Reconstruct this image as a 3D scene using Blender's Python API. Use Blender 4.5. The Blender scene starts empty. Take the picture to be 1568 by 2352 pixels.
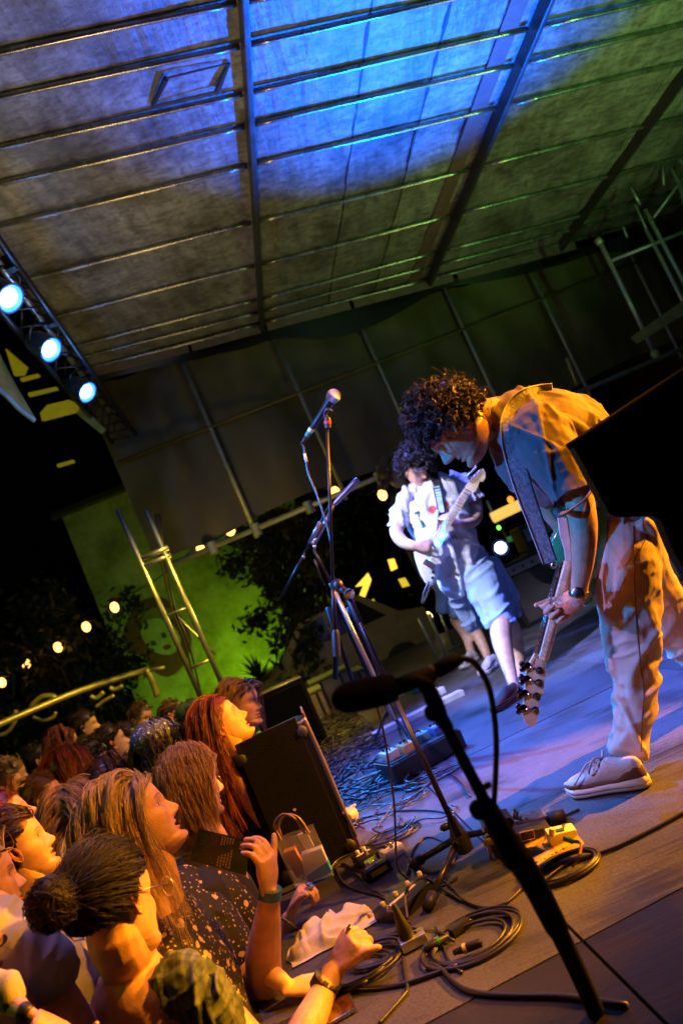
import bpy, bmesh, math, random
import numpy as np
from mathutils import Vector, Matrix, kdtree
random.seed(7); rng = np.random.default_rng(7)
sc = bpy.context.scene
COL = sc.collection
# ------------------------------------------------------------ camera
FP = 1800.0                       # focal length in picture units (picture 1568 x 2352)
TH = math.radians(24.0); PI_ = math.radians(6.6); CH = 0.85
Fv = np.array([0, math.cos(PI_), math.sin(PI_)]); Rv = np.array([1., 0, 0]); Uv = np.array([0, -math.sin(PI_), math.cos(PI_)])
CU = math.cos(TH)*Uv + math.sin(TH)*Rv; CR = math.cos(TH)*Rv - math.sin(TH)*Uv; CC = np.array([0, 0, CH])
PS = math.radians(7.8)
EX = np.array([math.cos(PS), math.sin(PS), 0]); EY = np.array([-math.sin(PS), math.cos(PS), 0]); EZ = np.array([0, 0, 1.])
def ray(x, y): return Fv + (x-784)/FP*CR - (y-1176)/FP*CU
def at(x, y, d): return CC + ray(x, y)*d
def flr(x, y, z=0.0):
    r = ray(x, y); return CC + r*((z-CH)/r[2])
def S(u, v, z=0.0): return EX*u + EY*v + EZ*z          # stage frame: u to the back of the stage, v across it
def onv(x, y, v):                                       # point of the picture ray at stage coordinate v
    r = ray(x, y); return CC + r*((v-CC@EY)/(r@EY))
cam = bpy.data.cameras.new('camera'); co = bpy.data.objects.new('camera', cam); COL.objects.link(co)
co.matrix_world = Matrix(((CR[0], CU[0], -Fv[0], CC[0]), (CR[1], CU[1], -Fv[1], CC[1]), (CR[2], CU[2], -Fv[2], CC[2]), (0, 0, 0, 1)))
cam.sensor_fit = 'HORIZONTAL'; cam.sensor_width = 24.0; cam.lens = FP/1568*24
cam.clip_start = 0.05; cam.clip_end = 400
cam.dof.use_dof = True; cam.dof.focus_distance = 2.45; cam.dof.aperture_fstop = 3.2
sc.camera = co
# ------------------------------------------------------------ sky: night
W = bpy.data.worlds.new('World'); sc.world = W; W.use_nodes = True
wn = W.node_tree.nodes; wl = W.node_tree.links
sky = wn.new('ShaderNodeTexSky'); sky.sky_type = 'NISHITA'; sky.sun_disc = False
sky.sun_elevation = math.radians(-4.0); sky.sun_rotation = math.radians(200)
wl.new(sky.outputs[0], wn['Background'].inputs[0]); wn['Background'].inputs[1].default_value = 0.01
vs = sc.view_settings; vs.view_transform = 'Standard'; vs.look = 'None'; vs.exposure = 0.0; vs.gamma = 1.0
# ------------------------------------------------------------ stage lamps and added fills
def lamp(kind, loc, target, power, color, size=60, blend=0.3, rad=0.06, name='stage_or_fill_light'):
    l = bpy.data.lights.new(name, kind); l.energy = power; l.color = color
    l.shadow_soft_size = rad
    if kind == 'SPOT': l.spot_size = math.radians(size); l.spot_blend = blend
    o = bpy.data.objects.new(name, l); COL.objects.link(o); o.location = loc
    d = Vector(target)-Vector(loc); o.rotation_euler = d.to_track_quat('-Z', 'Y').to_euler()
    return o
LIGHTS = True
exec_lights = []
AMB = (1.0, 0.33, 0.006); BLU = (0.01, 0.24, 1.0); LIL = (0.55, 0.34, 1.0)
lamp('SPOT', S(2.7, 1.5, 3.3), S(-1.4, 2.6, 0.15), 1350, AMB, 42, .35, .04)              # amber wash on the crowd
lamp('SPOT', S(1.6, 4.6, 3.5), S(-2.4, 7.0, -.3), 750, (1.0, .5, .03), 62, .5, .06)      # yellow spill on the far crowd
lamp('SPOT', S(4.4, 2.65, 2.2), S(0.8, 2.5, 0.62), 4300, AMB, 30, .35, .03)              # amber from the back of the stage on the player
lamp('SPOT', S(4.4, 4.8, 2.6), S(0.6, 3.0, -.1), 150, (1.0, .22, .45), 40, .5, .05)      # rose wash raking the floor
lamp('SPOT', S(-1.0, 1.5, 3.0), S(0.85, 3.2, 0.3), 560, LIL, 30, .5, .04)                # lilac key from above the front edge
lamp('SPOT', S(-1.5, 2.1, 1.9), S(0.9, 2.7, 0.8), 480, BLU, 30, .4, .05)                 # blue from the left
lamp('SPOT', S(-0.8, 5.6, 3.2), S(1.3, 3.7, 0.0), 2900, BLU, 42, .5, .05)                # blue wash from the visible truss lamps
lamp('SPOT', S(0.6, 4.4, 3.7), S(1.2, 4.3, 0.0), 1900, (.10, .13, 1.0), 54, .5, .05)      # added violet blue fill from above, on the boards
lamp('SPOT', S(-0.8, 3.4, 3.4), S(1.3, 5.0, 1.0), 1750, (.66, .66, 1.0), 34, .5, .05)                # lilac on the back guitarist
lamp('SPOT', S(-.8, 3.4, 3.3), S(-1.5, 1.9, 0.0), 170, LIL, 60, .5, .05)                 # lilac spill on the near crowd
lamp('SPOT', S(2.7, 6.9, 0.8), S(2.2, 4.3, 4.2), 6200, (0.0, 0.11, 1.0), 60, 1.0)        # blue floor can lighting the roof
lamp('SPOT', S(4.6, 3.0, 0.8), S(4.2, 5.0, 3.7), 320, (0.22, 1.0, 0.20), 80, .8)         # green can lighting the roof
lamp('SPOT', S(-.1, 4.4, 1.5), S(-.1, 4.8, 4.5), 135, (1.0, 0.74, 0.27), 120, .8, .3)    # added warm fill standing in for bounce light on the roof
lamp('SPOT', S(3.6, 5.0, 1.2), S(3.4, 5.6, 4.0), 60, (1.0, 0.7, 0.2), 120, .8, .3)  # second added warm fill on the roof
lamp('POINT', S(-3.6, 2.2, 2.3), S(0, 0, 0), 60, (.5, .8, .06), rad=.2)                  # added green fill from the left, on the crowd's backs
lamp('SPOT', S(-.55, 13.05, -.6), S(-.75, 14, .9), 170, (.40, .85, .01), 140, .8, .1)      # lime lamp on the painted building
lamp('SPOT', S(.6, 6.0, 3.2), S(-1.3, 7.7, 1.0), 420, (1.0, .72, .04), 42, .6, .1)       # yellow lamp on tower and railing
lamp('POINT', S(-.1, 8.0, 1.4), S(0, 0, 0), 30, (.85, .62, .06), rad=.15)                # added fill standing in for yellow green glow through the tarp
# ------------------------------------------------------------ noise, meshes
def _hash(i, j, k):
    n = (i*374761393 + j*668265263 + k*2147483647) & 0xffffffff
    n = ((n ^ (n >> 13))*1274126177) & 0xffffffff
    return ((n ^ (n >> 16)) & 0xffff)/65535.0*2-1
def vnoise(P, scale=1.0, seed=0):
    P = np.asarray(P, float)*scale + seed*17.13
    i = np.floor(P).astype(np.int64); f = P-i; f = f*f*(3-2*f)
    r = 0
    for a in (0, 1):
        wa = f[..., 0] if a else 1-f[..., 0]
        for b in (0, 1):
            wb = f[..., 1] if b else 1-f[..., 1]
            for c in (0, 1):
                wc = f[..., 2] if c else 1-f[..., 2]
                r = r + wa*wb*wc*_hash(i[..., 0]+a, i[..., 1]+b, i[..., 2]+c)
    return r
def fbm(P, scale=1.0, seed=0, oct=3):
    r = 0; a = 1.0
    for o in range(oct): r = r + a*vnoise(P, scale*2**o, seed+o); a *= .5
    return r
def rootloc(o):
    while o.parent: o = o.parent
    return np.array(o.location)
def link_mesh(name, me, mats, parent=None, smooth=True):
    o = bpy.data.objects.new(name, me); COL.objects.link(o)
    for m in (mats if isinstance(mats, (list, tuple)) else [mats]): me.materials.append(m)
    if parent: o.parent = parent
    if smooth and len(me.polygons): me.polygons.foreach_set('use_smooth', [True]*len(me.polygons))
    return o
def mesh(name, V, Fc, mats, parent=None, smooth=True, mi=None, col=None):
    V = np.asarray(V, float).reshape(-1, 3)
    if parent is not None: V = V-rootloc(parent)
    me = bpy.data.meshes.new(name)
    if isinstance(Fc, np.ndarray):
        n, k = Fc.shape
        me.vertices.add(len(V)); me.vertices.foreach_set('co', V.astype(np.float32).ravel())
        me.loops.add(n*k); me.loops.foreach_set('vertex_index', Fc.astype(np.int32).ravel())
        me.polygons.add(n); me.polygons.foreach_set('loop_start', np.arange(0, n*k, k, dtype=np.int32))
        me.update(calc_edges=True)
    else:
        me.from_pydata([tuple(v) for v in V], [], [tuple(int(i) for i in f) for f in Fc]); me.update()
    if mi is not None: me.polygons.foreach_set('material_index', np.asarray(mi, np.int32))
    if col is not None:
        ca = me.color_attributes.new('paint', 'FLOAT_COLOR', 'POINT')
        ca.data.foreach_set('color', np.asarray(col, np.float32).ravel())
    return link_mesh(name, me, mats, parent, smooth)
class MB:                                   # mesh builder: gathers shapes into one mesh
    def __init__(s): s.V = []; s.F = []; s.n = 0
    def add(s, V, F):
        V = np.asarray(V, float).reshape(-1, 3)
        s.V.append(V); s.F += [tuple(int(i)+s.n for i in f) for f in F]; s.n += len(V); return s
    def box(s, c, h, ax=None, bev=0.0):
        c = np.asarray(c, float); ax = np.eye(3) if ax is None else np.asarray(ax)
        bm = bmesh.new(); bmesh.ops.create_cube(bm, size=2)
        for v in bm.verts: v.co = Vector((v.co.x*h[0], v.co.y*h[1], v.co.z*h[2]))
        if bev: bmesh.ops.bevel(bm, geom=list(bm.edges), offset=bev, segments=2, affect='EDGES', profile=.6)
        bm.verts.index_update()
        V = np.array([v.co[:] for v in bm.verts]); F = [[v.index for v in f.verts] for f in bm.faces]; bm.free()
        return s.add(c + V@ax, F)
    def tube(s, pts, r, n=8, cap=True, flat=1.0, ref=None):
        V, F = tube(pts, r, n, cap, flat, ref); return s.add(V, F)
    def lathe(s, p0, axis, prof, n=20):     # prof: (distance along axis, radius)
        p0 = np.asarray(p0, float); a = unit(axis); b, c = perp(a); ang = np.linspace(0, 2*math.pi, n, endpoint=False)
        ring = np.cos(ang)[:, None]*b + np.sin(ang)[:, None]*c
        V = np.concatenate([p0 + a*t + ring*max(r, 1e-5) for t, r in prof])
        F = [(i*n+j, i*n+(j+1) % n, (i+1)*n+(j+1) % n, (i+1)*n+j) for i in range(len(prof)-1) for j in range(n)]
        F.append(tuple(range(n-1, -1, -1))); F.append(tuple((len(prof)-1)*n+j for j in range(n)))
        return s.add(V, F)
    def ball(s, c, r, n=12, ax=None):
        r = np.array([r, r, r]) if np.isscalar(r) else np.asarray(r); ax = np.eye(3) if ax is None else np.asarray(ax)
        m = n//2; V = []; 
        for i in range(m+1):
            t = math.pi*i/m
            for j in range(n):
                p = 2*math.pi*j/n; V.append((math.sin(t)*math.cos(p)*r[0], math.sin(t)*math.sin(p)*r[1], math.cos(t)*r[2]))
        F = [(i*n+j, (i+1)*n+j, (i+1)*n+(j+1) % n, i*n+(j+1) % n) for i in range(m) for j in range(n)]
        return s.add(np.asarray(c)+np.array(V)@ax, F)
    def prism(s, poly, off):                # poly: Nx3 planar outline, off: thickness vector
        P = np.asarray(poly, float); n = len(P)
        F = [tuple(range(n)), tuple(range(2*n-1, n-1, -1))] + [((i+1) % n, i, i+n, (i+1) % n+n) for i in range(n)]
        return s.add(np.vstack([P, P+np.asarray(off)]), F)
    def build(s, name, m, parent=None, smooth=False, bevel=0):
        V = np.vstack(s.V)
        o = mesh(name, V, s.F, m, parent, smooth)
        if smooth == 'auto':
            o.data.polygons.foreach_set('use_smooth', [True]*len(o.data.polygons))
            es = sharp_edges(o.data, 40)
        return o
def sharp_edges(me, deg):
    bm = bmesh.new(); bm.from_mesh(me); bm.normal_update()
    for e in bm.edges:
        if len(e.link_faces) == 2 and e.calc_face_angle(0) > math.radians(deg): e.smooth = False
    bm.to_mesh(me); bm.free()
def unit(v): v = np.asarray(v, float); return v/(np.linalg.norm(v)+1e-12)
def perp(a, ref=None):
    ref = np.array([0, 0, 1.]) if ref is None else np.asarray(ref, float)
    if abs(unit(ref)@a) > .98: ref = np.array([1., 0, 0])
    b = unit(ref-(ref@a)*a); return b, np.cross(a, b)
def catmull(P, n):
    P = np.asarray(P, float)
    if len(P) < 3 or n <= 1: return P
    Q = np.vstack([2*P[0]-P[1], P, 2*P[-1]-P[-2]]); out = []
    for i in range(1, len(Q)-2):
        p0, p1, p2, p3 = Q[i-1:i+3]
        for k in range(n):
            t = k/n; out.append(.5*((2*p1)+(-p0+p2)*t+(2*p0-5*p1+4*p2-p3)*t*t+(-p0+3*p1-3*p2+p3)*t**3))
    out.append(P[-1]); return np.array(out)
def tube(pts, r, n=8, cap=True, flat=1.0, ref=None):
    P = np.asarray(pts, float); m = len(P); r = np.full(m, float(r)) if np.isscalar(r) else np.asarray(r, float)
    T = np.gradient(P, axis=0); T = T/(np.linalg.norm(T, axis=1)[:, None]+1e-12)
    b, c = perp(T[0], ref); ang = np.linspace(0, 2*math.pi, n, endpoint=False); V = []
    for i in range(m):
        if ref is not None: b, c = perp(T[i], ref)
        else:
            b = unit(b-(b@T[i])*T[i]); c = np.cross(T[i], b)
        V.append(P[i]+(np.cos(ang)[:, None]*b+np.sin(ang)[:, None]*c*flat)*r[i])
    F = [(i*n+j, i*n+(j+1) % n, (i+1)*n+(j+1) % n, (i+1)*n+j) for i in range(m-1) for j in range(n)]
    if cap: F += [tuple(range(n-1, -1, -1)), tuple((m-1)*n+j for j in range(n))]
    return np.vstack(V), F
def limb(L, n=16, sub=5, ratio=.9):
    """tapered limb: list of (x, y, depth, width in picture units[, depth ratio]) -> rounded closed loft"""
    L = [tuple(l)+((ratio,) if len(l) == 4 else ()) for l in L]
    P = np.array([np.append(at(x, y, d), [w*d/FP/2, q]) for x, y, d, w, q in L]); P = catmull(P, sub)
    m = len(P); T = np.gradient(P[:, :3], axis=0); T /= np.linalg.norm(T, axis=1)[:, None]+1e-12
    ang = np.linspace(0, 2*math.pi, n, endpoint=False); V = []
    def ring(p, t, r, q, k=1):
        dv = unit(p-CC); a = unit(np.cross(t, dv)); c = np.cross(t, a); V.append(p+(np.cos(ang)[:, None]*a+np.sin(ang)[:, None]*c*q)*r*k)
    for kk in (0.94, 0.80, .6, .3): ring(P[0, :3]-T[0]*P[0, 3]*kk*.6, T[0], P[0, 3], P[0, 4], math.sqrt(1-kk*kk)) if 0 else None
    for s_ in (.98, .85, .55): ring(P[0, :3]-T[0]*P[0, 3]*s_*.55, T[0], P[0, 3], P[0, 4], math.sqrt(1-s_*s_))
    for i in range(m): ring(P[i, :3], T[i], P[i, 3], P[i, 4])
    for s_ in (.55, .85, .98): ring(P[-1, :3]+T[-1]*P[-1, 3]*s_*.55, T[-1], P[-1, 3], P[-1, 4], math.sqrt(1-s_*s_))
    M = m+6
    F = [(i*n+j, i*n+(j+1) % n, (i+1)*n+(j+1) % n, (i+1)*n+j) for i in range(M-1) for j in range(n)]
    F += [tuple(range(n-1, -1, -1)), tuple((M-1)*n+j for j in range(n))]
    return np.vstack(V), F
def remesh(mb, vox, smooth=6, disp=None):
    """fuse a builder's shapes into one continuous surface; returns verts, faces"""
    me = bpy.data.meshes.new('tmp'); me.from_pydata(np.vstack(mb.V).tolist(), [], mb.F); me.update()
    o = bpy.data.objects.new('tmp', me); COL.objects.link(o)
    m = o.modifiers.new('r', 'REMESH'); m.mode = 'VOXEL'; m.voxel_size = vox; m.adaptivity = 0
    if smooth:
        s_ = o.modifiers.new('s', 'SMOOTH'); s_.iterations = smooth; s_.factor = .5
    dg = bpy.context.evaluated_depsgraph_get(); dg.update()
    ev = o.evaluated_get(dg); e = ev.to_mesh()
    n = len(e.vertices); V = np.empty(n*3, np.float32); e.vertices.foreach_get('co', V); V = V.reshape(-1, 3).astype(float)
    N = np.empty(n*3, np.float32); e.vertices.foreach_get('normal', N); N = N.reshape(-1, 3).astype(float)
    k = len(e.polygons); nl = len(e.loops); LI = np.empty(nl, np.int32); e.loops.foreach_get('vertex_index', LI)
    Fc = LI.reshape(-1, 4) if nl == 4*k else [list(p.vertices) for p in e.polygons]
    ev.to_mesh_clear(); bpy.data.objects.remove(o); bpy.data.meshes.remove(me)
    if disp is not None: V = V+N*disp(V, N)[:, None]
    return V, Fc
# ------------------------------------------------------------ things
def tag(o, label=None, cat=None, group=None, kind=None):
    if label: o['label'] = label
    if cat: o['category'] = cat
    if group: o['group'] = group
    if kind: o['kind'] = kind
    return o
def thing(name, label, cat, loc=(0, 0, 0), group=None):
    o = bpy.data.objects.new(name, None); COL.objects.link(o); o.location = tuple(loc); o.empty_display_size = .1
    bpy.context.view_layer.update()
    return tag(o, label, cat, group)
def copy_tree(o, parent=None):
    c = o.copy(); COL.objects.link(c)
    if parent: c.parent = parent
    for ch in list(o.children): copy_tree(ch, c)
    return c
# ------------------------------------------------------------ materials
MATS = {}
def mat(name, col, rough=.6, metal=0.0, var=.25, scale=8.0, bump=.0, bscale=60.0, stretch=(1, 1, 1), emit=None, es=0, sss=0, coat=0, col2=None, alpha=None, trans=0, spec=.5, sheen=0, attr=None, det=4.0):
    if name in MATS: return MATS[name]
    m = bpy.data.materials.new(name); m.use_nodes = True; nt = m.node_tree; N = nt.nodes; L = nt.links
    b = N['Principled BSDF']; b.inputs['Roughness'].default_value = rough; b.inputs['Metallic'].default_value = metal
    b.inputs['Specular IOR Level'].default_value = spec
    tc = N.new('ShaderNodeTexCoord'); mp = N.new('ShaderNodeMapping'); mp.inputs['Scale'].default_value = stretch
    L.new(tc.outputs['Object'], mp.inputs[0])
    nz = N.new('ShaderNodeTexNoise'); nz.inputs['Scale'].default_value = scale; nz.inputs['Detail'].default_value = det; nz.inputs['Roughness'].default_value = .62
    L.new(mp.outputs[0], nz.inputs['Vector'])
    cr = N.new('ShaderNodeValToRGB'); c = np.array(col[:3]); c2 = np.array(col2) if col2 is not None else c*(1-var)
    cr.color_ramp.elements[0].position = .34; cr.color_ramp.elements[1].position = .66
    cr.color_ramp.elements[0].color = (*c2, 1); cr.color_ramp.elements[1].color = (*np.clip(c*(1+(var*.4 if col2 is None else 0)), 0, 1), 1)
    L.new(nz.outputs[0], cr.inputs[0]); out = cr.outputs[0]
    if attr:
        a = N.new('ShaderNodeAttribute'); a.attribute_name = attr; mx = N.new('ShaderNodeMix'); mx.data_type = 'RGBA'; mx.blend_type = 'MULTIPLY'
        mx.inputs[0].default_value = 1; L.new(out, mx.inputs[6]); L.new(a.outputs['Color'], mx.inputs[7]); out = mx.outputs[2]
    L.new(out, b.inputs['Base Color'])
    rr = N.new('ShaderNodeMapRange'); rr.inputs[3].default_value = max(rough-.1, .03); rr.inputs[4].default_value = min(rough+.12, 1); L.new(nz.outputs[0], rr.inputs[0]); L.new(rr.outputs[0], b.inputs['Roughness'])
    if bump:
        n2 = N.new('ShaderNodeTexNoise'); n2.inputs['Scale'].default_value = bscale; n2.inputs['Detail'].default_value = 3; L.new(mp.outputs[0], n2.inputs['Vector'])
        bp = N.new('ShaderNodeBump'); bp.inputs['Strength'].default_value = bump; bp.inputs['Distance'].default_value = .01; L.new(n2.outputs[0], bp.inputs['Height']); L.new(bp.outputs[0], b.inputs['Normal'])
    if emit: b.inputs['Emission Color'].default_value = (*emit, 1); b.inputs['Emission Strength'].default_value = es
    if sss: b.inputs['Subsurface Weight'].default_value = sss; b.inputs['Subsurface Radius'].default_value = (.012, .005, .002); b.inputs['Subsurface Scale'].default_value = 1
    if coat: b.inputs['Coat Weight'].default_value = coat; b.inputs['Coat Roughness'].default_value = .15
    if trans: b.inputs['Transmission Weight'].default_value = trans
    if alpha is not None: b.inputs['Alpha'].default_value = alpha
    if sheen: b.inputs['Sheen Weight'].default_value = sheen
    MATS[name] = m; return m
M_BLACK = mat('black_plastic', (.012, .012, .012), .45)
M_BLKM = mat('black_metal', (.008, .008, .009), .38, .2)
M_FLAT = mat('flat_black', (.003, .003, .003), .75, spec=.12)
M_STEEL = mat('steel', (.55, .55, .55), .25, 1.0, bump=.02)
M_ALU = mat('aluminium', (.62, .62, .6), .38, .9, bump=.1, bscale=40)
M_RUB = mat('rubber', (.015, .014, .014), .55)
M_CABLE = mat('black_cable', (.018, .016, .015), .38, spec=.6)
M_SKIN = mat('skin', (.58, .33, .22), .46, var=.28, scale=22, bump=.22, bscale=330, det=8, sss=.10, attr='paint')
M_SKIN2 = mat('skin_pale', (.64, .42, .32), .48, var=.12, scale=14, bump=.12, bscale=260, sss=.12)
# ------------------------------------------------------------ the setting
g = mesh('ground', [(-200, -60, -1.15), (200, -60, -1.15), (200, 340, -1.15), (-200, 340, -1.15)], [(0, 1, 2, 3)], mat('dark_asphalt', (.045, .043, .04), .85, scale=2, bump=.3), None, False); tag(g, kind='structure')
# stage floor: sheets of worn plywood on a deck
def floor_mat(name, base, dark):
    m = bpy.data.materials.new(name); m.use_nodes = True; N = m.node_tree.nodes; L = m.node_tree.links; b = N['Principled BSDF']
    tc = N.new('ShaderNodeTexCoord'); mp = N.new('ShaderNodeMapping'); mp.inputs['Rotation'].default_value = (0, 0, -PS); mp.inputs['Scale'].default_value = (1.6, 34, 1)
    L.new(tc.outputs['Object'], mp.inputs[0])
    g1 = N.new('ShaderNodeTexNoise'); g1.inputs['Scale'].default_value = 2.2; g1.inputs['Detail'].default_value = 8; g1.inputs['Roughness'].default_value = .7; L.new(mp.outputs[0], g1.inputs[0])
    g2 = N.new('ShaderNodeTexNoise'); g2.inputs['Scale'].default_value = 2.3; g2.inputs['Detail'].default_value = 6; L.new(tc.outputs['Object'], g2.inputs[0])
    g3 = N.new('ShaderNodeTexNoise'); g3.inputs['Scale'].default_value = 130; g3.inputs['Detail'].default_value = 4; L.new(tc.outputs['Object'], g3.inputs[0])
    mx = N.new('ShaderNodeMath'); mx.operation = 'ADD'; L.new(g1.outputs[0], mx.inputs[0]); L.new(g2.outputs[0], mx.inputs[1])
    cr = N.new('ShaderNodeValToRGB'); e = cr.color_ramp.elements; e[0].position = .82; e[0].color = (*dark, 1); e[1].position = 1.18; e[1].color = (*base, 1); L.new(mx.outputs[0], cr.inputs[0])
    mm = N.new('ShaderNodeMix'); mm.data_type = 'RGBA'; mm.blend_type = 'MULTIPLY'; mm.inputs[0].default_value = .7; L.new(cr.outputs[0], mm.inputs[6])
    c3 = N.new('ShaderNodeValToRGB'); c3.color_ramp.elements[0].position = .35; c3.color_ramp.elements[0].color = (.35, .35, .35, 1); c3.color_ramp.elements[1].position = .6; L.new(g3.outputs[0], c3.inputs[0]); L.new(c3.outputs[0], mm.inputs[7])
    # pale scuffs
    v = N.new('ShaderNodeTexNoise'); v.inputs['Scale'].default_value = 9; v.inputs['Detail'].default_value = 9; v.inputs['Roughness'].default_value = .75; mp2 = N.new('ShaderNodeMapping'); mp2.inputs['Rotation'].default_value = (0, 0, .9); mp2.inputs['Scale'].default_value = (1, .3, 1); L.new(tc.outputs['Object'], mp2.inputs[0]); L.new(mp2.outputs[0], v.inputs[0])
    c4 = N.new('ShaderNodeValToRGB'); c4.color_ramp.elements[0].position = .68; c4.color_ramp.elements[0].color = (0, 0, 0, 1); c4.color_ramp.elements[1].position = .74; L.new(v.outputs[0], c4.inputs[0])
    m2 = N.new('ShaderNodeMix'); m2.data_type = 'RGBA'; m2.inputs[7].default_value = (.3, .29, .28, 1); L.new(c4.outputs[0], m2.inputs[0]); L.new(mm.outputs[2], m2.inputs[6])
    L.new(m2.outputs[2], b.inputs['Base Color'])
    r = N.new('ShaderNodeMapRange'); r.inputs[1].default_value = .3; r.inputs[2].default_value = .7; r.inputs[3].default_value = .34; r.inputs[4].default_value = .62; L.new(g2.outputs[0], r.inputs[0]); L.new(r.outputs[0], b.inputs['Roughness'])
    bp = N.new('ShaderNodeBump'); bp.inputs['Strength'].default_value = .35; bp.inputs['Distance'].default_value = .004; L.new(g1.outputs[0], bp.inputs['Height'])
    bp2 = N.new('ShaderNodeBump'); bp2.inputs['Strength'].default_value = .2; bp2.inputs['Distance'].default_value = .002; L.new(g3.outputs[0], bp2.inputs['Height']); L.new(bp.outputs[0], bp2.inputs['Normal']); L.new(bp2.outputs[0], b.inputs['Normal'])
    return m
MF = [floor_mat('worn_plywood', (.10, .098, .11), (.024, .023, .025)), floor_mat('worn_plywood_dark', (.078, .075, .085), (.02, .019, .02)), floor_mat('shaded_plywood', (.016, .012, .010), (.006, .005, .004))]  # last one: same plywood, darkened to stand for shade at the front
SAX = np.array([EX, EY, EZ])
deck = thing('stage_floor', None, None, S(2, 5, 0)); tag(deck, kind='structure')
del_u = [-.44, .34, 1.58, 2.82, 4.06, 5.30, 6.54]; del_v = [-.6, 1.76, 3.72, 6.16, 8.6, 11.0]
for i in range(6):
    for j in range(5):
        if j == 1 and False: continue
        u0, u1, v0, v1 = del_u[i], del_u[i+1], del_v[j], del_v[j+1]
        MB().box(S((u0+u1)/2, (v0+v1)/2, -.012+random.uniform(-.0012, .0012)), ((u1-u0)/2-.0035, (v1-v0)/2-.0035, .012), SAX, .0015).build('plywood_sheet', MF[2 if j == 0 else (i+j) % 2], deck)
MB().box(S(3.05, 5.2, -.6), (3.5, 5.8, .57), SAX).build('deck_frame', M_BLACK, deck)
# ------------------------------------------------------------ roof
SG = math.radians(6.5)
def roofz(u): return CH+3.6-math.tan(SG)*u
def RP(u, v, dz=0): return S(u, v, roofz(u)+dz)
RX = unit(EX*math.cos(SG)-EZ*math.sin(SG)); RZ = np.cross(RX, EY); RAX = np.array([RX, EY, RZ])
def roof_mat(name, tint):
    m = bpy.data.materials.new(name); m.use_nodes = True; N = m.node_tree.nodes; L = m.node_tree.links; b = N['Principled BSDF']
    tc = N.new('ShaderNodeTexCoord')
    def nz(rot, s, sc_, det=5, ro=.6):
        mp = N.new('ShaderNodeMapping'); mp.inputs['Rotation'].default_value = (0, 0, rot); mp.inputs['Scale'].default_value = s; L.new(tc.outputs['Object'], mp.inputs[0])
        n = N.new('ShaderNodeTexNoise'); n.inputs['Scale'].default_value = sc_; n.inputs['Detail'].default_value = det; n.inputs['Roughness'].default_value = ro; L.new(mp.outputs[0], n.inputs[0]); return n
    a = nz(-PS, (5, .9, 1), 2.2, 5); c = nz(.3, (1, 1, 1), 1.3, 8, .7); d = nz(-PS+.35, (2.5, 6, 1), 3.0, 6, .7); e = nz(0, (1, 1, 1), 22, 6, .75)
    def ramp(n, p0, c0, p1, c1):
        r = N.new('ShaderNodeValToRGB'); r.color_ramp.elements[0].position = p0; r.color_ramp.elements[0].color = (*c0, 1); r.color_ramp.elements[1].position = p1; r.color_ramp.elements[1].color = (*c1, 1); L.new(n.outputs[0], r.inputs[0]); return r
    def mul(x, y, f):
        m_ = N.new('ShaderNodeMix'); m_.data_type = 'RGBA'; m_.blend_type = 'MULTIPLY'; m_.inputs[0].default_value = f; L.new(x, m_.inputs[6]); L.new(y, m_.inputs[7]); return m_.outputs[2]
    o = mul(ramp(a, .35, tuple(t*.62 for t in tint), .65, tint).outputs[0], ramp(c, .36, (.28, .24, .18), .58, (1, 1, 1)).outputs[0], .9)
    o = mul(o, ramp(d, .34, (.4, .34, .28), .55, (1, 1, 1)).outputs[0], .85); o = mul(o, ramp(e, .35, (.4, .38, .34), .52, (1, 1, 1)).outputs[0], .7)
    L.new(o, b.inputs['Base Color']); b.inputs['Roughness'].default_value = .42; b.inputs['Specular IOR Level'].default_value = .7
    bp = N.new('ShaderNodeBump'); bp.inputs['Strength'].default_value = .5; bp.inputs['Distance'].default_value = .03; L.new(a.outputs[0], bp.inputs['Height'])
    b2 = N.new('ShaderNodeBump'); b2.inputs['Strength'].default_value = .4; b2.inputs['Distance'].default_value = .02; L.new(d.outputs[0], b2.inputs['Height']); L.new(bp.outputs[0], b2.inputs['Normal']); L.new(b2.outputs[0], b.inputs['Normal'])
    return m
MR = [roof_mat('roof_skin', (.38, .36, .32)), roof_mat('roof_skin_worn', (.33, .31, .27)), roof_mat('roof_skin_pale', (.44, .42, .36))]
M_RIB = mat('rib_metal', (.36, .33, .29), .26, .85, var=.4, scale=5, bump=.15, bscale=14)
M_BEAM = mat('beam_dark', (.07, .065, .06), .4, .5, bump=.1)
roof = thing('stage_roof', 'sloping stage roof of stained metal sheets on thin ribs, lit blue and green', 'roof', RP(1.2, 5))
ribv = [1.7, 2.35, 3.0, 3.52, 4.03, 4.36, 4.79, 5.14, 5.62, 6.47, 7.27, 8.05, 8.38, 8.72]
seams = [-.86, 1.23, 2.06, 2.62, 3.3, 4.9, 6.6]
nextc = 0
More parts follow.
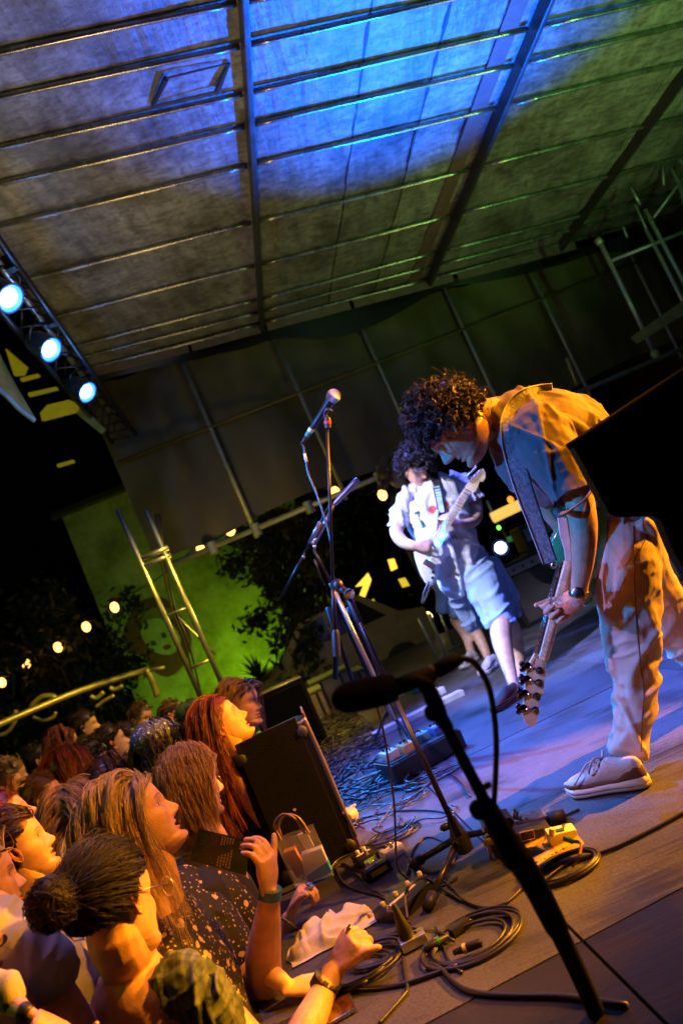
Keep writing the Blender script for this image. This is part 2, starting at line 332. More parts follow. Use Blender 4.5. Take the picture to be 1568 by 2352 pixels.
for j in range(len(ribv)-1):
    for i in range(len(seams)-1):
        u0, u1, v0, v1 = seams[i], seams[i+1], ribv[j], ribv[j+1]
        nu, nv = max(3, int((u1-u0)/.12)), max(3, int((v1-v0)/.12)); uu = np.linspace(u0+.002, u1-.002, nu); vv = np.linspace(v0, v1, nv)
        if i in (2, 3): uu[0] += .008
        G = np.array([[RP(u, v, 0) for v in vv] for u in uu]); 
        sag = fbm(G, 1.7, 3, 3)*.022 + fbm(G*np.array([3, .6, 1]), 2.0, 8, 2)*.008
        edge = np.minimum(1, np.minimum(vv-v0, v1-vv)[None, :]/.1)
        G = G+(sag*edge)[..., None]*EZ
        F = [(a*nv+b, a*nv+b+1, (a+1)*nv+b+1, (a+1)*nv+b) for a in range(nu-1) for b in range(nv-1)]
        mm = MR[[0, 1, 1, 2, 0, 0][i]]
        mesh('roof_sheet', G, F, mm, roof)
for j, v in enumerate(ribv):
    dz = -.03
    sp = [(-.86, 1.20), (1.26, 3.26), (3.34, 6.6)]
    for (a, b) in sp:
        nn = 12; us = np.linspace(a, b, nn)
        pts = np.array([RP(u, v, dz-.006*math.sin(u*2.1+j)) for u in us])
        MB().tube(pts, .021 if j > 2 else .025, 10, True, .8).build('rib', M_RIB, roof, True)
for u, w, m_ in ((1.23, .055, M_BEAM), (3.3, .05, M_BEAM), (5.0, .04, M_BEAM), (-.86, .05, M_BEAM)):
    MB().box(RP(u, 5.2, -.062), (w*.38, 3.6, .06), RAX, .008).build('roof_beam', m_, roof)
MB().box(RP(3.12, 5.2, -.012), (.07, 3.6, .012), RAX, .003).build('roof_seam_strip', mat('seam_brown', (.16, .085, .07), .6), roof)
# ragged dark seam between roof sheets
for u0 in (2.06, 2.62):
    vs_ = np.arange(3.6, 8.3, .035); P = []
    for v in vs_:
        w = .006+.012*max(0, vnoise(np.array([v*9, u0, 0]), 1, 4)); P += [RP(u0-w, v, -.004), RP(u0+w, v, -.004)]
    n_ = len(vs_); mesh('seam_tape', np.array(P), [(2*i, 2*i+1, 2*i+3, 2*i+2) for i in range(n_-1)], M_RUB, roof)
# torn patch, glued on
pc = [RP(u, v, -.02) for u, v in ((.68, 4.72), (1.08, 4.61), (1.12, 4.43), (.66, 4.50))]
fr = MB()
pts = [RP(.60, 4.74, -.02), RP(.72, 4.50, -.03), RP(1.13, 4.50, -.02), RP(1.03, 4.72, -.03), RP(.60, 4.74, -.02)]
fr.tube(np.array(pts[:2]), [.012, .02], 6).tube(np.array(pts[1:3]), [.008, .006], 6).tube(np.array(pts[2:4]), [.012, .02], 6).tube(np.array(pts[3:5]), [.006, .008], 6)
fr.build('roof_patch', M_RUB, roof)
# ------------------------------------------------------------ side wall of hung tarps, its posts and rail
M_TARP = mat('dark_tarp', (.13, .098, .032), .5, var=.55, scale=1.3, bump=.5, bscale=5, stretch=(1, 1, .4))
wall = thing('tarp_wall', 'tall dark wall of hanging tarp between roof and lower rail, posts showing through', 'wall', S(2.5, 9.0, 2.08))
us = np.linspace(-.95, 8.5, 96); zs = np.linspace(0, 1, 34)
G = []
for u in us:
    top = roofz(u)-.12; bot = 2.16+.10*abs(math.sin(u*1.35+.4))
    for t in zs: G.append(S(u, 9.0, bot+(top-bot)*t))
G = np.array(G); cr_ = vnoise(G*np.array([1, 1, .35]), 2.2, 5)*.09+vnoise(G*np.array([1, 1, .5]), 5.5, 9)*.035
G = G+(cr_)[:, None]*EY
nz_ = len(zs); mesh('tarp', G, np.array([(i*nz_+j, (i+1)*nz_+j, (i+1)*nz_+j+1, i*nz_+j+1) for i in range(len(us)-1) for j in range(nz_-1)]), M_TARP, wall)
M_POST = mat('post_metal', (.42, .42, .40), .5, .5, bump=.1)
for u in (.22, 1.34, 2.35, 3.5, 4.6, 5.9):
    MB().tube([S(u, 8.93, 2.0), S(u, 8.90, roofz(u)-.1)], .03 if u < .5 else .022, 10).build('post', M_POST, wall, True)
MB().tube([S(-.9, 8.92, 2.10), S(8.5, 8.92, 2.10)], .032, 10).build('lower_rail', M_POST, wall, True)
MB().tube([S(-.9, 8.9, 3.42), S(2, 8.9, 3.38), S(8.5, 8.9, 3.30)], .02, 8).build('middle_rail', M_TARP, wall, True)
for u in (-.3, .24, .9, 1.8): MB().lathe(S(u, 8.92, 2.02), EZ, [(0, .045), (.0, .055), (.14, .055), (.14, .04)], 12).build('rail_clamp', M_POST, wall, 'auto')
# the sagging hem of dark cloth under the roof end, with the pale strip behind it
us = np.linspace(-.9, 8, 90); P = []
for u in us:
    w = .13+.16*max(0, math.sin((u-1.2)*1.5))*(1 if u > 1.2 else 0)+.05*vnoise(np.array([u*2, 0, 0]))
    for t in (0, .5, 1): P.append(S(u, 8.78+.05*math.sin(u*3+t), roofz(u)-.10-w*t-(.0)))
mesh('dark_hem', np.array(P), np.array([(3*i+j, 3*i+3+j, 3*i+4+j, 3*i+1+j) for i in range(len(us)-1) for j in range(2)]), M_BLACK, wall)
for a, b in ((-.8, .35), (.38, 1.2), (1.28, 2.3), (2.34, 3.6), (3.65, 5.2)):
    MB().box(S((a+b)/2, 8.74, roofz((a+b)/2)-.085), ((b-a)/2, .01, .05), RAX, .004).build('edge_board', mat('edge_board', (.2, .13, .1), .6, bump=.2), wall)
# ------------------------------------------------------------ green lit building outside with a painted face
def wall_green():
    m = bpy.data.materials.new('lime_render'); m.use_nodes = True; N = m.node_tree.nodes; L = m.node_tree.links; b = N['Principled BSDF']
    tc = N.new('ShaderNodeTexCoord'); n = N.new('ShaderNodeTexNoise'); n.inputs['Scale'].default_value = .9; n.inputs['Detail'].default_value = 6; L.new(tc.outputs['Object'], n.inputs[0])
    r = N.new('ShaderNodeValToRGB'); n.inputs['Roughness'].default_value = .75; r.color_ramp.elements[0].position = .4; r.color_ramp.elements[0].color = (.22, .24, .10, 1); r.color_ramp.elements[1].position = .62; r.color_ramp.elements[1].color = (.55, .6, .36, 1); L.new(n.outputs[0], r.inputs[0]); L.new(r.outputs[0], b.inputs['Base Color']); b.inputs['Roughness'].default_value = .85
    return m
VB = 14.0
bld = thing('painted_building', 'pale rendered building outside the stage, its green lit wall painted with a large face', 'building', S(-1.5, VB, -1.15))
MB().box(S(-.72, VB+1.5, 1.6), (1.95, 1.5, 2.75), SAX, .02).build('wall', wall_green(), bld)
MB().box(S(-.72, VB+1.5, 4.41), (2.1, 1.62, .06), SAX, .01).build('roof', M_BEAM, bld)
def paint_blob(name, pts, m, lift):
    P = np.array([onv(x, y, VB) for x, y in pts]); P = catmull(np.vstack([P, P[:1]]), 5)[:-1]
    c = P.mean(0); V = np.vstack([c[None], P])-EY*lift; n = len(P)
    mesh(name, V, [(0, 1+i, 1+(i+1) % n) for i in range(n)], m, bld, False)
mp1 = mat('paint_brown', (.16, .06, .03), .8); mp2 = mat('paint_face', (.42, .5, .3), .8); mp3 = mat('paint_dark', (.05, .06, .03), .8); mp4 = mat('paint_olive', (.22, .2, .09), .8)
paint_blob('painted_hair', [(305, 1400), (330, 1378), (370, 1372), (405, 1400), (440, 1470), (420, 1530), (385, 1555), (350, 1540), (330, 1510), (300, 1495), (285, 1450)], mp1, .004)
paint_blob('painted_brim', [(318, 1440), (340, 1400), (385, 1395), (400, 1420), (350, 1425), (330, 1470)], mp4, .008)
paint_blob('painted_face', [(330, 1430), (355, 1420), (390, 1430), (415, 1470), (400, 1500), (370, 1503), (340, 1485), (324, 1455)], mp2, .012)
paint_blob('painted_eye', [(346, 1474), (354, 1472), (360, 1480), (350, 1484)], mp3, .016)
paint_blob('painted_eye', [(370, 1455), (378, 1453), (384, 1462), (374, 1466)], mp3, .016)
paint_blob('painted_mouth', [(372, 1486), (386, 1480), (394, 1486), (382, 1494)], mp1, .016)
# ------------------------------------------------------------ trees
M_LEAF = mat('dark_leaf', (.022, .04, .012), .6, var=.6, scale=3)
M_BARK = mat('bark', (.06, .045, .03), .9, bump=.6, bscale=20)
def tree(loc, h, r, n, label, leaf=.075, seed=1, crown0=.25):
    R_ = np.random.default_rng(seed); t = thing('tree', label, 'tree', loc, 'trees beyond the stage'); loc = np.array(loc)
    mb = MB(); mb.tube(catmull([loc, loc+[.1, 0, h*.3], loc+[-.05, .1, h*.75]], 4), np.linspace(.16, .05, 9), 8)
    tips = []
    for k in range(9):
        a = R_.uniform(0, 6.28); s = loc+np.array([0, 0, h*R_.uniform(.25, .6)]); e = s+np.array([math.cos(a)*r*.7, math.sin(a)*r*.7, h*.28]); mb.tube(catmull([s, (s+e)/2+[0, 0, -.1], e], 3), np.linspace(.06, .015, 7), 6); tips.append(e)
    mb.build('trunk', M_BARK, t, True)
    cl = loc+np.column_stack([R_.normal(0, r*.5, 46), R_.normal(0, r*.5, 46), R_.uniform(h*crown0, h, 46)])
    c = cl[R_.integers(0, 46, n)]+R_.normal(0, r*.16, (n, 3)); A = R_.normal(size=(n, 3)); A /= np.linalg.norm(A, axis=1)[:, None]; B = np.cross(A, R_.normal(size=(n, 3))); B /= np.linalg.norm(B, axis=1)[:, None]
    s = R_.uniform(.6, 1.3, n)[:, None]*leaf
    V = np.stack([c-A*s, c+B*s*.4, c+A*s, c-B*s*.4], 1).reshape(-1, 3); F = np.arange(4*n).reshape(-1, 4)
    mesh('crown', V, F, M_LEAF, t, False)
for (px, py, v, h, r, n, lb, sd) in ((190, 1640, 12.0, 3.9, .95, 8000, 'dark leafy tree left of the painted face, behind the string of bulbs', 3),
                              (770, 1560, 11.8, 3.7, .75, 7500, 'dark tree beyond the stage rail, right of the green wall', 4),
                              (20, 1700, 15, 4.2, 1.5, 6000, 'almost black tree at the far left edge behind the crowd', 5),
                              (905, 1500, 14.0, 4.0, 1.1, 6000, 'dark tree behind the back guitarist, beyond the yellow lights', 6)):
    p = onv(px, py, v); tree((p[0], p[1], -1.15), h, r, n, lb, seed=sd)
def spiky(px, py, v, lb, sz=.5):
    p = onv(px, py, v); t = thing('spiky_plant', lb, 'plant', p, 'spiky plants before the green wall'); mb = MB()
    for k in range(34):
        a = random.uniform(0, 6.28); e = random.uniform(.3, 1.3); d = np.array([math.cos(a)*math.cos(e), math.sin(a)*math.cos(e), math.sin(e)]); L_ = sz*random.uniform(.6, 1)
        s_ = unit(np.cross(d, EZ))*.022; q = [p, p+d*L_*.5, p+d*L_-EZ*.08]
        mb.add([q[0]-s_*.6, q[0]+s_*.6, q[1]+s_, q[2], q[1]-s_], [(0, 1, 2, 4), (4, 2, 3)])
    mb.build('leaf_rosette', M_LEAF, t)
spiky(600, 1560, 11, 'spiky leaved plant silhouetted at the foot of the green wall, nearer the blonde', .55); spiky(648, 1552, 11.4, 'spiky leaved plant against the green wall beside the dark speaker', .5)
# low pale clutter beyond the stage: covered gear, car, lit yellow shapes
M_GREY = mat('grey_cover', (.20, .18, .16), .6, bump=.4, bscale=12)
def cover(px, py, w, h, dp, lb):
    p = at(px, py, dp); t = thing('covered_case', lb, 'case', (p[0], p[1], p[2]-h), 'grey covered cases at the stage edge')
    MB().box(p-EZ*h/2, (w/2, .25, h/2), SAX, .03).build('cover', M_GREY, t, 'auto'); MB().box(p+EZ*.012, (w/2+.01, .26, .012), SAX, .006).build('lid', mat('green_lid', (.25, .3, .1), .5), t)
    for k in (-1, 1): MB().box(p-EZ*h*.5+EX*k*w*.25-EY*.255, (.012, .006, h*.48), SAX, .002).build('strap', M_BLACK, t)
cover(752, 1552, .42, .5, 8.2, 'grey covered case at the stage edge, behind the right end of the black speaker'); cover(712, 1590, .20, .42, 7.6, 'narrow grey case beside the second black speaker'); cover(806, 1545, .22, .45, 8.6, 'grey case rightmost of the covered cases, by the front microphone')
M_CAR = mat('car_paint', (.28, .25, .10), .3, coat=.5); M_GL = mat('dark_glass', (.02, .02, .02), .1)
def emis(name, col, s): return mat(name, col, .5, emit=col, es=s)
car = thing('parked_car', 'pale car parked outside under yellow light, seen through the mic stands', 'car', at(745, 1500, 11.9)-EZ*.85)
c0 = at(748, 1492, 11.9); 
prof = [(-1.5, -.62), (-1.55, -.2), (-1.35, .02), (-.7, .1), (-.25, .52), (.7, .55), (1.15, .1), (1.5, .02), (1.55, -.62)]
MB().prism([c0+EX*a+EZ*b-EY*.8 for a, b in prof], EY*1.6).build('body', M_CAR, car)
MB().prism([c0+EX*a+EZ*b-EY*.81 for a, b in ((-.5, .14), (-.2, .46), (.1, .48), (.1, .12))], EY*.012).build('window', M_GL, car)
MB().prism([c0+EX*a+EZ*b-EY*.81 for a, b in ((.18, .12), (.18, .48), (.65, .48), (.95, .12))], EY*.012).build('window', M_GL, car)
for a in (-.95, .95):
    MB().lathe(c0+EX*a-EZ*.6-EY*.84, EY, [(0, .1), (0, .28), (.16, .3), (.16, .1)], 18).build('wheel', M_RUB, car, 'auto')
MB().ball(c0+EX*1.5-EZ*.15-EY*.7, .08, 10).build('headlight', emis('warm_lamp', (1, .75, .25), 6), car, True)
M_YL = emis('yellow_lit_glow', (1.0, .62, .05), 1.6); M_YD = emis('yellow_dim_glow', (.85, .6, .03), .9)  # yellow light on awnings and panels put in as emission
def sign(pts, d, m, lb, nm='yellow_lit_shape', cat='sign', th=.05):
    P = np.array([at(x, y, d) for x, y in pts]); t = thing(nm, lb, cat, P.mean(0)); MB().prism(P, Fv*th).build('lit_face', m, t); c_ = P.mean(0); MB().prism(c_+(P-c_)*1.03+Fv*th*.6, Fv*.05).build('backing', M_BLACK, t)
sign([(816, 1348), (845, 1316), (853, 1332), (825, 1407), (812, 1402), (834, 1345)], 12, M_YL, 'glowing yellow bent arrow sign in the dark, left of the white guitar')
sign([(890, 1286), (905, 1283), (913, 1305), (898, 1312)], 12.5, M_YL, 'small glowing yellow panel, upper of the two left of the white guitar')
sign([(914, 1331), (930, 1327), (941, 1345), (924, 1350)], 12.5, M_YD, 'small dim yellow panel, lower of the two left of the white guitar')
sign([(733, 1448), (762, 1446), (812, 1505), (792, 1516)], 13, M_YD, 'slanting yellow lit panel behind the mic stand bases')
sign([(712, 1512), (726, 1488), (758, 1470), (762, 1492), (738, 1512)], 13, M_YL, 'bright yellow lit canopy flap left of the mic stand bases')
sign([(842, 1385), (858, 1376), (861, 1382), (845, 1391)], 12.6, M_YD, 'tiny glowing yellow strip below the bent arrow sign')
def bulb(p, r, m, lb, cat='bulb', grp=None, nm='string_bulb'):
    t = thing(nm, lb, cat, p, grp); MB().ball(p, (r, r, r*1.25), 12).build('globe', m, t, True); MB().lathe(p+EZ*r*1.15, EZ, [(0, r*.5), (0, r*.55), (r*1.1, r*.5), (r*1.1, r*.2)], 10).build('socket', M_BLACK, t, 'auto'); return t
M_BULB = emis('bulb_glow', (1.0, .42, .07), 7)
BL = [(4, 1568, 'leftmost, cut by the picture edge, low over the far crowd'), (60, 1525, 'second from the left, low over the far crowd'), (133, 1487, 'between the dark trees, third from the left'), (198, 1440, 'just left of the painted face, the lower of two'), (263, 1395, 'at the top left corner of the painted hair'), (461, 1262, 'beside the aluminium tower, first right of it'), (527, 1216, 'brightest, midway above the green wall'), (590, 1171, 'touching the foot of the pale wall post'), (656, 1126, 'against the dark tarp, first right of the pale post'), (770, 1130, 'half behind the vocal mic stand'), (878, 1137, 'just left of the back guitarist')]
wires = []
for k, (x, y, s_) in enumerate(BL):
    d = 11.3-.23*k if k < 9 else 9.8
    p = at(x, y, d); wires.append(p); bulb(p, .056 if k not in (6,) else .068, M_BULB, 'warm glowing festoon bulb '+s_, 'bulb', 'festoon bulbs')
wp = []
for a, b in zip(wires[:-1], wires[1:]):
    for t in np.linspace(0, 1, 8, endpoint=False): wp.append(a+(b-a)*t+EZ*(.09-.18*t*(1-t)*2))
tag(MB().tube(np.array(wp), .008, 5).build('bulb_wire', M_CABLE), 'thin sagging black wire carrying the festoon bulbs', 'wire')
for x, y, d, r, c, lb in ((1172, 1148, 9, .035, (1, .12, .01), 'small red indicator lamp above the yellow tube'), (1145, 1212, 7, .017, (.1, 1, .05), 'tiny green indicator lamp right of the white shirt')):
    bulb(at(x, y, d), r, emis('led_%s' % ('red' if c[0] > .5 else 'green'), c, 5), lb, 'lamp', nm='indicator_lamp')
# ------------------------------------------------------------ aluminium tower, wall of railing
def tw(x, y): return at(x, y, 7.6)
tow = thing('aluminium_tower', 'upright aluminium ladder tower lit yellow, left of the green wall', 'tower', (tw(495, 1620)[0], tw(495, 1620)[1], -1.15))
M_TOW = mat('tower_alu', (.5, .5, .42), .35, .8, bump=.1)
for (x0, y0, x1, y1, dd) in ((270, 1170, 478, 1640, 0), (335, 1172, 540, 1640, 0)):
    a, b = at(x0, y0, 7.6+dd), at(x1, y1, 7.6+dd); MB().tube([a, b], .026, 12).build('upright', M_TOW, tow, True)
for (x0, y0, x1, y1, r) in ((328, 1283, 386, 1258, .03), (333, 1300, 392, 1275, .026), (388, 1412, 430, 1396, .014), (437, 1535, 488, 1513, .014)):
    MB().tube([tw(x0, y0), tw(x1, y1)], r, 10).build('rung', M_TOW, tow, True)
for (x0, y0, x1, y1) in ((388, 1412, 487, 1513),):
    MB().tube([tw(x0, y0)+Fv*.2, tw(x1, y1)+Fv*.2], .011, 8).build('brace', M_TOW, tow, True)
cabs = MB()
for k in range(2):
    cabs.tube(catmull([tw(352+k*8, 1180)+Fv*.1, tw(372+k*8, 1290), tw(395+k*8, 1400), tw(425+k*9, 1480), tw(455+k*8, 1600)], 5), .010, 6)
cabs.build('cable_bundle', M_CABLE, tow, True)
rail = thing('metal_railing', 'long yellow lit railing with draped loops behind the far crowd', 'railing', at(200, 1640, 9)-EZ*1)
rp = [at(-60, 1690, 7.6), at(60, 1638, 8), at(190, 1585, 8.4), at(340, 1538, 8.9)]
MR_ = mat('olive_metal', (.45, .42, .16), .35, .5); MB().tube(catmull(rp, 4), .035, 8).build('top_rail', MR_, rail, True)
for pts, r in (([(70, 1625), (95, 1602), (122, 1600), (132, 1612)], .03), ([(76, 1648), (100, 1655), (122, 1648), (128, 1636)], .02), ([(0, 1664), (28, 1650), (38, 1632)], .025), ([(0, 1690), (20, 1680), (36, 1655)], .022), ([(208, 1600), (222, 1604), (238, 1590)], .025), ([(252, 1580), (264, 1584), (282, 1576)], .025), ([(220, 1625), (240, 1610), (262, 1598)], .02), ([(335, 1538), (350, 1565), (362, 1600)], .035), ([(340, 1540), (378, 1534)], .02)):
    MB().tube(catmull([at(x, y, 8.3) for x, y in pts], 5), r, 8).build('draped_loop', MR_, rail, True)
# ------------------------------------------------------------ truss with three blue lamps along the roof's front edge
UT, ZT = -.74, 3.55
truss = thing('lighting_truss', 'dark lighting truss hanging along the front edge of the roof', 'truss', S(UT, 6, ZT))
for du, dz in ((-.14, .14), (.14, .14), (0, .36)):
    MB().tube([S(UT+du, 2.5, ZT+dz), S(UT+du, 9.2, ZT+dz)], .024, 8).build('chord', M_ALU if dz > .3 else M_BLKM, truss, True)
mb = MB()
for k in range(22):
    v = 2.6+k*.3; mb.tube([S(UT-.14, v, ZT+.14), S(UT+.14, v+.15, ZT+.14)], .01, 6).tube([S(UT+.14, v+.15, ZT+.14), S(UT, v+.3, ZT+.36)], .01, 6).tube([S(UT, v, ZT+.36), S(UT-.14, v+.15, ZT+.14)], .01, 6)
mb.build('lattice', M_BLKM, truss, True)
M_LENS = mat('blue_lens', (.6, .75, 1), .3, emit=(.35, .6, 1.0), es=8); M_CAN = mat('blue_can', (.05, .09, .16), .3, .4)
for k, (x, y, nm) in enumerate(((22, 684, 'largest, at the picture edge'), (115, 802, 'middle one of the three'), (199, 900, 'smallest, farthest along the truss'))):
    d = (4.98, 5.9, 6.95)[k]; p = at(x, y, d); t = thing('stage_lamp', 'round blue stage lamp on the truss, '+nm, 'lamp', p, 'blue stage lamps on the front truss')
    ax = unit(unit(CC-p)*.38+EX*.5-EZ*.6)
    MB().lathe(p-ax*.2, ax, [(0, .05), (0, .07), (.06, .095), (.2, .1), (.215, .1), (.215, .09), (.19, .088)], 24).build('housing', M_CAN, t, 'auto')
    MB().lathe(p+ax*-.012, ax, [(0, .01), (0, .068), (.012, .062), (.02, .04)], 24).build('lens', M_LENS, t, True); MB().lathe(p+ax*-.03, ax, [(.012, .070), (.018, .074), (.042, .089), (.04, .086), (.012, .068)], 24).build('halo_ring', mat('halo_ring', (.1, .3, .8), .3, emit=(.01, .16, 1.0), es=1.8), t, True)  # emissive ring stands in for the blue halo round the lamp
    b_, c_ = perp(ax); MB().tube(catmull([p-ax*.1+c_*.11, p-ax*.1+c_*.13+b_*.12, p-ax*.1+b_*.17, p-ax*.1-c_*.13+b_*.12, p-ax*.1-c_*.11], 4), .009, 6).build('yoke', M_BLKM, t, True)
    MB().box(p-ax*.08+b_*.2, (.03, .03, .05), None, .005).build('clamp', M_BLKM, t)
    MB().lathe(p+c_*.1-ax*.02, ax, [(0, .012), (.03, .012)], 8).build('knob', M_LENS if 0 else M_CAN, t, True)
    lamp('POINT', p+ax*.16, p, 6, (.08, .3, 1.0), rad=.05, name='lamp_glow')
# tent corner and yellow lit pieces of the neighbouring rig on the far left
p = at(40, 900, 6); tn = thing('tent_corner', 'pale sagging tent corner at the left edge with a blue lit hem', 'tent', p)
Q = [(-60, 760), (-20, 770), (8, 830), (40, 890), (82, 962), (70, 966), (30, 925), (-10, 890), (-60, 860)]
P = [at(x, y, 6+.003*i) for i, (x, y) in enumerate(Q)]
cn = at(0, 860, 6.15); mesh('canvas', [cn]+P, [(0, i+1, (i+1) % len(P)+1) for i in range(len(P))], mat('pale_canvas', (.34, .38, .3), .7, bump=.4, bscale=9), tn, True)
MB().tube(catmull([at(-40, 870, 5.98), at(10, 905, 5.98), at(45, 940, 5.98), at(80, 966, 5.98)], 5), .018, 8).build('hem', mat('blue_lit_hem', (.25, .4, .6), .5), tn, True)  # blue light on the hem put into its colour
yl = thing('rig_panel', 'yellow lit panels of a neighbouring rig seen between truss and tent', 'panel', at(60, 870, 8))
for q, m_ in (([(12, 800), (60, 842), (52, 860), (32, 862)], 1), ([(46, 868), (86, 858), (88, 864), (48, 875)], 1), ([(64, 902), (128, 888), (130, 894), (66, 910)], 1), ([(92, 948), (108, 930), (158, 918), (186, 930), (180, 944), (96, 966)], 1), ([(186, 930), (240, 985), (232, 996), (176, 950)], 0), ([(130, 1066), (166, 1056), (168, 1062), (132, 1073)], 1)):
    MB().prism([at(x, y, 8) for x, y in q], Fv*.06).build('panel_face', emis('olive_glow', (.5, .42, .01), .2) if m_ else MR_, yl)  # yellow light on the rig pieces put in as dim emission
# ------------------------------------------------------------ dark rigging at the back of the stage (right)
sf = thing('scaffold', 'dark scaffold poles and braces at the back right of the stage', 'scaffold', at(1540, 800, 8)-EZ*2)
SC_ = mat('scaffold_tube', (.5, .5, .5), .4, .7)
for x0, y0, x1, y1, r in ((1372, 545, 1505, 815, .026), (1458, 470, 1500, 560, .012), (1482, 525, 1640, 830, .022), (1480, 480, 1640, 780, .024), (1520, 370, 1524, 425, .012), (1540, 385, 1600, 500, .02), (1448, 430, 1470, 470, .014), (1400, 600, 1600, 520, .02), (1370, 548, 1380, 560, .04), (1560, 420, 1600, 560, .03), (1500, 500, 1590, 380, .014), (1540, 330, 1620, 460, .014), (1430, 520, 1440, 545, .012)):
    MB().tube([at(x0, y0, 8.3), at(x1, y1, 8.3)], r, 8).build('pole', SC_, sf, True)
MB().ball(at(1504, 812, 8.25), .05, 10).build('pole_foot', mat('olive_foot', (.3, .4, .1), .5), sf, True)
MB().prism([at(x, y, 8.2) for x, y in ((1455, 770), (1568, 690), (1620, 655), (1620, 700), (1560, 728), (1470, 785))], Fv*.1).build('cross_beam', MR_, sf)
MB().tube([at(1300, 822, 8.6), at(1326, 884, 8.6)], .022, 8).build('pole', MR_, sf, True)
# back wall of dark cloth behind the stage
P = []; vs_ = np.linspace(-2, 12, 60)
for v in vs_:
    for z in (0, 2, 4): P.append(S(6.6+.06*math.sin(v*7), v, z))
bk = thing('back_drape', 'black drape closing the rear of the stage', 'curtain', S(6.6, 5, 0)); mesh('cloth', P, [(3*i+j, 3*i+3+j, 3*i+4+j, 3*i+1+j) for i in range(59) for j in range(2)], mat('black_cloth', (.015, .013, .012), .9), bk)
# lit tube on a frame, blue floor can at the back
tb = thing('lit_beam', 'thick yellow lit tube on a thin stand behind the strap', 'light', at(1180, 1172, 8.6))
a, b = at(1130, 1190, 8.6), at(1260, 1128, 8.6); MB().tube([a, b], .06, 14).build('tube', emis('tube_glow', (1.0, .62, .12), .95), tb, True); MB().tube([at(1118, 1150, 8.6), at(1136, 1192, 8.6), at(1170, 1245, 8.6)], .014, 8).build('stand', SC_, tb, True)  # light falling on the pale beam put in as emission
MB().tube(catmull([at(1165, 1240, 8.4), at(1200, 1228, 8.4), at(1222, 1205, 8.4), at(1240, 1210, 8.4)], 4), .03, 8).build('green_lit_cable', emis('green_glow', (.02, .22, .06), .5), tb, True)  # green light on the cable put in as emission
p = at(1149, 1258, 6.9); t = thing('stage_lamp', 'blue floor lamp shining at the back, right of the white shirt', 'lamp', p); ax = unit(CC-p)
MB().lathe(p-ax*.15, ax, [(0, .04), (0, .06), (.13, .075), (.15, .075), (.15, .068)], 20).build('housing', M_CAN, t, 'auto'); MB().lathe(p-ax*.01, ax, [(0, .01), (0, .055), (.012, .05), (.02, .02)], 20).build('lens', mat('blue_lens_b', (.6, .75, 1), .3, emit=(.4, .5, 1.0), es=30), t, True)
MB().ball(p-ax*.04, (.09, .09, .09), 14).build('lamp_shell', M_CAN, t, True) if 0 else None
# amplifier stacks behind
def amp(px, py, d, w, h, lb):
    p = at(px, py, d); p[2] = h/2; t = thing('guitar_amp', lb, 'amplifier', (p[0], p[1], 0), 'amplifiers at the back of the stage')
    MB().box(p, (w/2, .16, h/2), SAX, .015).build('cabinet', M_BLACK, t, 'auto'); MB().box(p-EY*.163-EZ*h*.08, (w*.44, .004, h*.36), SAX, .002).build('grille', mat('grille_cloth', (.06, .05, .045), .9, bump=.5, bscale=200), t)
    MB().box(p-EY*.165+EZ*h*.38, (w*.44, .006, h*.07), SAX, .002).build('control_panel', M_ALU, t)
    for k in range(5): MB().lathe(p-EY*.17+EZ*h*.38+EX*(k-2)*w*.16, -EY, [(0, .014), (.02, .012)], 10).build('knob', M_BLACK, t)
    MB().tube(catmull([p+EZ*h/2-EX*.09, p+EZ*(h/2+.03)-EX*.05, p+EZ*(h/2+.03)+EX*.05, p+EZ*h/2+EX*.09], 3), .01, 6).build('handle', M_BLACK, t, True)
amp(1225, 1330, 7.6, .62, .62, 'black guitar amplifier between the two guitarists'); amp(1290, 1300, 7.9, .6, .9, 'taller black amplifier stack behind the bass neck'); amp(1560, 1300, 6.2, .6, .7, 'black amplifier at the right edge behind the bent player')
# stacked frames behind the back guitarist's legs
fr_ = thing('folding_chair', 'folded metal chair frames leaning behind the shorts', 'chair', at(990, 1450, 7.5))
for x0, y0, x1, y1, x2, y2 in ((985, 1410, 1022, 1500, 1060, 1480), (1008, 1402, 1040, 1484, 1050, 1478), (962, 1420, 1006, 1515, 1024, 1502)):
    MB().tube([at(x0, y0, 7.3), at(x1, y1, 7.3), at(x2, y2, 7.3)], .016, 8).build('frame', SC_, fr_, True)
# ------------------------------------------------------------ people: heads, hair, hands, bodies
def ip(z, pts):
    a = np.array(sorted(pts)); return np.interp(z, a[:, 0], a[:, 1])
FRONT = [(-.120, .045), (-.117, .058), (-.112, .074), (-.103, .085), (-.092, .085), (-.082, .078), (-.06, .079), (-.045, .083), (-.02, .083), (-.005, .082), (.012, .089), (.03, .0905), (.05, .088), (.07, .077), (.09, .058), (.105, .035), (.114, .015), (.12, .0)]
BACK = [(-.120, .03), (-.115, .0), (-.105, -.03), (-.085, -.05), (-.06, -.066), (-.03, -.086), (0, -.098), (.03, -.102), (.06, -.097), (.085, -.078), (.105, -.045), (.115, -.02), (.12, 0)]
WIDTH = [(-.120, .012), (-.115, .024), (-.105, .037), (-.09, .049), (-.075, .056), (-.055, .061), (-.03, .066), (0, .071), (.03, .075), (.055, .073), (.08, .061), (.1, .041), (.113, .02), (.12, .0)]
def gz(z, c, s): return np.exp(-((z-c)/s)**2)
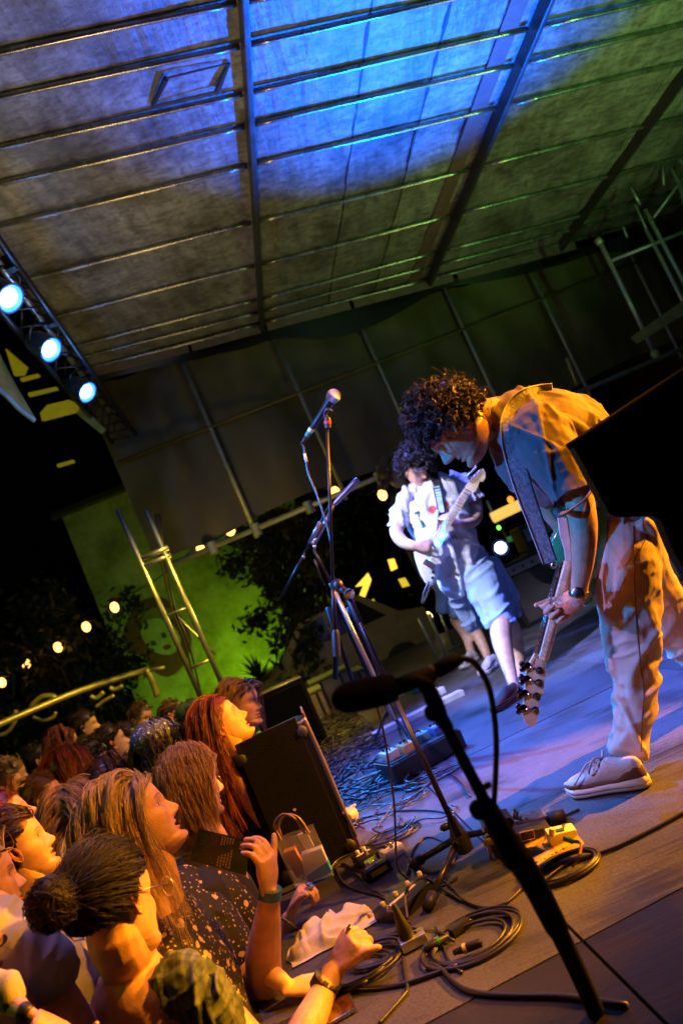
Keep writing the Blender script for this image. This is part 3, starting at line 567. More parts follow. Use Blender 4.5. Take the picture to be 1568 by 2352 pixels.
def head_local(jaw=1.0, mouth=0.0, nose=1.0, brow=(.25, .16, .1), lip=(.95, .55, .5), scalp=(.3, .22, .15), hairline=.055, stubble=0):
    nz, na = 110, 120
    z = np.concatenate([[-.120], np.linspace(-.1195, .1195, nz-2), [.1205]])
    t = np.linspace(0, 1, na, endpoint=False); ang = 2*math.pi*(t-.0) ; ang = ang-.62*np.sin(ang)          # crowd samples to the front (ang=0)
    Z, A = np.meshgrid(z, ang, indexing='ij')
    f = ip(Z, FRONT); b = ip(Z, BACK); w = ip(Z, WIDTH)
    k = np.where(Z < -.03, jaw+(1-jaw)*np.clip((Z+.12)/.09, 0, 1), 1.0); w = w*k
    cx = np.clip((f+b)/2, -.01, .03); cs, sn = np.cos(A), np.sin(A)
    ax = np.where(cs > 0, f-cx, cx-b)
    e = np.where((cs > 0) & (Z < .06), .86, .95)
    X = cx+ax*np.sign(cs)*np.abs(cs)**e; Y = w*np.sign(sn)*np.abs(sn)**.9
    fr = np.clip((cs-.1)/.5, 0, 1); ay = np.abs(Y)
    d = np.zeros_like(X)
    nw = np.interp(Z, [-.05, -.042, -.03, -.01, .01], [.013, .0155, .0125, .0085, .010])
    nh = ip(Z, [(-.056, 0), (-.0505, .001), (-.047, .010), (-.042, .021), (-.036, .0265), (-.029, .026), (-.018, .018), (-.006, .0105), (.006, .0055), (.018, .002), (.03, 0)])*nose
    d += nh*np.exp(-(Y/nw)**2*1.15)
    d += .004*gz(Z, -.041, .007)*np.exp(-((ay-.0145)/.005)**2)                                        # nostril wings
    d -= .0115*gz(Z, -.001, .0125)*np.exp(-((ay-.030)/.0145)**2)                                        # sockets
    d += .0062*gz(Z, -.003, .0075)*np.exp(-((ay-.031)/.0105)**2)                                        # lids
    d += .0035*gz(Z, .015, .006)*np.exp(-((ay-.028)/.017)**2)                                           # brow ridge
    d += .005*gz(Z, -.03, .016)*np.exp(-((ay-.042)/.014)**2)                                            # cheek
    lw = np.exp(-(Y/.021)**4)
    d += (.0062*gz(Z, -.0605, .0045)+.0072*gz(Z, -.0735, .0052)-(.0045+.008*mouth)*gz(Z, -.0665, .0022+.004*mouth))*lw
    d -= .003*gz(Z, -.0835, .006)*np.exp(-(Y/.02)**2); d += .0045*gz(Z, -.098, .010)*np.exp(-(Y/.018)**2)
    d -= .002*gz(Z, -.053, .005)*np.exp(-(Y/.004)**2)
    X = X+d*fr
    V = np.stack([X, Y, Z], -1).reshape(-1, 3)
    c = np.ones((nz, na, 3)); 
    def blend(m, col):
        nonlocal c; m = np.clip(m, 0, 1)[..., None]; c = c*(1-m)+np.array(col)*m
    F_ = (cs > .2)
    blend(.5*gz(Z, -.03, .02)*np.exp(-((ay-.042)/.016)**2)*F_, (1, .8, .75))
    blend(F_*(np.exp(-(Y/.0225)**6))*((Z > -.080) & (Z < -.0575))*.9, lip)
    blend(F_*(gz(Z, -.0665, .0014+.004*mouth)*np.exp(-(Y/.021)**4)), (.25, .1, .08))
    blend(F_*np.exp(-((Z-.0165-.0-(.0035-(ay-.03)**2*14))/.0030)**4)*((ay > .012) & (ay < .048))*.85, brow)
    blend(F_*np.exp(-((Z+.0065+((ay-.031)**2)*-14)/.0016)**2)*((ay > .018) & (ay < .044)), (.08, .05, .04))
    blend(F_*((ay-.031)**2/.00011+(Z+.0025)**2/.000016 < 1)*.85, (1.5, 1.6, 1.7)); blend(F_*((ay-.031)**2/.000022+(Z+.002)**2/.000022 < 1), (.06, .05, .04))
    blend(F_*np.exp(-((ay-.031)/.013)**4)*gz(Z, .0025, .0013), (.2, .12, .1))
    hl = np.where(cs > .0, hairline-.0-.03*np.clip((ay-.045)/.03, 0, 1), np.interp(cs, [-1, -.3, 0], [-.06, -.045, .02]))
    blend((Z > hl)*1.0, scalp)
    if stubble: blend(stubble*(Z < -.035)*F_*(~((Z > -.082) & (Z < -.057) & (ay < .02))), (.55, .5, .48))
    Fc = []
    idx = np.arange(nz*na).reshape(nz, na)
    q = np.stack([idx[:-1, :], np.roll(idx, -1, 1)[:-1, :], np.roll(idx, -1, 1)[1:, :], idx[1:, :]], -1).reshape(-1, 4)
    return V, q, c.reshape(-1, 3)
def ear_local(side):
    nr, nt = 16, 32; r = np.linspace(0, 1, nr); th = np.linspace(0, 2*math.pi, nt, endpoint=False); R_, T = np.meshgrid(r, th, indexing='ij')
    h = np.interp(R_, [0, .28, .42, .6, .72, .86, .95, 1.0], [-.005, -.003, .004, .0075, .004, .010, .009, .0])
    lobe = np.clip(-np.sin(T), 0, 1); h = h*(1-.55*lobe*(R_ > .3))+.004*lobe*(R_ > .3)
    frontside = np.clip(np.cos(T), 0, 1); h = h*(1-.5*frontside*(R_ > .8))
    x = R_*np.cos(T)*.0165*(1-.2*lobe)-.003; z = R_*np.sin(T)*.032-.0; x = x-z*.22
    y = .006+h+np.clip(-x, 0, 1)*.45
    outer = np.stack([x, y, z], -1)
    rim = np.stack([x[-1]*.86, y[-1]*0-.004, z[-1]*.86], -1)[None]
    G = np.concatenate([outer, rim]); n = nr+1; idx = np.arange(n*nt).reshape(n, nt)
    q = np.stack([idx[:-1], np.roll(idx, -1, 1)[:-1], np.roll(idx, -1, 1)[1:], idx[1:]], -1).reshape(-1, 4)
    G = G.reshape(-1, 3)+np.array([-.008, .066, -.012]); G[:, 1] *= side
    return G, q
class Frame:
    """head pose from the picture: centre, depth, facing angle in the picture, turn to (+) or from (-) the lens"""
    def __init__(s, x, y, d, ang, yaw=0, left=False, size=1.0, roll=0, pitch=0):
        s.c = at(x, y, d); vd = unit(s.c-CC); cr = unit(CR-(CR@vd)*vd); cu = np.cross(vd, cr)*-1; cu = unit(CU-(CU@vd)*vd)
        a = math.radians(ang); fi = math.cos(a)*cr+math.sin(a)*cu; ui = (-math.sin(a)*cr+math.cos(a)*cu)*(-1 if left else 1)
        y_ = math.radians(yaw); s.f = math.cos(y_)*fi-math.sin(y_)*vd; s.u = ui
        if pitch:
            q_ = math.radians(pitch); s.f, s.u = math.cos(q_)*s.f-math.sin(q_)*s.u, math.cos(q_)*s.u+math.sin(q_)*s.f
        if roll:
            l = np.cross(s.u, s.f); r_ = math.radians(roll); s.u = unit(math.cos(r_)*s.u+math.sin(r_)*l)
        s.l = np.cross(s.u, s.f); s.M = np.array([s.f, s.l, s.u]); s.k = size
    def w(s, P): return s.c+(np.asarray(P)*s.k)@s.M
    def loc(s, P): return ((np.asarray(P)-s.c)@s.M.T)/s.k
def skin_body(name, fr, parts, mats, parent, vox=None, sm=3, disp=None, head_kw={}, ears=(1, -1), head_vox=True):
    """head grid, ears and fused limbs as one mesh; near bodies are fused by remeshing, the paint carried over"""
    HV, HF, HC = head_local(**head_kw)
    V = [fr.w(HV)]; Fq = [HF]; C_ = [HC]; n = len(HV)
    for s in ears:
        E, q = ear_local(s); V.append(fr.w(E)); Fq.append(q+n); C_.append(np.tile([1.05, .8, .72], (len(E), 1))); n += len(E)
    if parts is not None and len(parts.V):
        if vox:
            PV, PF = remesh(parts, vox, sm, disp)
        else:
            PV, PF = np.vstack(parts.V), parts.F
        V.append(PV); C_.append(np.ones((len(PV), 3)))
        if isinstance(PF, np.ndarray): Fq.append(PF+n); F = np.concatenate(Fq)
        else: F = [tuple(r) for q in Fq for r in q] + [tuple(i+n for i in f) for f in PF]
    else: F = np.concatenate(Fq)
    V = np.vstack(V); C_ = np.vstack(C_)
    return mesh(name, V, F, mats, parent, True, col=np.hstack([C_, np.ones((len(C_), 1))]))
def strands(name, P, rad, m, parent, tint=None, sides=3, taper=.25, var=.35):
    """P: strands x steps x 3 -> thin tapering tubes"""
    n, k, _ = P.shape; T = np.gradient(P, axis=1); T /= np.linalg.norm(T, axis=2)[..., None]+1e-9
    ref = rng.normal(size=(n, 1, 3)); B = np.cross(T, ref); B /= np.linalg.norm(B, axis=2)[..., None]+1e-9; C_ = np.cross(T, B)
    rr = (rad*rng.uniform(.7, 1.3, n))[:, None]*(1-(1-taper)*np.linspace(0, 1, k)**1.5)[None]
    a = np.linspace(0, 2*math.pi, sides, endpoint=False)
    V = P[:, :, None]+(B[:, :, None]*np.cos(a)[:, None]+C_[:, :, None]*np.sin(a)[:, None])*rr[:, :, None, None]
    idx = np.arange(n*k*sides).reshape(n, k, sides); r = np.roll(idx, -1, 2)
    F = np.stack([idx[:, :-1], r[:, :-1], r[:, 1:], idx[:, 1:]], -1).reshape(-1, 4)
    c = np.ones((n, k, sides, 3))*(1+rng.uniform(-var, var, (n, 1, 1, 1)))
    if tint is not None: c = c*np.asarray(tint)
    c = c.reshape(-1, 3); return mesh(name, V.reshape(-1, 3), F, m, parent, True, col=np.hstack([c, np.ones((len(c), 1))]))
def hair_mat(name, col, rough=.36):
    return mat(name, col, rough, 0, var=.3, scale=30, spec=.35, attr='paint')
def scalp_pts(n, lo=-.045, front=.052, side=.03, seed=0):
    R_ = np.random.default_rng(seed); out = []
    while len(out) < n:
        v = R_.normal(size=3); v /= np.linalg.norm(v); p = np.array([v[0]*.098-.005, v[1]*.077, v[2]*.112+.01])
        x, z = p[0], p[2]
        lim = front if x > .055 else (side if x > .015 else np.interp(x, [-.1, -.02, .015], [lo, lo+.015, side-.02]))
        if z > lim: out.append(p)
    return np.array(out)
def sim(fr, roots, L, steps, init, grav=(0, 0, -1), gw=.25, stiff=.6, lift=.008, wave=0, wfreq=30, seed=1, grow=(1, 1), tuck=None):
    """grow guide hairs from the scalp: they keep off the skull and fall"""
    R_ = np.random.default_rng(seed); P = roots.copy(); N_ = P/np.array([.098, .077, .112])**2; N_ /= np.linalg.norm(N_, axis=1)[:, None]
    g = fr.M@np.asarray(grav, float); D = init(roots, N_); D /= np.linalg.norm(D, axis=1)[:, None]+1e-9; out = [P.copy()]; n = len(P)
    Ls = (L*R_.uniform(*grow, n) if np.isscalar(L) else L)/steps; ph = R_.uniform(0, 6.28, n)
    for k in range(steps):
        D = D*stiff+g*gw*(1 if k > 0 else .5); D += R_.normal(0, .03, (n, 3))
        if wave: D = D+wave*np.stack([np.sin(ph+k*wfreq), np.cos(ph*1.7+k*wfreq*.9), np.sin(ph*2.3+k*wfreq*1.1)], -1)
        D /= np.linalg.norm(D, axis=1)[:, None]; P = P+D*Ls[:, None]
        q = P-np.array([-.005, 0, .01]); e = np.linalg.norm(q/np.array([.098+lift, .077+lift, .112+lift]), axis=1)
        ins = (e < 1) ; q[ins] /= e[ins][:, None]; P = q+np.array([-.005, 0, .01])
        if tuck is not None:
            xm = np.interp(P[:, 2], [-.16, -.12, -.02, .045, .075], [tuck+.05, tuck-.005, tuck, tuck+.03, .12]); P[:, 0] = np.where(P[:, 0] > xm, P[:, 0]*.35+xm*.65, P[:, 0])
        out.append(P.copy())
    return np.stack(out, 1)
def children(G, per, r0, r1, seed=2, wave=0.0):
    R_ = np.random.default_rng(seed); n, k, _ = G.shape; C_ = np.repeat(G, per, 0); o = R_.normal(size=(n*per, 1, 3)); o /= np.linalg.norm(o, axis=2)[..., None]; o *= R_.uniform(.2, 1, (n*per, 1, 1))
    t = np.linspace(0, 1, k)[None, :, None]; s = R_.uniform(.75, 1.05, (n*per, 1, 1)); C_ = C_+o*(r0*(1-t)+r1*t)
    if wave:
        ph = R_.uniform(0, 6.28, (n*per, 1, 3)); C_ = C_+wave*np.sin(ph+t*R_.uniform(4, 11, (n*per, 1, 3)))*t
    return C_
def smooth_path(G, f=2):
    n, k, _ = G.shape; t = np.linspace(0, k-1, (k-1)*f+1); i = np.minimum(t.astype(int), k-2); u = (t-i)[None, :, None]
    m = np.gradient(G, axis=1); a, b = G[:, i], G[:, i+1]; ma, mb_ = m[:, i], m[:, i+1]
    return (2*u**3-3*u**2+1)*a+(u**3-2*u**2+u)*ma+(-2*u**3+3*u**2)*b+(u**3-u**2)*mb_
def hair(parent, fr, style, m, n=140, per=14, L=.3, rad=.0009, seed=1, name='hair', cap=True, lift=.010, part='mid', wave=.006, front=.052, side=.03, lo=-.045, tuck=.012, gw=.24, lback=1.0):
    roots = scalp_pts(n, seed=seed, front=front, side=side, lo=lo)
    if style == 'long':
        def init(p, N_):
            o = np.zeros_like(p); sy = np.sign(p[:, 1]+1e-4); o[:, 1] = sy*.7; o[:, 0] = -.5-.3*(p[:, 0] > .03); o[:, 2] = -.1
            return N_*.5+o-(np.sum(o*N_, 1)[:, None])*N_*.8
        G = sim(fr, roots, L, 14, init, gw=gw, stiff=.75, lift=lift, seed=seed, grow=(.8, 1.1), wave=.05, wfreq=.9, tuck=tuck)
        G = smooth_path(G, 1); C_ = children(G, per, .013, .008, seed, wave)
    elif style == 'short':
        def init(p, N_): return N_*.45+np.array([-.8, 0, -.2])-(N_@np.array([-.8, 0, -.2]))[:, None]*N_*.7
        G = sim(fr, roots, L, 6, init, gw=.08, stiff=.9, lift=lift*.8, seed=seed, grow=(.6, 1.2)); C_ = children(G, per, .011, .008, seed, wave*.4)
    elif style == 'curly':
        kL = (lback+(1.15-lback)*np.clip((roots[:, 0]+.07)/.08, 0, 1)); L = L*kL*np.random.default_rng(seed).uniform(.6, 1.2, n)
        def init(p, N_): return N_*1.0+np.random.default_rng(seed).normal(0, .5, p.shape)
        G = sim(fr, roots, L, 12, init, gw=.10, stiff=.75, lift=lift, seed=seed, wave=.75, wfreq=.75, grow=(.6, 1.2)); G = smooth_path(G, 1); C_ = children(G, per, .006, .003, seed, wave*.3)
    elif style == 'back':                                   # combed back to a knot
        kn = np.array([-.135, 0, .02])
        def init(p, N_): d = kn-p; return d-(np.sum(d*N_, 1)[:, None])*N_*.9+N_*.1
        P = roots.copy(); out = [P.copy()]
        for k in range(12):
            d = kn-P; dl = np.linalg.norm(d, axis=1)[:, None]; d /= dl; N_ = P/np.array([.098, .077, .112])**2; N_ /= np.linalg.norm(N_, axis=1)[:, None]
            d = d-np.minimum(0, np.sum(d*N_, 1))[:, None]*N_*.95; P = P+d*np.minimum(dl, .02)
            q = P-np.array([-.005, 0, .01]); e = np.linalg.norm(q/np.array([.098+lift, .077+lift, .112+lift]), axis=1); ins = e < 1; q[ins] /= e[ins][:, None]; P = q+np.array([-.005, 0, .01]); out.append(P.copy())
        G = np.stack(out, 1); C_ = children(G, per, .010, .006, seed, .003)
    else: return
    if cap:
        V, q, _ = head_local(); 
        hl = np.where(V[:, 0] > .015, np.where(V[:, 0] > .05, front+.006, side+.004), np.interp(V[:, 0], [-.1, -.02, .015], [lo, lo+.02, side-.015]))
        keep = V[:, 2] > hl; f = q[keep[q].all(1)]; c0 = np.array([-.005, 0, .01]); V2 = c0+(V-c0)*(1+(lift*.62)/.09); V2 = V2+fbm(V2, 45, seed, 2)[:, None]*.0015
        u, inv = np.unique(f, return_inverse=True); cc = np.full((len(u), 4), .6); cc[:, 3] = 1
        mesh(name+'_cap', fr.w(V2[u]), inv.reshape(-1, 4), m, parent, True, col=cc)
    fl_ = children(G[::2], 2, .022, .03, seed+50, .02); strands(name, fr.w(np.concatenate([C_, fl_])), rad*fr.k, m, parent)
# hands
def hand(mb, wrist, fd, pn, size=1.0, curl=(.3, .35, .4, .45), thumb=.6, spread=.12, tcurl=.3, mirror=1, width=.5):
    """palm and five bent fingers; fd finger direction, pn palm normal (the side the fingers close to)"""
    f = unit(fd); n = unit(pn-(np.asarray(pn)@f)*f); s = np.cross(f, n)*mirror; k = size; w = np.asarray(wrist, float)
    P = [w, w+f*.03*k, w+f*.075*k+n*.003]
    mb.tube(catmull([w-f*.015*k, w+f*.02*k, w+f*.055*k, w+f*.088*k], 3), np.interp(np.linspace(0, 1, 10), [0, .3, .7, 1], [.026*k, .034*k, .041*k, .036*k]), 14, True, .42, ref=s)
    ls = (.072, .082, .076, .058)
    for i in range(4):
        off = (i-1.5)*.0195*k; b = w+f*(.085-.004*abs(i-1.2))*k+s*-off; a = curl[i]; d = unit(f-s*spread*(i-1.5)*.6); pts = [b-f*.03*k, b]; L_ = ls[i]*k; th = 0
        for j, q in enumerate((.48, .30, .24)):
            th += a*(1.0, 1.15, .8)[j]; dd = d*math.cos(th)+n*math.sin(th); pts.append(pts[-1]+dd*L_*q)
        r = .0088*k; pp = catmull(pts, 3); mb.tube(pp, np.linspace(r*1.08, r*.78, len(pp)), 8); mb.ball(pts[-1], r*.8, 8)
    b = w+f*.022*k+s*.024*k; d = unit(f*math.cos(thumb)+s*math.sin(thumb)); p1 = b+d*.042*k+n*.006*k; d2 = unit(d+n*tcurl*.6); p2 = p1+d2*.034*k; d3 = unit(d2+n*tcurl); p3 = p2+d3*.026*k
    pp = catmull([b-d*.01*k, b+d*.015*k, p1, p2, p3], 3); mb.tube(pp, np.interp(np.linspace(0, 1, len(pp)), [0, .35, .7, 1], [.014*k, .013*k, .0105*k, .0085*k]), 8); mb.ball(p3, .0085*k, 8)
def torso_mb(nb, fb, sc_=1.0, grow=0.0, z0=0, z1=9, lean=0.0, widths=None, sway=None):
    """upright trunk from neck base nb down, facing horizontal direction fb"""
    sec = [(-.07, .052, .055, .012), (-.03, .055, .058, .006), (0, .068, .064, 0), (.03, .115, .074, -.004), (.055, .160, .082, -.004), (.085, .190, .09, 0), (.12, .203, .098, .004), (.18, .195, .108, .012), (.27, .175, .112, .016), (.36, .158, .105, .012), (.45, .155, .105, .01), (.55, .17, .115, 0), (.62, .175, .12, -.01), (.70, .165, .115, -.005)]
    fb = unit(fb); sd = np.cross(EZ, fb); V = []; n = 28; ang = np.linspace(0, 2*math.pi, n, endpoint=False); k = 0
    for z, w, d, o in sec:
        if z < z0 or z > z1: continue
        c = nb-EZ*z*sc_+fb*(o*sc_-lean*z)
        V.append(c+(sd*np.sign(np.cos(ang))[:, None]*(np.abs(np.cos(ang))**.85)[:, None]*(w*sc_+grow))+fb*(np.sign(np.sin(ang))*np.abs(np.sin(ang))**.85)[:, None]*(d*sc_+grow)); k += 1
    F = [(i*n+j, (i+1)*n+j, (i+1)*n+(j+1) % n, i*n+(j+1) % n) for i in range(k-1) for j in range(n)]; F += [tuple(range(n)), tuple((k-1)*n+j for j in range(n-1, -1, -1))]
    return np.vstack(V), F
def cloth_mat(name, col, var=.12, sheen=0, rough=.8, bump=.25, bscale=350): return mat(name, col, rough, var=var, scale=6, bump=bump, bscale=bscale, sheen=sheen)
def folds(q, seed, a, w=.22, k=4.5):
    """long soft creases: q = (across, along, depth) in units of the crease spacing"""
    q = np.asarray(q); q = np.stack([q[..., 0], q[..., 1]/k, q[..., 2]*.5], -1); wv = vnoise(q, .7, seed+9)*.35; n1 = vnoise(q+wv[..., None], 1, seed)
    return a*(np.exp(-(n1/w)**2)-.45)
def fold_disp(seed, a=.006, freq=9, st=None):
    def f(V, N):
        U2 = V@CU; R2 = V@CR; D2 = V@Fv; c, s_ = math.cos(.5+seed), math.sin(.5+seed)
        d1 = folds(np.stack([R2*freq+U2*freq*.3, U2*freq, D2*freq], -1), seed, a*1.2); d2 = folds(np.stack([(R2*c+U2*s_)*freq*1.6, (-R2*s_+U2*c)*freq*1.6, D2*freq], -1), seed+5, a*.6)
        return d1+d2+a*.2*vnoise(V, freq*3, seed+2)
    return f
def hollow(V, p, n, R, dep=.03):
    """flatten a rounded cloth end at plane (p, n) and sink its middle so it reads as an open hem"""
    n = unit(n); d = V-p; s = d@n; rad = np.linalg.norm(d-s[:, None]*n, axis=1); m = (s > -.002) & (rad < R*1.6) & (s < R*2.2)
    V = V.copy(); k = np.clip((.93-rad/R)/.12, 0, 1); V[m] += n*((-s-dep*k)[m])[:, None]; return V
def generic(name, label, fr, fb, shirt, skin, group='people in the crowd', body=1.0, hs=None, nbo=None, legs=True, shoulders=1.0, arms=True, sleeves=True, head_kw={}, vox=None, ears=(1, -1), lean=0, tank=False, extra=None):
    nb = fr.w([-.045, 0, -.115])-EZ*.065+fb*-.012 if nbo is None else nbo
    t = thing(name, label, 'person', (nb[0], nb[1], -1.15), group)
    mb = MB(); mb.add(*torso_mb(nb, fb, body, lean=lean)); sd = np.cross(EZ, unit(fb))
    mb.tube(catmull([fr.w([-.02, 0, -.03]), fr.w([-.022, 0, -.08]), nb-EZ*.0+fb*.01], 4), np.linspace(.056, .062, 9)*fr.k, 16)
    if extra: extra(mb)
    for s in (1, -1):
        sh = nb+sd*s*.185*body-EZ*.085; el = sh-EZ*.27+sd*s*.04+fb*.02; wr = el+fb*.10-EZ*.22
        if arms: mb.tube(catmull([sh, (sh+el)/2, el, (el+wr)/2, wr], 3), np.interp(np.linspace(0, 1, 13), [0, .5, .6, 1], [.052, .042, .038, .026])*body, 12); 
        if legs: hp = nb-EZ*.68+sd*s*.09; mb.tube([hp, hp-EZ*.4, hp-EZ*.85+fb*.01], [.085, .06, .045], 10)
    skin_body('body', fr, mb, skin, t, vox=vox, head_kw=head_kw, ears=ears)
    if shirt:
        cb = MB(); cb.add(*torso_mb(nb, fb, body, .010, z0=.0 if not tank else .1, lean=lean))
        if sleeves:
            for s in (1, -1):
                sh = nb+sd*s*.165*body-EZ*.08; el = sh-EZ*.21+sd*s*.05+fb*.015; cb.tube([sh-sd*s*.03, sh+sd*s*.02-EZ*.03, (sh+el)/2+sd*s*.01, el], [.06, .068, .064, .066], 14)
        V, F = remesh(cb, .012, 2, fold_disp(int(abs(fr.c[0])*100) % 50, .006)); mesh('shirt', V, F, shirt, t, True)
        if legs:
            lg = MB()
            for s in (1, -1): hp = nb-EZ*.62+sd*s*.09; lg.tube([hp, hp-EZ*.4, hp-EZ*.92], [.105, .08, .07], 12)
            lg.build('trousers', cloth_mat('dark_denim', (.03, .035, .05)), t, True)
    return t, nb, sd
# ------------------------------------------------------------ the crowd
H_BRN = hair_mat('hair_brown', (.10, .05, .028)); H_BLD = hair_mat('hair_blonde', (.46, .33, .16)); H_LBR = hair_mat('hair_light_brown', (.30, .18, .09)); H_RED = hair_mat('hair_red', (.16, .035, .02)); H_BLK = hair_mat('hair_black', (.010, .007, .006), .55); H_DK = hair_mat('hair_dark_brown', (.045, .022, .014))
C_WHT = cloth_mat('white_cotton', (.56, .55, .54)); C_BLK = cloth_mat('black_cotton', (.008, .008, .008)); C_GRY = cloth_mat('grey_print', (.35, .35, .38), var=.5); C_RED = cloth_mat('dark_red_cotton', (.12, .02, .02)); C_OLV = cloth_mat('olive_cotton', (.09, .08, .04))
FB = unit(EX+EY*.12)
def pattern_mat(name, base, cols, scale, thr=.3, rnd=1):
    m = bpy.data.materials.new(name); m.use_nodes = True; N = m.node_tree.nodes; L = m.node_tree.links; b = N['Principled BSDF']; tc = N.new('ShaderNodeTexCoord')
    prev = None
    for i, (c, s_, th) in enumerate(cols):
        th += .06
        v = N.new('ShaderNodeTexVoronoi'); v.inputs['Scale'].default_value = s_; v.inputs['Randomness'].default_value = rnd; L.new(tc.outputs['Object'], v.inputs['Vector'])
        ns = N.new('ShaderNodeTexNoise'); ns.inputs['Scale'].default_value = s_*3; L.new(tc.outputs['Object'], ns.inputs['Vector'])
        ad = N.new('ShaderNodeMath'); ad.operation = 'MULTIPLY_ADD'; ad.inputs[1].default_value = .35; L.new(ns.outputs[0], ad.inputs[0]); L.new(v.outputs['Distance'], ad.inputs[2])
        r = N.new('ShaderNodeValToRGB'); r.color_ramp.elements[0].position = th+.17; r.color_ramp.elements[0].color = (1, 1, 1, 1); r.color_ramp.elements[1].position = th+.2; r.color_ramp.elements[1].color = (0, 0, 0, 1); L.new(ad.outputs[0], r.inputs[0])
        mx = N.new('ShaderNodeMix'); mx.data_type = 'RGBA'; L.new(r.outputs[0], mx.inputs[0]); mx.inputs[7].default_value = (*c, 1)
        if prev is None: mx.inputs[6].default_value = (*base, 1)
        else: L.new(prev, mx.inputs[6])
        prev = mx.outputs[2]
    L.new(prev, b.inputs['Base Color']); b.inputs['Roughness'].default_value = .75
    return m
M_FLOR = pattern_mat('floral_print', (.012, .01, .012), [((.45, .34, .18), 75, .16), ((.6, .42, .25), 26, .15)], 1)
M_BAND = pattern_mat('paisley_print', (.02, .03, .09), [((.12, .25, .8), 110, .2), ((.3, .45, .9), 45, .14)], 1)
def check_mat(name, c1, c2, c3, s):
    m = bpy.data.materials.new(name); m.use_nodes = True; N = m.node_tree.nodes; L = m.node_tree.links; b = N['Principled BSDF']; tc = N.new('ShaderNodeTexCoord'); prev = None
    for k, (ax, sc_) in enumerate((('X', s), ('Z', s), ('Y', s*.9))):
        w = N.new('ShaderNodeTexWave'); w.bands_direction = ax; w.inputs['Scale'].default_value = sc_; w.inputs['Distortion'].default_value = .8; w.inputs['Detail'].default_value = 1; L.new(tc.outputs['Object'], w.inputs[0])
        r = N.new('ShaderNodeValToRGB'); r.color_ramp.elements[0].position = .62; r.color_ramp.elements[0].color = (*c1, 1); r.color_ramp.elements[1].position = .72; r.color_ramp.elements[1].color = (*(c2 if k < 1 else c3), 1); L.new(w.outputs[0], r.inputs[0])
        if prev is None: prev = r.outputs[0]
        else:
            mx = N.new('ShaderNodeMix'); mx.data_type = 'RGBA'; mx.blend_type = 'MIX'; mx.inputs[0].default_value = .45; L.new(prev, mx.inputs[6]); L.new(r.outputs[0], mx.inputs[7]); prev = mx.outputs[2]
    L.new(prev, b.inputs['Base Color']); b.inputs['Roughness'].default_value = .85
    return m
M_CHK = check_mat('green_check', (.07, .10, .07), (.22, .26, .2), (.02, .03, .03), 16)
def L_(mb, pts, ratio=.9, n=14): mb.add(*limb(pts, n=n, ratio=ratio)); return mb
def px(x, y, d): return at(x, y, d)
# ---- far heads (soft, dim)
far = [(325, 1652, 6.3, 10, 40, H_BRN, 'curly haired person far back in the crowd, facing the camera under the railing', 'curly', C_BLK, None),
       (258, 1708, 5.0, 30, -10, H_DK, 'person with parted dark hair, face tilted up, left of the patterned cap', 'short', C_RED, None),
       (300, 1702, 5.4, 20, 20, H_DK, 'person with glasses just behind the patterned cap', 'short', C_BLK, None),
       (198, 1668, 6.4, 20, 10, H_DK, 'dark haired person far back, above the profile of the tall man', 'short', C_BLK, None),
       (92, 1748, 5.6, 20, 0, H_BLK, 'dim green lit person in a dark hood, far back on the left', 'short', C_OLV, None),
       (30, 1785, 5.2, 20, -20, H_LBR, 'dim green lit person with pale hair at the left, behind the upturned face', 'short', C_OLV, None),
       (14, 1812, 4.2, 20, 0, H_BRN, 'person at the left picture edge half hidden behind the upturned face', 'short', C_BLK, None),
       (445, 1650, 5.6, 20, 0, H_BLK, 'person in a dark cap with a green lit crown behind the red haired woman', 'short', C_RED, 'cap'),
       (398, 1640, 6.6, 15, 10, H_BRN, 'dim person far back, just left of the capped one', 'short', C_BLK, None),
       (148, 1712, 5.0, 24, -15, H_RED, 'person with dark red hair far back left of the tall man', 'long', C_RED, None)]
C_CAP = cloth_mat('cap_cloth', (.05, .09, .06))
for x, y, d, a, yw, hm, lb, st, sh, ex in far:
    fr = Frame(x, y, d, a, yw); t, nb, sd = generic('person', lb, fr, FB, sh, M_SKIN, group='people in the crowd')
    hair(t, fr, st, hm, n=60, per=7, L={'curly': .07, 'short': .05, 'long': .3}[st], rad=.0022, seed=int(x))
    if ex:
        mb = MB(); mb.ball(fr.w([-.01, 0, .05]), (.112, .088, .085), 16, fr.M); mb.add(*tube([fr.w([.06, 0, .045]), fr.w([.15, 0, .03])], [.06, .045], 12, True, .1, ref=fr.l)); mb.build('cap', C_CAP, t, True)
# ---- middle rows
fr = Frame(214, 1752, 4.3, 22, 0); t, nb, sd = generic('person', 'tall dark haired man in sharp profile behind the long red hair', fr, FB, C_BLK, M_SKIN, head_kw=dict(stubble=.5)); hair(t, fr, 'short', H_DK, n=110, per=9, L=.055, rad=.0016, seed=11, lift=.016, front=.03)
fr = Frame(160, 1772, 3.9, 25, -42); t, nb, sd = generic('person', 'person with long red hair hanging down, in front of the tall man in profile', fr, FB, C_BLK, M_SKIN); hair(t, fr, 'long', H_RED, n=110, per=9, L=.34, rad=.0017, seed=12)
fr = Frame(105, 1838, 3.7, 30, 8); t, nb, sd = generic('person', 'short haired man with pale cap of hair looking up to the right, ear showing', fr, FB, C_WHT, M_SKIN, head_kw=dict(stubble=.3, scalp=(.55, .42, .3))); hair(t, fr, 'short', H_BRN, n=120, per=9, L=.028, rad=.0014, seed=13, lift=.006)
fr = Frame(178, 1872, 3.1, 25, -62); t, nb, sd = generic('person', 'person seen from behind with smooth light brown hair left of the blonde', fr, FB, C_GRY, M_SKIN); hair(t, fr, 'long', H_LBR, n=150, per=10, L=.32, rad=.0015, seed=14, wave=.003)
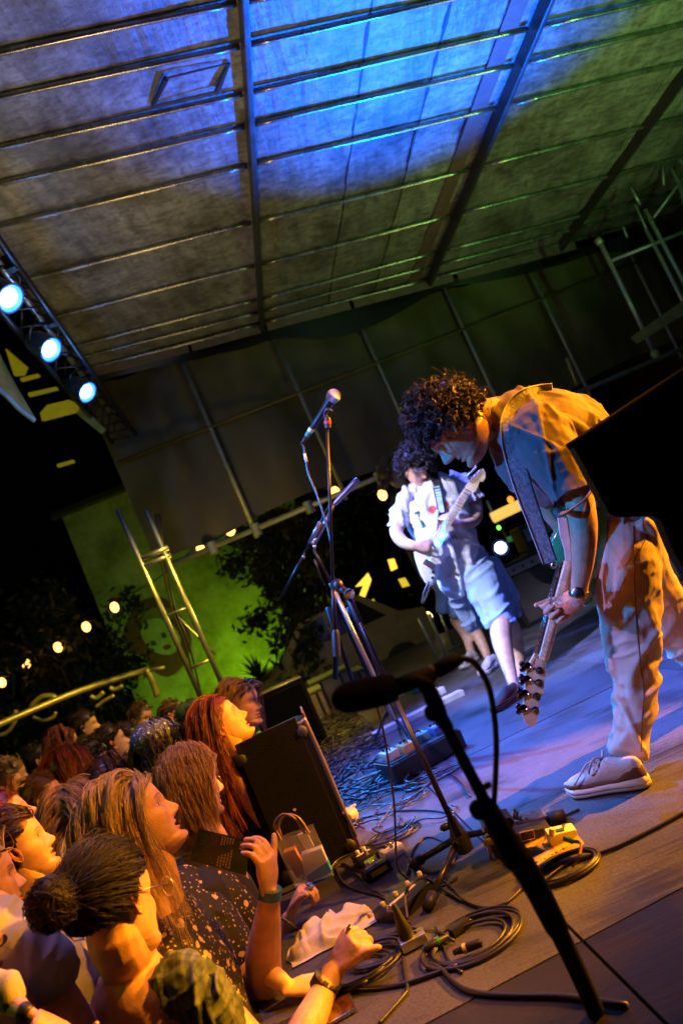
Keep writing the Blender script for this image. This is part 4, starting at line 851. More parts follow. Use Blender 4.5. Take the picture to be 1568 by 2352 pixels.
fr = Frame(264, 1806, 3.2, 20, -40); t, nb, sd = generic('person', 'person with dark reddish hair between the blonde and the patterned cap', fr, FB, C_BLK, M_SKIN); hair(t, fr, 'long', H_DK, n=110, per=9, L=.22, rad=.0016, seed=15)
fr = Frame(22, 1884, 3.2, 42, 5); t, nb, sd = generic('person', 'person at the left edge with face thrown back and red brown hair', fr, FB, C_BLK, M_SKIN, head_kw=dict(mouth=.4)); hair(t, fr, 'short', H_RED, n=110, per=9, L=.07, rad=.0016, seed=16)
fr = Frame(45, 1946, 2.55, 33, 8); t, nb, sd = generic('person', 'woman with hair pulled back and a small earring at the left edge, grey printed shirt', fr, FB, C_GRY, M_SKIN, head_kw=dict(mouth=.6)); hair(t, fr, 'back', H_DK, n=200, per=10, L=.2, rad=.0013, seed=17)
MB().ball(fr.w([-.012, .078, -.05]), .005, 8).tube([fr.w([-.012, .078, -.045]), fr.w([-.010, .078, -.03])], .0015, 6).build('earring', M_STEEL, t, True)
fr = Frame(-38, 2028, 2.2, 20, 0); 
def ex_(mb): L_(mb, [(80, 2210, 1.8, 85), (120, 2280, 1.78, 96), (175, 2360, 1.74, 92), (230, 2440, 1.7, 85)])
t, nb, sd = generic('person', 'person in a plain white t-shirt bending at the lower left edge, face cut off', fr, unit(EX+EY*.3), None, M_SKIN, extra=ex_, arms=False, nbo=px(-30, 2110, 2.0), body=.8); hair(t, fr, 'short', H_BLD, n=100, per=8, L=.06, rad=.0015, seed=18)
cb = MB(); L_(cb, [(-80, 2150, 1.85, 200), (20, 2190, 1.85, 200), (40, 2300, 1.9, 210), (30, 2450, 1.95, 230)], 1.3); L_(cb, [(40, 2165, 1.8, 150), (90, 2205, 1.78, 140), (132, 2240, 1.76, 120)])
V, F = remesh(cb, .007, 3, fold_disp(5, .009, 11)); mesh('tshirt', V, F, cloth_mat('pale_grey_cotton', (.33, .33, .36)), t, True)
def ex_(mb):
    L_(mb, [(20, 2300, 1.5, 60), (60, 2325, 1.42, 34), (90, 2345, 1.4, 26)]); hand(mb, px(92, 2346, 1.4), unit(CR-CU*.7), unit(CU), .8, (.5, .5, .5, .5))
fr = Frame(-120, 2160, 1.6, 20, 0); t, nb, sd = generic('person', 'person almost out of frame at the lower left, pale sleeve and a black wrist strap', fr, FB, None, M_SKIN, extra=ex_, arms=False, nbo=px(-110, 2290, 1.75), body=.8); hair(t, fr, 'short', H_BLD, n=60, per=8, L=.06, rad=.0015, seed=18)
cb = MB(); L_(cb, [(-80, 2290, 1.6, 180), (-60, 2400, 1.6, 190)]); L_(cb, [(-40, 2260, 1.5, 100), (10, 2275, 1.48, 75), (28, 2300, 1.47, 66)]); V, F = remesh(cb, .008, 3, fold_disp(6, .006, 14)); mesh('tshirt', V, F, cloth_mat('pale_grey_cotton', (.33, .33, .36)), t, True)
MB().add(*limb([(52, 2322, 1.415, 40), (64, 2328, 1.41, 36)])).build('wrist_strap', M_BLACK, t, True)
# red haired woman at the speaker
fr = Frame(508, 1666, 3.15, 44, 3); 
def ex_(mb): L_(mb, [(500, 1765, 3.15, 60), (545, 1785, 3.02, 52), (572, 1835, 3.02, 44), (606, 1890, 3.02, 34)]); 
t, nb, sd = generic('person', 'red haired woman in a black top looking up beside the black speaker', fr, FB, None, M_SKIN, extra=ex_, arms=False, nbo=px(500, 1752, 3.25), body=.86, head_kw=dict(mouth=.25)); hair(t, fr, 'long', H_RED, n=150, per=12, L=.36, rad=.0014, seed=20, wave=.008)
cb = MB(); cb.add(*torso_mb(nb, FB, .86, .008, z0=.05)); V, F = remesh(cb, .012, 2, fold_disp(3, .004)); mesh('black_top', V, F, C_BLK, t, True)
MB().ball(fr.w([-.014, .078, -.046]), .006, 8).build('earring', M_STEEL, t, True)
fr = Frame(552, 1618, 3.7, 15, 30); t, nb, sd = generic('person', 'person with long greenish blonde hair between the red haired woman and the speaker', fr, FB, C_BLK, M_SKIN); hair(t, fr, 'long', H_LBR, n=120, per=9, L=.26, rad=.0018, seed=21)
# patterned cap
fr = Frame(372, 1728, 3.1, 15, -45); t, nb, sd = generic('person', 'person in black wearing a blue paisley patterned cap', fr, FB, C_BLK, M_SKIN); hair(t, fr, 'long', H_BLK, n=110, per=9, L=.16, rad=.0016, seed=22)
mb = MB(); mb.ball(fr.w([-.006, 0, .055]), (.118, .092, .078), 22, fr.M); mb.build('cap', M_BAND, t, True)
mb = MB(); mb.tube(catmull([fr.w([.104*math.cos(a)-.006, .086*math.sin(a), .035]) for a in np.linspace(0, 6.28, 24)], 2), .012, 8); mb.build('cap_band', M_BLACK, t, True)
# bob haired, with the tattooed hand
fr = Frame(438, 1800, 2.5, 14, -24)
def ex_(mb):
    L_(mb, [(470, 1890, 2.494, 62), (520, 1975, 2.459, 58), (560, 2060, 2.436, 52), (610, 2190, 2.482, 46), (652, 2170, 2.482, 38), (664, 2105, 2.482, 33)])
    hand(mb, px(666, 2100, 2.482), unit(CU*.85+CR*.42), unit(CR-Fv*.2), 1.05, (1.0, 1.05, 1.1, 1.1), thumb=.5, mirror=-1)
t, nb, sd = generic('person', 'person with a brown bob and thin glasses, tattooed hand raised with a chain bracelet', fr, FB, C_BLK, M_SKIN, extra=ex_, arms=False, vox=.005); hair(t, fr, 'long', H_LBR, n=320, per=14, L=.18, rad=.0010, seed=23, tuck=.015, wave=.004, gw=.42, lift=.006)
g_ = MB(); g_.tube(catmull([fr.w([.1, .05, .0]), fr.w([.09, .062, -.016]), fr.w([.1, .045, -.028]), fr.w([.112, .02, -.02]), fr.w([.112, .018, .002]), fr.w([.1, .05, .0])], 4), .0011, 6).tube([fr.w([.092, .06, -.002]), fr.w([-.01, .08, .0])], .0012, 6); g_.build('glasses', M_STEEL, t, True)
bp_ = [px(648, 2112, 2.459), px(660, 2118, 2.424), px(674, 2126, 2.436), px(683, 2136, 2.471)]; mb = MB()
for p in catmull(bp_, 6): mb.ball(p, .0055, 6)
mb.build('chain_bracelet', M_STEEL, t, True); MB().lathe(px(712, 2034, 2.459), unit(CU+CR*.5), [(-.004, .0105), (-.004, .013), (.004, .013), (.004, .0105)], 14).build('ring', M_STEEL, t, True)
# blonde
fr = Frame(312, 1886, 2.06, 37, 2, size=1.02)
def ex_(mb):
    L_(mb, [(470, 2085, 2.266, 100), (540, 2180, 2.195, 92), (602, 2262, 2.100, 84), (604, 2200, 2.065, 84), (612, 2130, 2.041, 68), (618, 2070, 2.030, 50), (618, 2050, 2.030, 47)])
    hand(mb, px(617, 2048, 2.030), unit(CU*.97-CR*.1), unit(-CR*.9+Fv*.45), 1.02, (.55, .6, .6, .55), thumb=.45, tcurl=.1, spread=.12, mirror=-1)
t, nb, sd = generic('person', 'blonde woman with a black hair clip and floral dress, looking up with one arm raised', fr, FB, None, M_SKIN, arms=False, extra=ex_, head_kw=dict(scalp=(.35, .28, .2), mouth=.8), vox=.0045)
hair(t, fr, 'long', H_BLD, n=260, per=22, L=.40, rad=.0008, seed=4, wave=.010, front=.06)
cb = MB(); cb.add(*torso_mb(nb, FB, .98, .009, z0=.03)); L_(cb, [(430, 2050, 2.3, 120), (500, 2068, 2.28, 130), (560, 2130, 2.3, 116), (600, 2200, 2.35, 100)]); L_(cb, [(470, 2150, 2.3, 200), (540, 2240, 2.26, 190), (590, 2350, 2.3, 190)]); L_(cb, [(400, 2060, 2.242, 150), (470, 2110, 2.195, 130), (540, 2195, 2.159, 112)]); V, F = remesh(cb, .007, 3, fold_disp(4, .006, 10)); mesh('floral_dress', V, F, M_FLOR, t, True)
mb = MB(); mb.tube(catmull([fr.w([.012, .088, .088]), fr.w([-.012, .098, .075]), fr.w([-.036, .104, .055])], 5), [.003]*10+[.002], 8, True, .5); mb.build('hair_clip', M_BLKM, t, True)
M_WB = mat('blue_wristband', (.02, .12, .42), .45)
def band(x, y, d, w, hpx, ang, par, m=M_WB, marks=3):
    a = math.radians(ang); ax = unit(math.cos(a)*CR+math.sin(a)*CU); c = px(x, y, d); r = w*d/FP/2; b, c2 = perp(ax, CR); h = hpx*d/FP/2
    mb = MB(); mb.lathe(c-ax*h, ax, [(0, r*.98), (0, r*1.03), (2*h, r*1.03), (2*h, r*.98)], 24); o = mb.build('wristband', m, par, 'auto')
    vd = unit(CC-c); side = unit(np.cross(ax, vd)); q = MB()
    for k in range(marks):
        s_ = (k-(marks-1)/2)*.5; n_ = unit(vd*math.cos(s_)+side*math.sin(s_)); tt = np.cross(ax, n_); q.box(c+n_*(r*1.045), (h*.55, h*.55, .0006), np.array([ax, tt, n_]))
        for j in (-1, 0, 1): q.box(c+n_*(r*1.05)+tt*j*h*.38, (h*.5, h*.1, .0008), np.array([ax, tt, n_]))
    q.build('wristband_print', mat('band_print', (.55, .5, .42), .6), o); return o
band(620, 2052, 2.03, 52, 22, 86, t)
# flyer in her hand
fl = thing('flyer', 'dark green printed flyer held up by the blonde woman, with rows of small writing', 'flyer', px(505, 1958, 1.76))
FPx = [(457, 1904, 2.12), (574, 1931, 2.06), (565, 2012, 2.06), (436, 1976, 2.12)]; P4 = np.array([px(*q) for q in FPx]); nf = unit(np.cross(P4[1]-P4[0], P4[3]-P4[0])); nf = nf if nf@(CC-P4[0]) > 0 else -nf
MB().prism(P4, -nf*.0006).build('paper', mat('flyer_green', (.045, .10, .03), .35, var=.5, scale=30), fl)
def q4(s, t_): return P4[0]*(1-s)*(1-t_)+P4[1]*s*(1-t_)+P4[2]*s*t_+P4[3]*(1-s)*t_
ink = MB(); ex = unit(P4[1]-P4[0]); ey = unit(np.cross(nf, ex)); R_ = random.Random(3)
for c in range(5):
    s = .47+c*.052
    t_ = .06
    while t_ < .9:
        l = R_.uniform(.03, .09); a, b, c_, d_ = q4(s, t_), q4(s+.03, t_), q4(s+.03, t_+l), q4(s, t_+l); ink.add([a+nf*.0004, b+nf*.0004, c_+nf*.0004, d_+nf*.0004], [(0, 1, 2, 3)]); t_ += l+.02
for t_ in (.1, .16, .22, .28): ink.add([q4(.82, t_)+nf*.0004, q4(.9, t_)+nf*.0004, q4(.9, t_+.035)+nf*.0004, q4(.82, t_+.035)+nf*.0004], [(0, 1, 2, 3)])
ink.build('print_lines', mat('flyer_ink', (.6, .62, .35), .6), fl)
mb = MB()
for k in range(70): s, t_ = R_.uniform(.03, .42), R_.uniform(.06, .92); mb.add([q4(s, t_)+nf*.0004, q4(s+.03, t_)+nf*.0004, q4(s+.025, t_+.03)+nf*.0004], [(0, 1, 2)])
mb.build('print_art', mat('flyer_art', (.2, .3, .12), .6), fl)
# bun woman, nearest
fr = Frame(262, 2074, 1.76, 17, -38, size=1.02); fbn = unit(EX*.8+EY*.6)
def ex_(mb):
    L_(mb, [(395, 2275, 1.80, 110), (450, 2300, 1.78, 100), (520, 2345, 1.74, 92), (600, 2430, 1.70, 90), (660, 2450, 1.70, 88), (700, 2370, 1.76, 84), (738, 2290, 1.86, 62), (765, 2232, 1.92, 50)], 1.0)
    hand(mb, px(768, 2226, 1.93), unit(CU*.8+CR*.45), unit(CR*.8-CU*.3+Fv*.4), 1.06, (1.15, 1.2, 1.2, 1.2), thumb=.35, tcurl=.5, mirror=-1)
t, nb, sd = generic('person', 'woman with dark hair bun and thin glasses, bare back, green puff sleeve', fr, fbn, None, M_SKIN, arms=False, extra=ex_, vox=.0045, nbo=px(292, 2216, 1.78), head_kw=dict(scalp=(.08, .05, .04)))
hair(t, fr, 'back', H_BLK, n=460, per=15, L=.2, rad=.0008, seed=31, lift=.014, front=.058)
kn = fr.w([-.150, 0, .035]); mb = MB(); mb.ball(kn, (.05, .05, .055), 20, fr.M); V, F = remesh(mb, .006, 2, lambda V, N: .008*vnoise(V, 28, 4)); mesh('bun', V, F, H_BLK, t, True, col=np.ones((len(V), 4)))
G = []; R_ = np.random.default_rng(9)
for k in range(420):
    ax = unit(R_.normal(size=3)); b, c = perp(ax); r = .053+R_.normal()*.004; a0 = R_.uniform(0, 6.28); aa = np.linspace(a0, a0+R_.uniform(1, 2.6), 10); G.append(kn+(np.cos(aa)[:, None]*b*r+np.sin(aa)[:, None]*c*r*.95)+R_.normal(0, .002, (10, 3)))
strands('bun_hair', np.array(G), .0011, H_BLK, t)
# stray nape hair
g_ = MB(); g_.tube([fr.w([-.005, -.077, .002]), fr.w([.10, -.068, .0])], .0016, 8).tube(catmull([fr.w([.104, -.062+.018*math.cos(a), -.006+.02*math.sin(a)]) for a in np.linspace(0, 6.28, 14)], 2), .0011, 6); g_.build('glasses', M_STEEL, t, True)
cb = MB(); L_(cb, [(378, 2262, 1.757, 118), (425, 2265, 1.684, 140), (470, 2300, 1.659, 128), (500, 2345, 1.684, 122)], 1.05); V, F = remesh(cb, .0055, 2, fold_disp(8, .011, 22)); mesh('puff_sleeve', V, F, M_CHK, t, True)
cb = MB(); L_(cb, [(488, 2238, 1.659, 20), (500, 2262, 1.635, 26), (480, 2330, 1.610, 26), (484, 2380, 1.610, 24)]); V, F = remesh(cb, .004, 1, fold_disp(9, .006, 40)); mesh('sleeve_frill', V, F, M_CHK, t, True)
cb = MB(); cb.add(*torso_mb(nb, fbn, 1.02, .010, z0=.26)); L_(cb, [(172, 2290, 2.025, 26), (150, 2330, 2.001, 40), (135, 2380, 1.976, 60)]); V, F = remesh(cb, .007, 2, fold_disp(12, .005, 20)); mesh('dress', V, F, M_CHK, t, True)
band(747, 2262, 1.885, 66, 28, 62, t, mat('dark_wristband', (.02, .03, .06), .5)); MB().lathe(px(800, 2135, 1.94), unit(CU*.6-CR*.8), [(-.003, .0095), (-.003, .0115), (.003, .0115), (.003, .0095)], 14).build('ring', M_STEEL, t, True)
# the flat hand resting low on the stage beside her
fr = Frame(585, 2130, 2.35, 20, -60) 
t = thing('person', 'person hidden behind the raised arm, one hand resting low on the stage edge', 'person', px(560, 2350, 2.5)-EZ*.6, 'people in the crowd'); mb = MB(); L_(mb, [(600, 2230, 2.1, 60), (640, 2252, 2.02, 44), (660, 2270, 2.0, 38)]); hand(mb, px(662, 2272, 2.0), unit(CR+CU*.12), unit(-CU), .95, (.25, .3, .35, .4), thumb=.6)
V, F = remesh(mb, .0045, 3); mesh('body', V, F, M_SKIN2, t, True); cb = MB(); L_(cb, [(560, 2160, 2.5, 110), (575, 2260, 2.45, 120), (580, 2400, 2.5, 120)]); L_(cb, [(560, 2190, 2.4, 80), (610, 2235, 2.1, 66)]); V, F = remesh(cb, .008, 2, fold_disp(14, .006)); mesh('shirt', V, F, C_OLV, t, True)
# ------------------------------------------------------------ the bent player with the green bass
from mathutils.bvhtree import BVHTree
def bvh_of(objs):
    V = []; F = []; n = 0
    for o in objs:
        L = rootloc(o); v = np.array([vv.co[:] for vv in o.data.vertices])+L; V.append(v); F += [tuple(i+n for i in p.vertices) for p in o.data.polygons]; n += len(v)
    return BVHTree.FromPolygons([tuple(v) for v in np.vstack(V)], F)
def drape(bv, x, y, dflt, off=.004):
    r = ray(x, y); h = bv.ray_cast(Vector(CC), Vector(unit(r)))
    if h[0] is None: return at(x, y, dflt)
    d = (np.array(h[0])-CC)@Fv; return at(x, y, min(d, dflt+.25)-off)
def ribbon(pts, side, w, th=.003):
    """flat strap along pts; side: unit vectors across"""
    P = np.asarray(pts); n = len(P); T = np.gradient(P, axis=0); T /= np.linalg.norm(T, axis=1)[:, None]; side = np.asarray(side); nn = np.cross(T, side); nn /= np.linalg.norm(nn, axis=1)[:, None]+1e-9
    w = np.broadcast_to(np.asarray(w, float), (n,))[:, None]
    V = np.stack([P-side*w/2-nn*th, P+side*w/2-nn*th, P+side*w/2+nn*th, P-side*w/2+nn*th], 1).reshape(-1, 3)
    F = [(i*4+j, i*4+(j+1) % 4, (i+1)*4+(j+1) % 4, (i+1)*4+j) for i in range(n-1) for j in range(4)]+[(3, 2, 1, 0), tuple((n-1)*4+j for j in range(4))]
    return V, F
HB = hair_mat('hair_curls', (.016, .011, .009), .3)
C_TEE = cloth_mat('faded_navy_cotton', (.155, .115, .125), rough=.85, bump=.25, bscale=500); C_PANT = cloth_mat('cream_canvas', (.46, .35, .27), rough=.85, bump=.3, bscale=420)
p1 = thing('person', 'guitarist bent far forward in a dark tee and pale work trousers, watch on his wrist', 'person', flr(1440, 1800), 'players on the stage')
fr = Frame(1039, 973, 2.5, -117, 6, left=True, size=1.12)
mb = MB(); L_(mb, [(1078, 962, 2.51, 84), (1105, 962, 2.52, 90), (1140, 965, 2.53, 110), (1175, 975, 2.54, 130)])
L_(mb, [(1250, 1010, 2.45, 100), (1318, 1120, 2.37, 70), (1334, 1170, 2.35, 66), (1340, 1225, 2.35, 62), (1338, 1290, 2.37, 51), (1331, 1340, 2.39, 41), (1329, 1372, 2.40, 40)])
L_(mb, [(1200, 1080, 2.66, 70), (1260, 1160, 2.7, 60), (1330, 1250, 2.68, 46), (1360, 1290, 2.64, 38)])
hand(mb, px(1326, 1372, 2.43), unit(-CR*.74-CU*.6+Fv*.25), unit(-Fv*.8-CR*.5+CU*.1), 1.02, (1.0, 1.05, 1.1, 1.15), thumb=.25, tcurl=.55, mirror=1, spread=.05)
hand(mb, px(1360, 1292, 2.62), unit(-CR*.5-CU*.8), unit(-Fv), 1.0, (.5, .5, .6, .6))
skin_body('body', fr, mb, M_SKIN, p1, vox=.0045, head_kw=dict(stubble=.35, scalp=(.12, .09, .07), jaw=1.06, nose=1.15))
hair(p1, fr, 'curly', HB, n=430, per=15, L=.062, rad=.0011, seed=40, lift=.012, front=.035, side=.012, lo=-.05, wave=.012, lback=.15)
def exf(x): return x
# second layer of loose curls
sp = scalp_pts(260, seed=41, front=.03, side=.005, lo=-.055); R_ = np.random.default_rng(41); G = []
for q in sp:
    nrm = unit(q/np.array([.098, .077, .112])**2); b, c = perp(nrm); r = R_.uniform(.008, .017); ph = R_.uniform(0, 6.28); tt = np.linspace(0, R_.uniform(4, 8), 16); L1 = R_.uniform(.02, .045)*(.15+.95*min(1, max(0, (q[0]+.07)/.08))); drift = (b*R_.normal()+c*R_.normal())*.02
    kb = min(1, max(0, (q[0]+.07)/.08)); G.append(q+nrm*(.003+.007*kb+L1*tt[:, None]/8)+(np.cos(tt+ph)[:, None]*b+np.sin(tt+ph)[:, None]*c)*r*(.28+.72*min(1, max(0, (q[0]+.07)/.08)))*(tt[:, None]/4).clip(.2, 1)+drift*tt[:, None]/6)
G = children(np.array(G), 9, .0035, .0025, 5); strands('curls', fr.w(G), .0011*1.12, HB, p1)
# tee
cb = MB(); L_(cb, [(1135, 952, 2.53, 92), (1168, 962, 2.54, 150), (1215, 985, 2.56, 205), (1280, 1005, 2.58, 222), (1345, 1050, 2.6, 214), (1400, 1105, 2.62, 190), (1440, 1165, 2.62, 168), (1452, 1200, 2.6, 150)], 1.22, 26)
L_(cb, [(1215, 985, 2.47, 165), (1262, 1050, 2.41, 150), (1300, 1105, 2.38, 124), (1320, 1141, 2.36, 112)], 1.0, 20)
L_(cb, [(1165, 1010, 2.56, 110), (1200, 1070, 2.54, 120), (1238, 1120, 2.52, 96), (1268, 1150, 2.5, 56)], 1.2); L_(cb, [(1200, 1040, 2.66, 110), (1240, 1110, 2.7, 96), (1272, 1150, 2.7, 84)], .9)
def tee_disp(V, N):
    a = (V-px(1250, 1000, 2.5)); u_ = a@CR; w_ = a@CU; f_ = a@Fv; sl = (f_ < -.1)*1.0
    d = folds(np.stack([(u_+.25*w_)*17, (w_-.25*u_)*17, f_*8], -1), 3, .013, .15)*(1-.4*sl)+folds(np.stack([(u_*.5+w_*.85)*24, (w_*.5-u_*.85)*24, f_*10], -1), 4, .006, .14)
    return d+.0015*vnoise(V, 60, 4)
V, F = remesh(cb, .005, 4, tee_disp); V = hollow(V, px(1320, 1143, 2.36), unit(px(1345, 1190, 2.34)-px(1305, 1112, 2.38)), .078)
# open the sleeve end so the cuff reads
tee = mesh('tee', V, F, C_TEE, p1, True)
mb = MB(); hem = [(1275, 1172), (1290, 1182), (1322, 1163), (1352, 1136), (1366, 1110)]
hp = catmull([px(x, y, d) for (x, y), d in zip(hem, (2.35, 2.30, 2.285, 2.29, 2.33))], 5); V2, F2 = ribbon(hp, np.tile(unit(CU*.55-CR*-.55+0*Fv), (len(hp), 1)), .022, .003); mesh('sleeve_hem', V2, F2, C_TEE, p1, True)
# trousers
cb = MB(); L_(cb, [(1438, 1222, 2.58, 122), (1440, 1260, 2.56, 142), (1443, 1320, 2.53, 148), (1447, 1400, 2.52, 142), (1450, 1470, 2.51, 136), (1456, 1540, 2.5, 118), (1458, 1600, 2.5, 108), (1452, 1660, 2.5, 106), (1444, 1710, 2.49, 104), (1441, 1728, 2.49, 100)], 1.05, 26)
L_(cb, [(1425, 1200, 2.66, 150), (1450, 1280, 2.76, 150), (1490, 1370, 2.82, 140), (1545, 1440, 2.86, 124), (1620, 1500, 2.9, 116), (1700, 1570, 2.92, 104)], 1.0, 22)
L_(cb, [(1472, 1205, 2.5, 50), (1488, 1225, 2.5, 46), (1495, 1280, 2.5, 50)], .8)
def pant_disp(V, N):
    a = V-px(1445, 1450, 2.5); u_, w_, f_ = a@CR, a@CU, a@Fv; m = np.clip((-w_+.25)/.3, .15, 1)
    d = folds(np.stack([(w_*.62-u_*.78)*11, (u_*.62+w_*.78)*11, f_*7], -1), 6, .014, .17, 3.2)*m+folds(np.stack([(w_*.35+u_*.93)*14, (u_*.35-w_*.93)*14, f_*7], -1), 8, .014, .16, 4)*m+folds(np.stack([(w_*.9-u_*.4)*20, (u_*.9+w_*.4)*20, f_*9], -1), 12, .006, .14, 3)*m
    hem = np.clip((-w_-.34)/.06, 0, 1); return d*(1-hem*.6)+.0015*vnoise(V, 50, 4)
V, F = remesh(cb, .005, 4, pant_disp); V = hollow(V, px(1442, 1736, 2.49), unit(px(1440, 1800, 2.49)-px(1444, 1700, 2.49)), .076); pants = mesh('trousers', V, F, C_PANT, p1, True)
bp1 = bvh_of([pants]); bt1 = bvh_of([tee]); M_STI = mat('dark_stitch', (.10, .05, .02), .8)
def seam(bv, pts, r, m, nm, d=2.4):
    P = catmull([np.array([x, y, 0.]) for x, y in pts], 8); mb = MB(); mb.tube(np.array([drape(bv, q[0], q[1], d, .0005) for q in P]), r, 5); return mb.build(nm, m, p1, True)
seam(bp1, [(1454, 1208), (1456, 1290), (1458, 1360), (1462, 1440), (1470, 1520), (1478, 1590), (1474, 1660), (1472, 1728)], .0016, M_STI, 'side_seam')
seam(bp1, [(1476, 1190), (1478, 1215), (1488, 1224)], .0016, M_STI, 'pocket_seam'); seam(bp1, [(1488, 1226), (1470, 1262), (1456, 1285)], .0013, M_STI, 'pocket_seam')
def patch(bv, quad, nm, m, off=.004):
    q = np.array(quad, float); n = 8; V = []
    for i in range(n):
        for j in range(n):
            s, t_ = i/(n-1), j/(n-1); p = q[0]*(1-s)*(1-t_)+q[1]*s*(1-t_)+q[2]*s*t_+q[3]*(1-s)*t_; V.append(drape(bv, p[0], p[1], 2.42, off))
    return mesh(nm, V, [(i*n+j, (i+1)*n+j, (i+1)*n+j+1, i*n+j+1) for i in range(n-1) for j in range(n-1)], m, p1, True)
patch(bp1, [(1457, 1296), (1493, 1288), (1496, 1366), (1459, 1372)], 'leg_pocket', C_PANT)
seam(bp1, [(1457, 1298), (1493, 1290)], .0022, M_STI, 'pocket_seam'); seam(bp1, [(1459, 1373), (1496, 1366)], .0022, M_STI, 'pocket_seam'); seam(bp1, [(1494, 1290), (1497, 1366)], .0013, M_STI, 'pocket_seam')
# strap
sp_ = catmull([np.array([x, y, 0.]) for x, y in ((1268, 893), (1235, 897), (1198, 912), (1176, 945), (1170, 990), (1178, 1040), (1192, 1090), (1208, 1140), (1226, 1190), (1244, 1240), (1262, 1292))], 5)
P = np.array([drape(bt1, q[0], q[1], 2.40 if q[1] > 1080 else 2.5, .007) for q in sp_])
for k in range(1, len(P)-1): pass
dd = (P-CC)@Fv; dd[sp_[:, 1] > 1060] = np.minimum(dd[sp_[:, 1] > 1060], np.linspace(2.38, 2.40, (sp_[:, 1] > 1060).sum()))
for _ in range(6): dd[1:-1] = (dd[:-2]+2*dd[1:-1]+dd[2:])/4
P = np.array([at(q[0], q[1], d) for q, d in zip(sp_, dd)]); T = np.gradient(P, axis=0); T /= np.linalg.norm(T, axis=1)[:, None]; vd = (CC-P); vd /= np.linalg.norm(vd, axis=1)[:, None]; sd_ = np.cross(T, vd); sd_ /= np.linalg.norm(sd_, axis=1)[:, None]
wv = np.interp(sp_[:, 1], [890, 960, 1100, 1300], [.03, .055, .052, .04]); V, F = ribbon(P, sd_, wv, .003)
sg = thing('guitar_strap', 'wide grey guitar strap over the bent player\'s back, hanging to the bass', 'strap', P[len(P)//2]); mesh('webbing', V, F, mat('strap_grey', (.26, .27, .30), .85, var=.5, scale=90, bump=.6, bscale=300), sg, False)
for s_ in (-1, 1):
    mb = MB(); mb.tube(P+sd_*(wv[:, None]/2)*s_+vd*.003, .0028, 6); mb.build('edge_piping', M_BLACK if s_ < 0 else mat('piping_grey', (.3, .3, .32), .7), sg, True)
MB().ball(px(1270, 1298, 2.385), .011, 10).build('strap_button', M_STEEL, sg, True)
# bass guitar
bs = thing('bass_guitar', 'green bass guitar with pale maple neck pointing at the floor', 'guitar', px(1300, 1300, 2.5))
M_GRN_ = mat('green_lacquer', (.03, .28, .13), .12, var=.5, scale=4, coat=.8); M_MAP = mat('maple', (.74, .56, .33), .3, var=.25, scale=3, stretch=(1, 1, 12), coat=.3); M_ROS = mat('rosewood', (.05, .025, .02), .5)
ob = [(1268, 1168), (1280, 1158), (1292, 1172), (1288, 1200), (1272, 1232), (1266, 1258), (1276, 1292), (1300, 1310), (1318, 1340), (1340, 1392), (1360, 1384), (1372, 1330), (1392, 1260), (1392, 1180), (1350, 1140), (1310, 1150)]
O2 = catmull(np.array([[x, y, 0.] for x, y in ob+ob[:1]]), 5)[:-1]; P = np.array([at(x, y, 2.5) for x, y, _ in O2]); c_ = P.mean(0)
lay = []
for k, (dz, s_) in enumerate(((0, .93), (.006, .985), (.02, 1.0), (.04, .985), (.046, .93))): lay.append(c_+(P-c_)*s_+Fv*dz)
n = len(P); V = np.vstack(lay+[[lay[0].mean(0)], [lay[-1].mean(0)]]); F = [(k*n+i, k*n+(i+1) % n, (k+1)*n+(i+1) % n, (k+1)*n+i) for k in range(4) for i in range(n)]+[(5*n, (i+1) % n, i) for i in range(n)]+[(5*n+1, 4*n+i, 4*n+(i+1) % n) for i in range(n)]
mesh('guitar_body', V, F, M_GRN_, bs, True)
mb = MB(); g1 = [px(x, y, 2.485) for x, y in ((1280, 1185), (1286, 1230), (1296, 1262), (1300, 1300), (1312, 1302), (1308, 1240), (1300, 1190))]; mb.prism(g1, Fv*.006).build('pickguard', mat('white_plastic', (.75, .75, .72), .25), bs)
def nk(t, w): # centre line of the neck in the picture
    x = 1299+(1240-1299)*t; y = 1296+(1512-1296)*t; return x, y
mb = MB(); pts = []; 
for t_ in np.linspace(0, 1, 12): x, y = nk(t_, 0); pts.append((x+6, y, 2.465-.03*t_, 30-3*t_))
mb.add(*limb(pts, 14, 1, .75)).build('neck', M_MAP, bs, True)
ax1 = unit(px(1240, 1512, 2.44)-px(1299, 1296, 2.47)); sdn = unit(np.cross(ax1, Fv)); sdn = sdn if sdn@CR < 0 else -sdn
fb_ = [px(nk(t_, 0)[0]-7.5, nk(t_, 0)[1], 2.465-.03*t_) for t_ in np.linspace(-.02, 1.0, 12)]; V, F = ribbon(np.array(fb_)+unit(ray(1262, 1400))*.018, np.tile(unit(ray(1262, 1400)), (12, 1)), .046, .0045); mesh('fretboard', V, F, M_ROS, bs, False)
for t_ in np.linspace(.03, .97, 20)**1.0:
    x, y = nk(t_, 0); c = px(x-13, y, 2.462-.03*t_); MB().box(c, (.0012, .026, .0012), np.array([sdn, unit(ray(1262, 1400)), ax1])).build('fret', M_STEEL, bs)
for k in range(4):
    o = (k-1.5)*.011; a, b = px(nk(-.02, 0)[0]-16, nk(-.02, 0)[1], 2.465)+Fv*o, px(nk(1.06, 0)[0]-14, nk(1.06, 0)[1], 2.435)+Fv*o; MB().tube([a, b], .0011, 5).build('string', M_STEEL, bs, True)
hs = [(1228, 1502), (1252, 1508), (1253, 1530), (1248, 1580), (1251, 1588), (1237, 1612), (1234, 1652), (1226, 1668), (1214, 1668), (1204, 1655), (1201, 1635), (1206, 1590), (1210, 1540)]
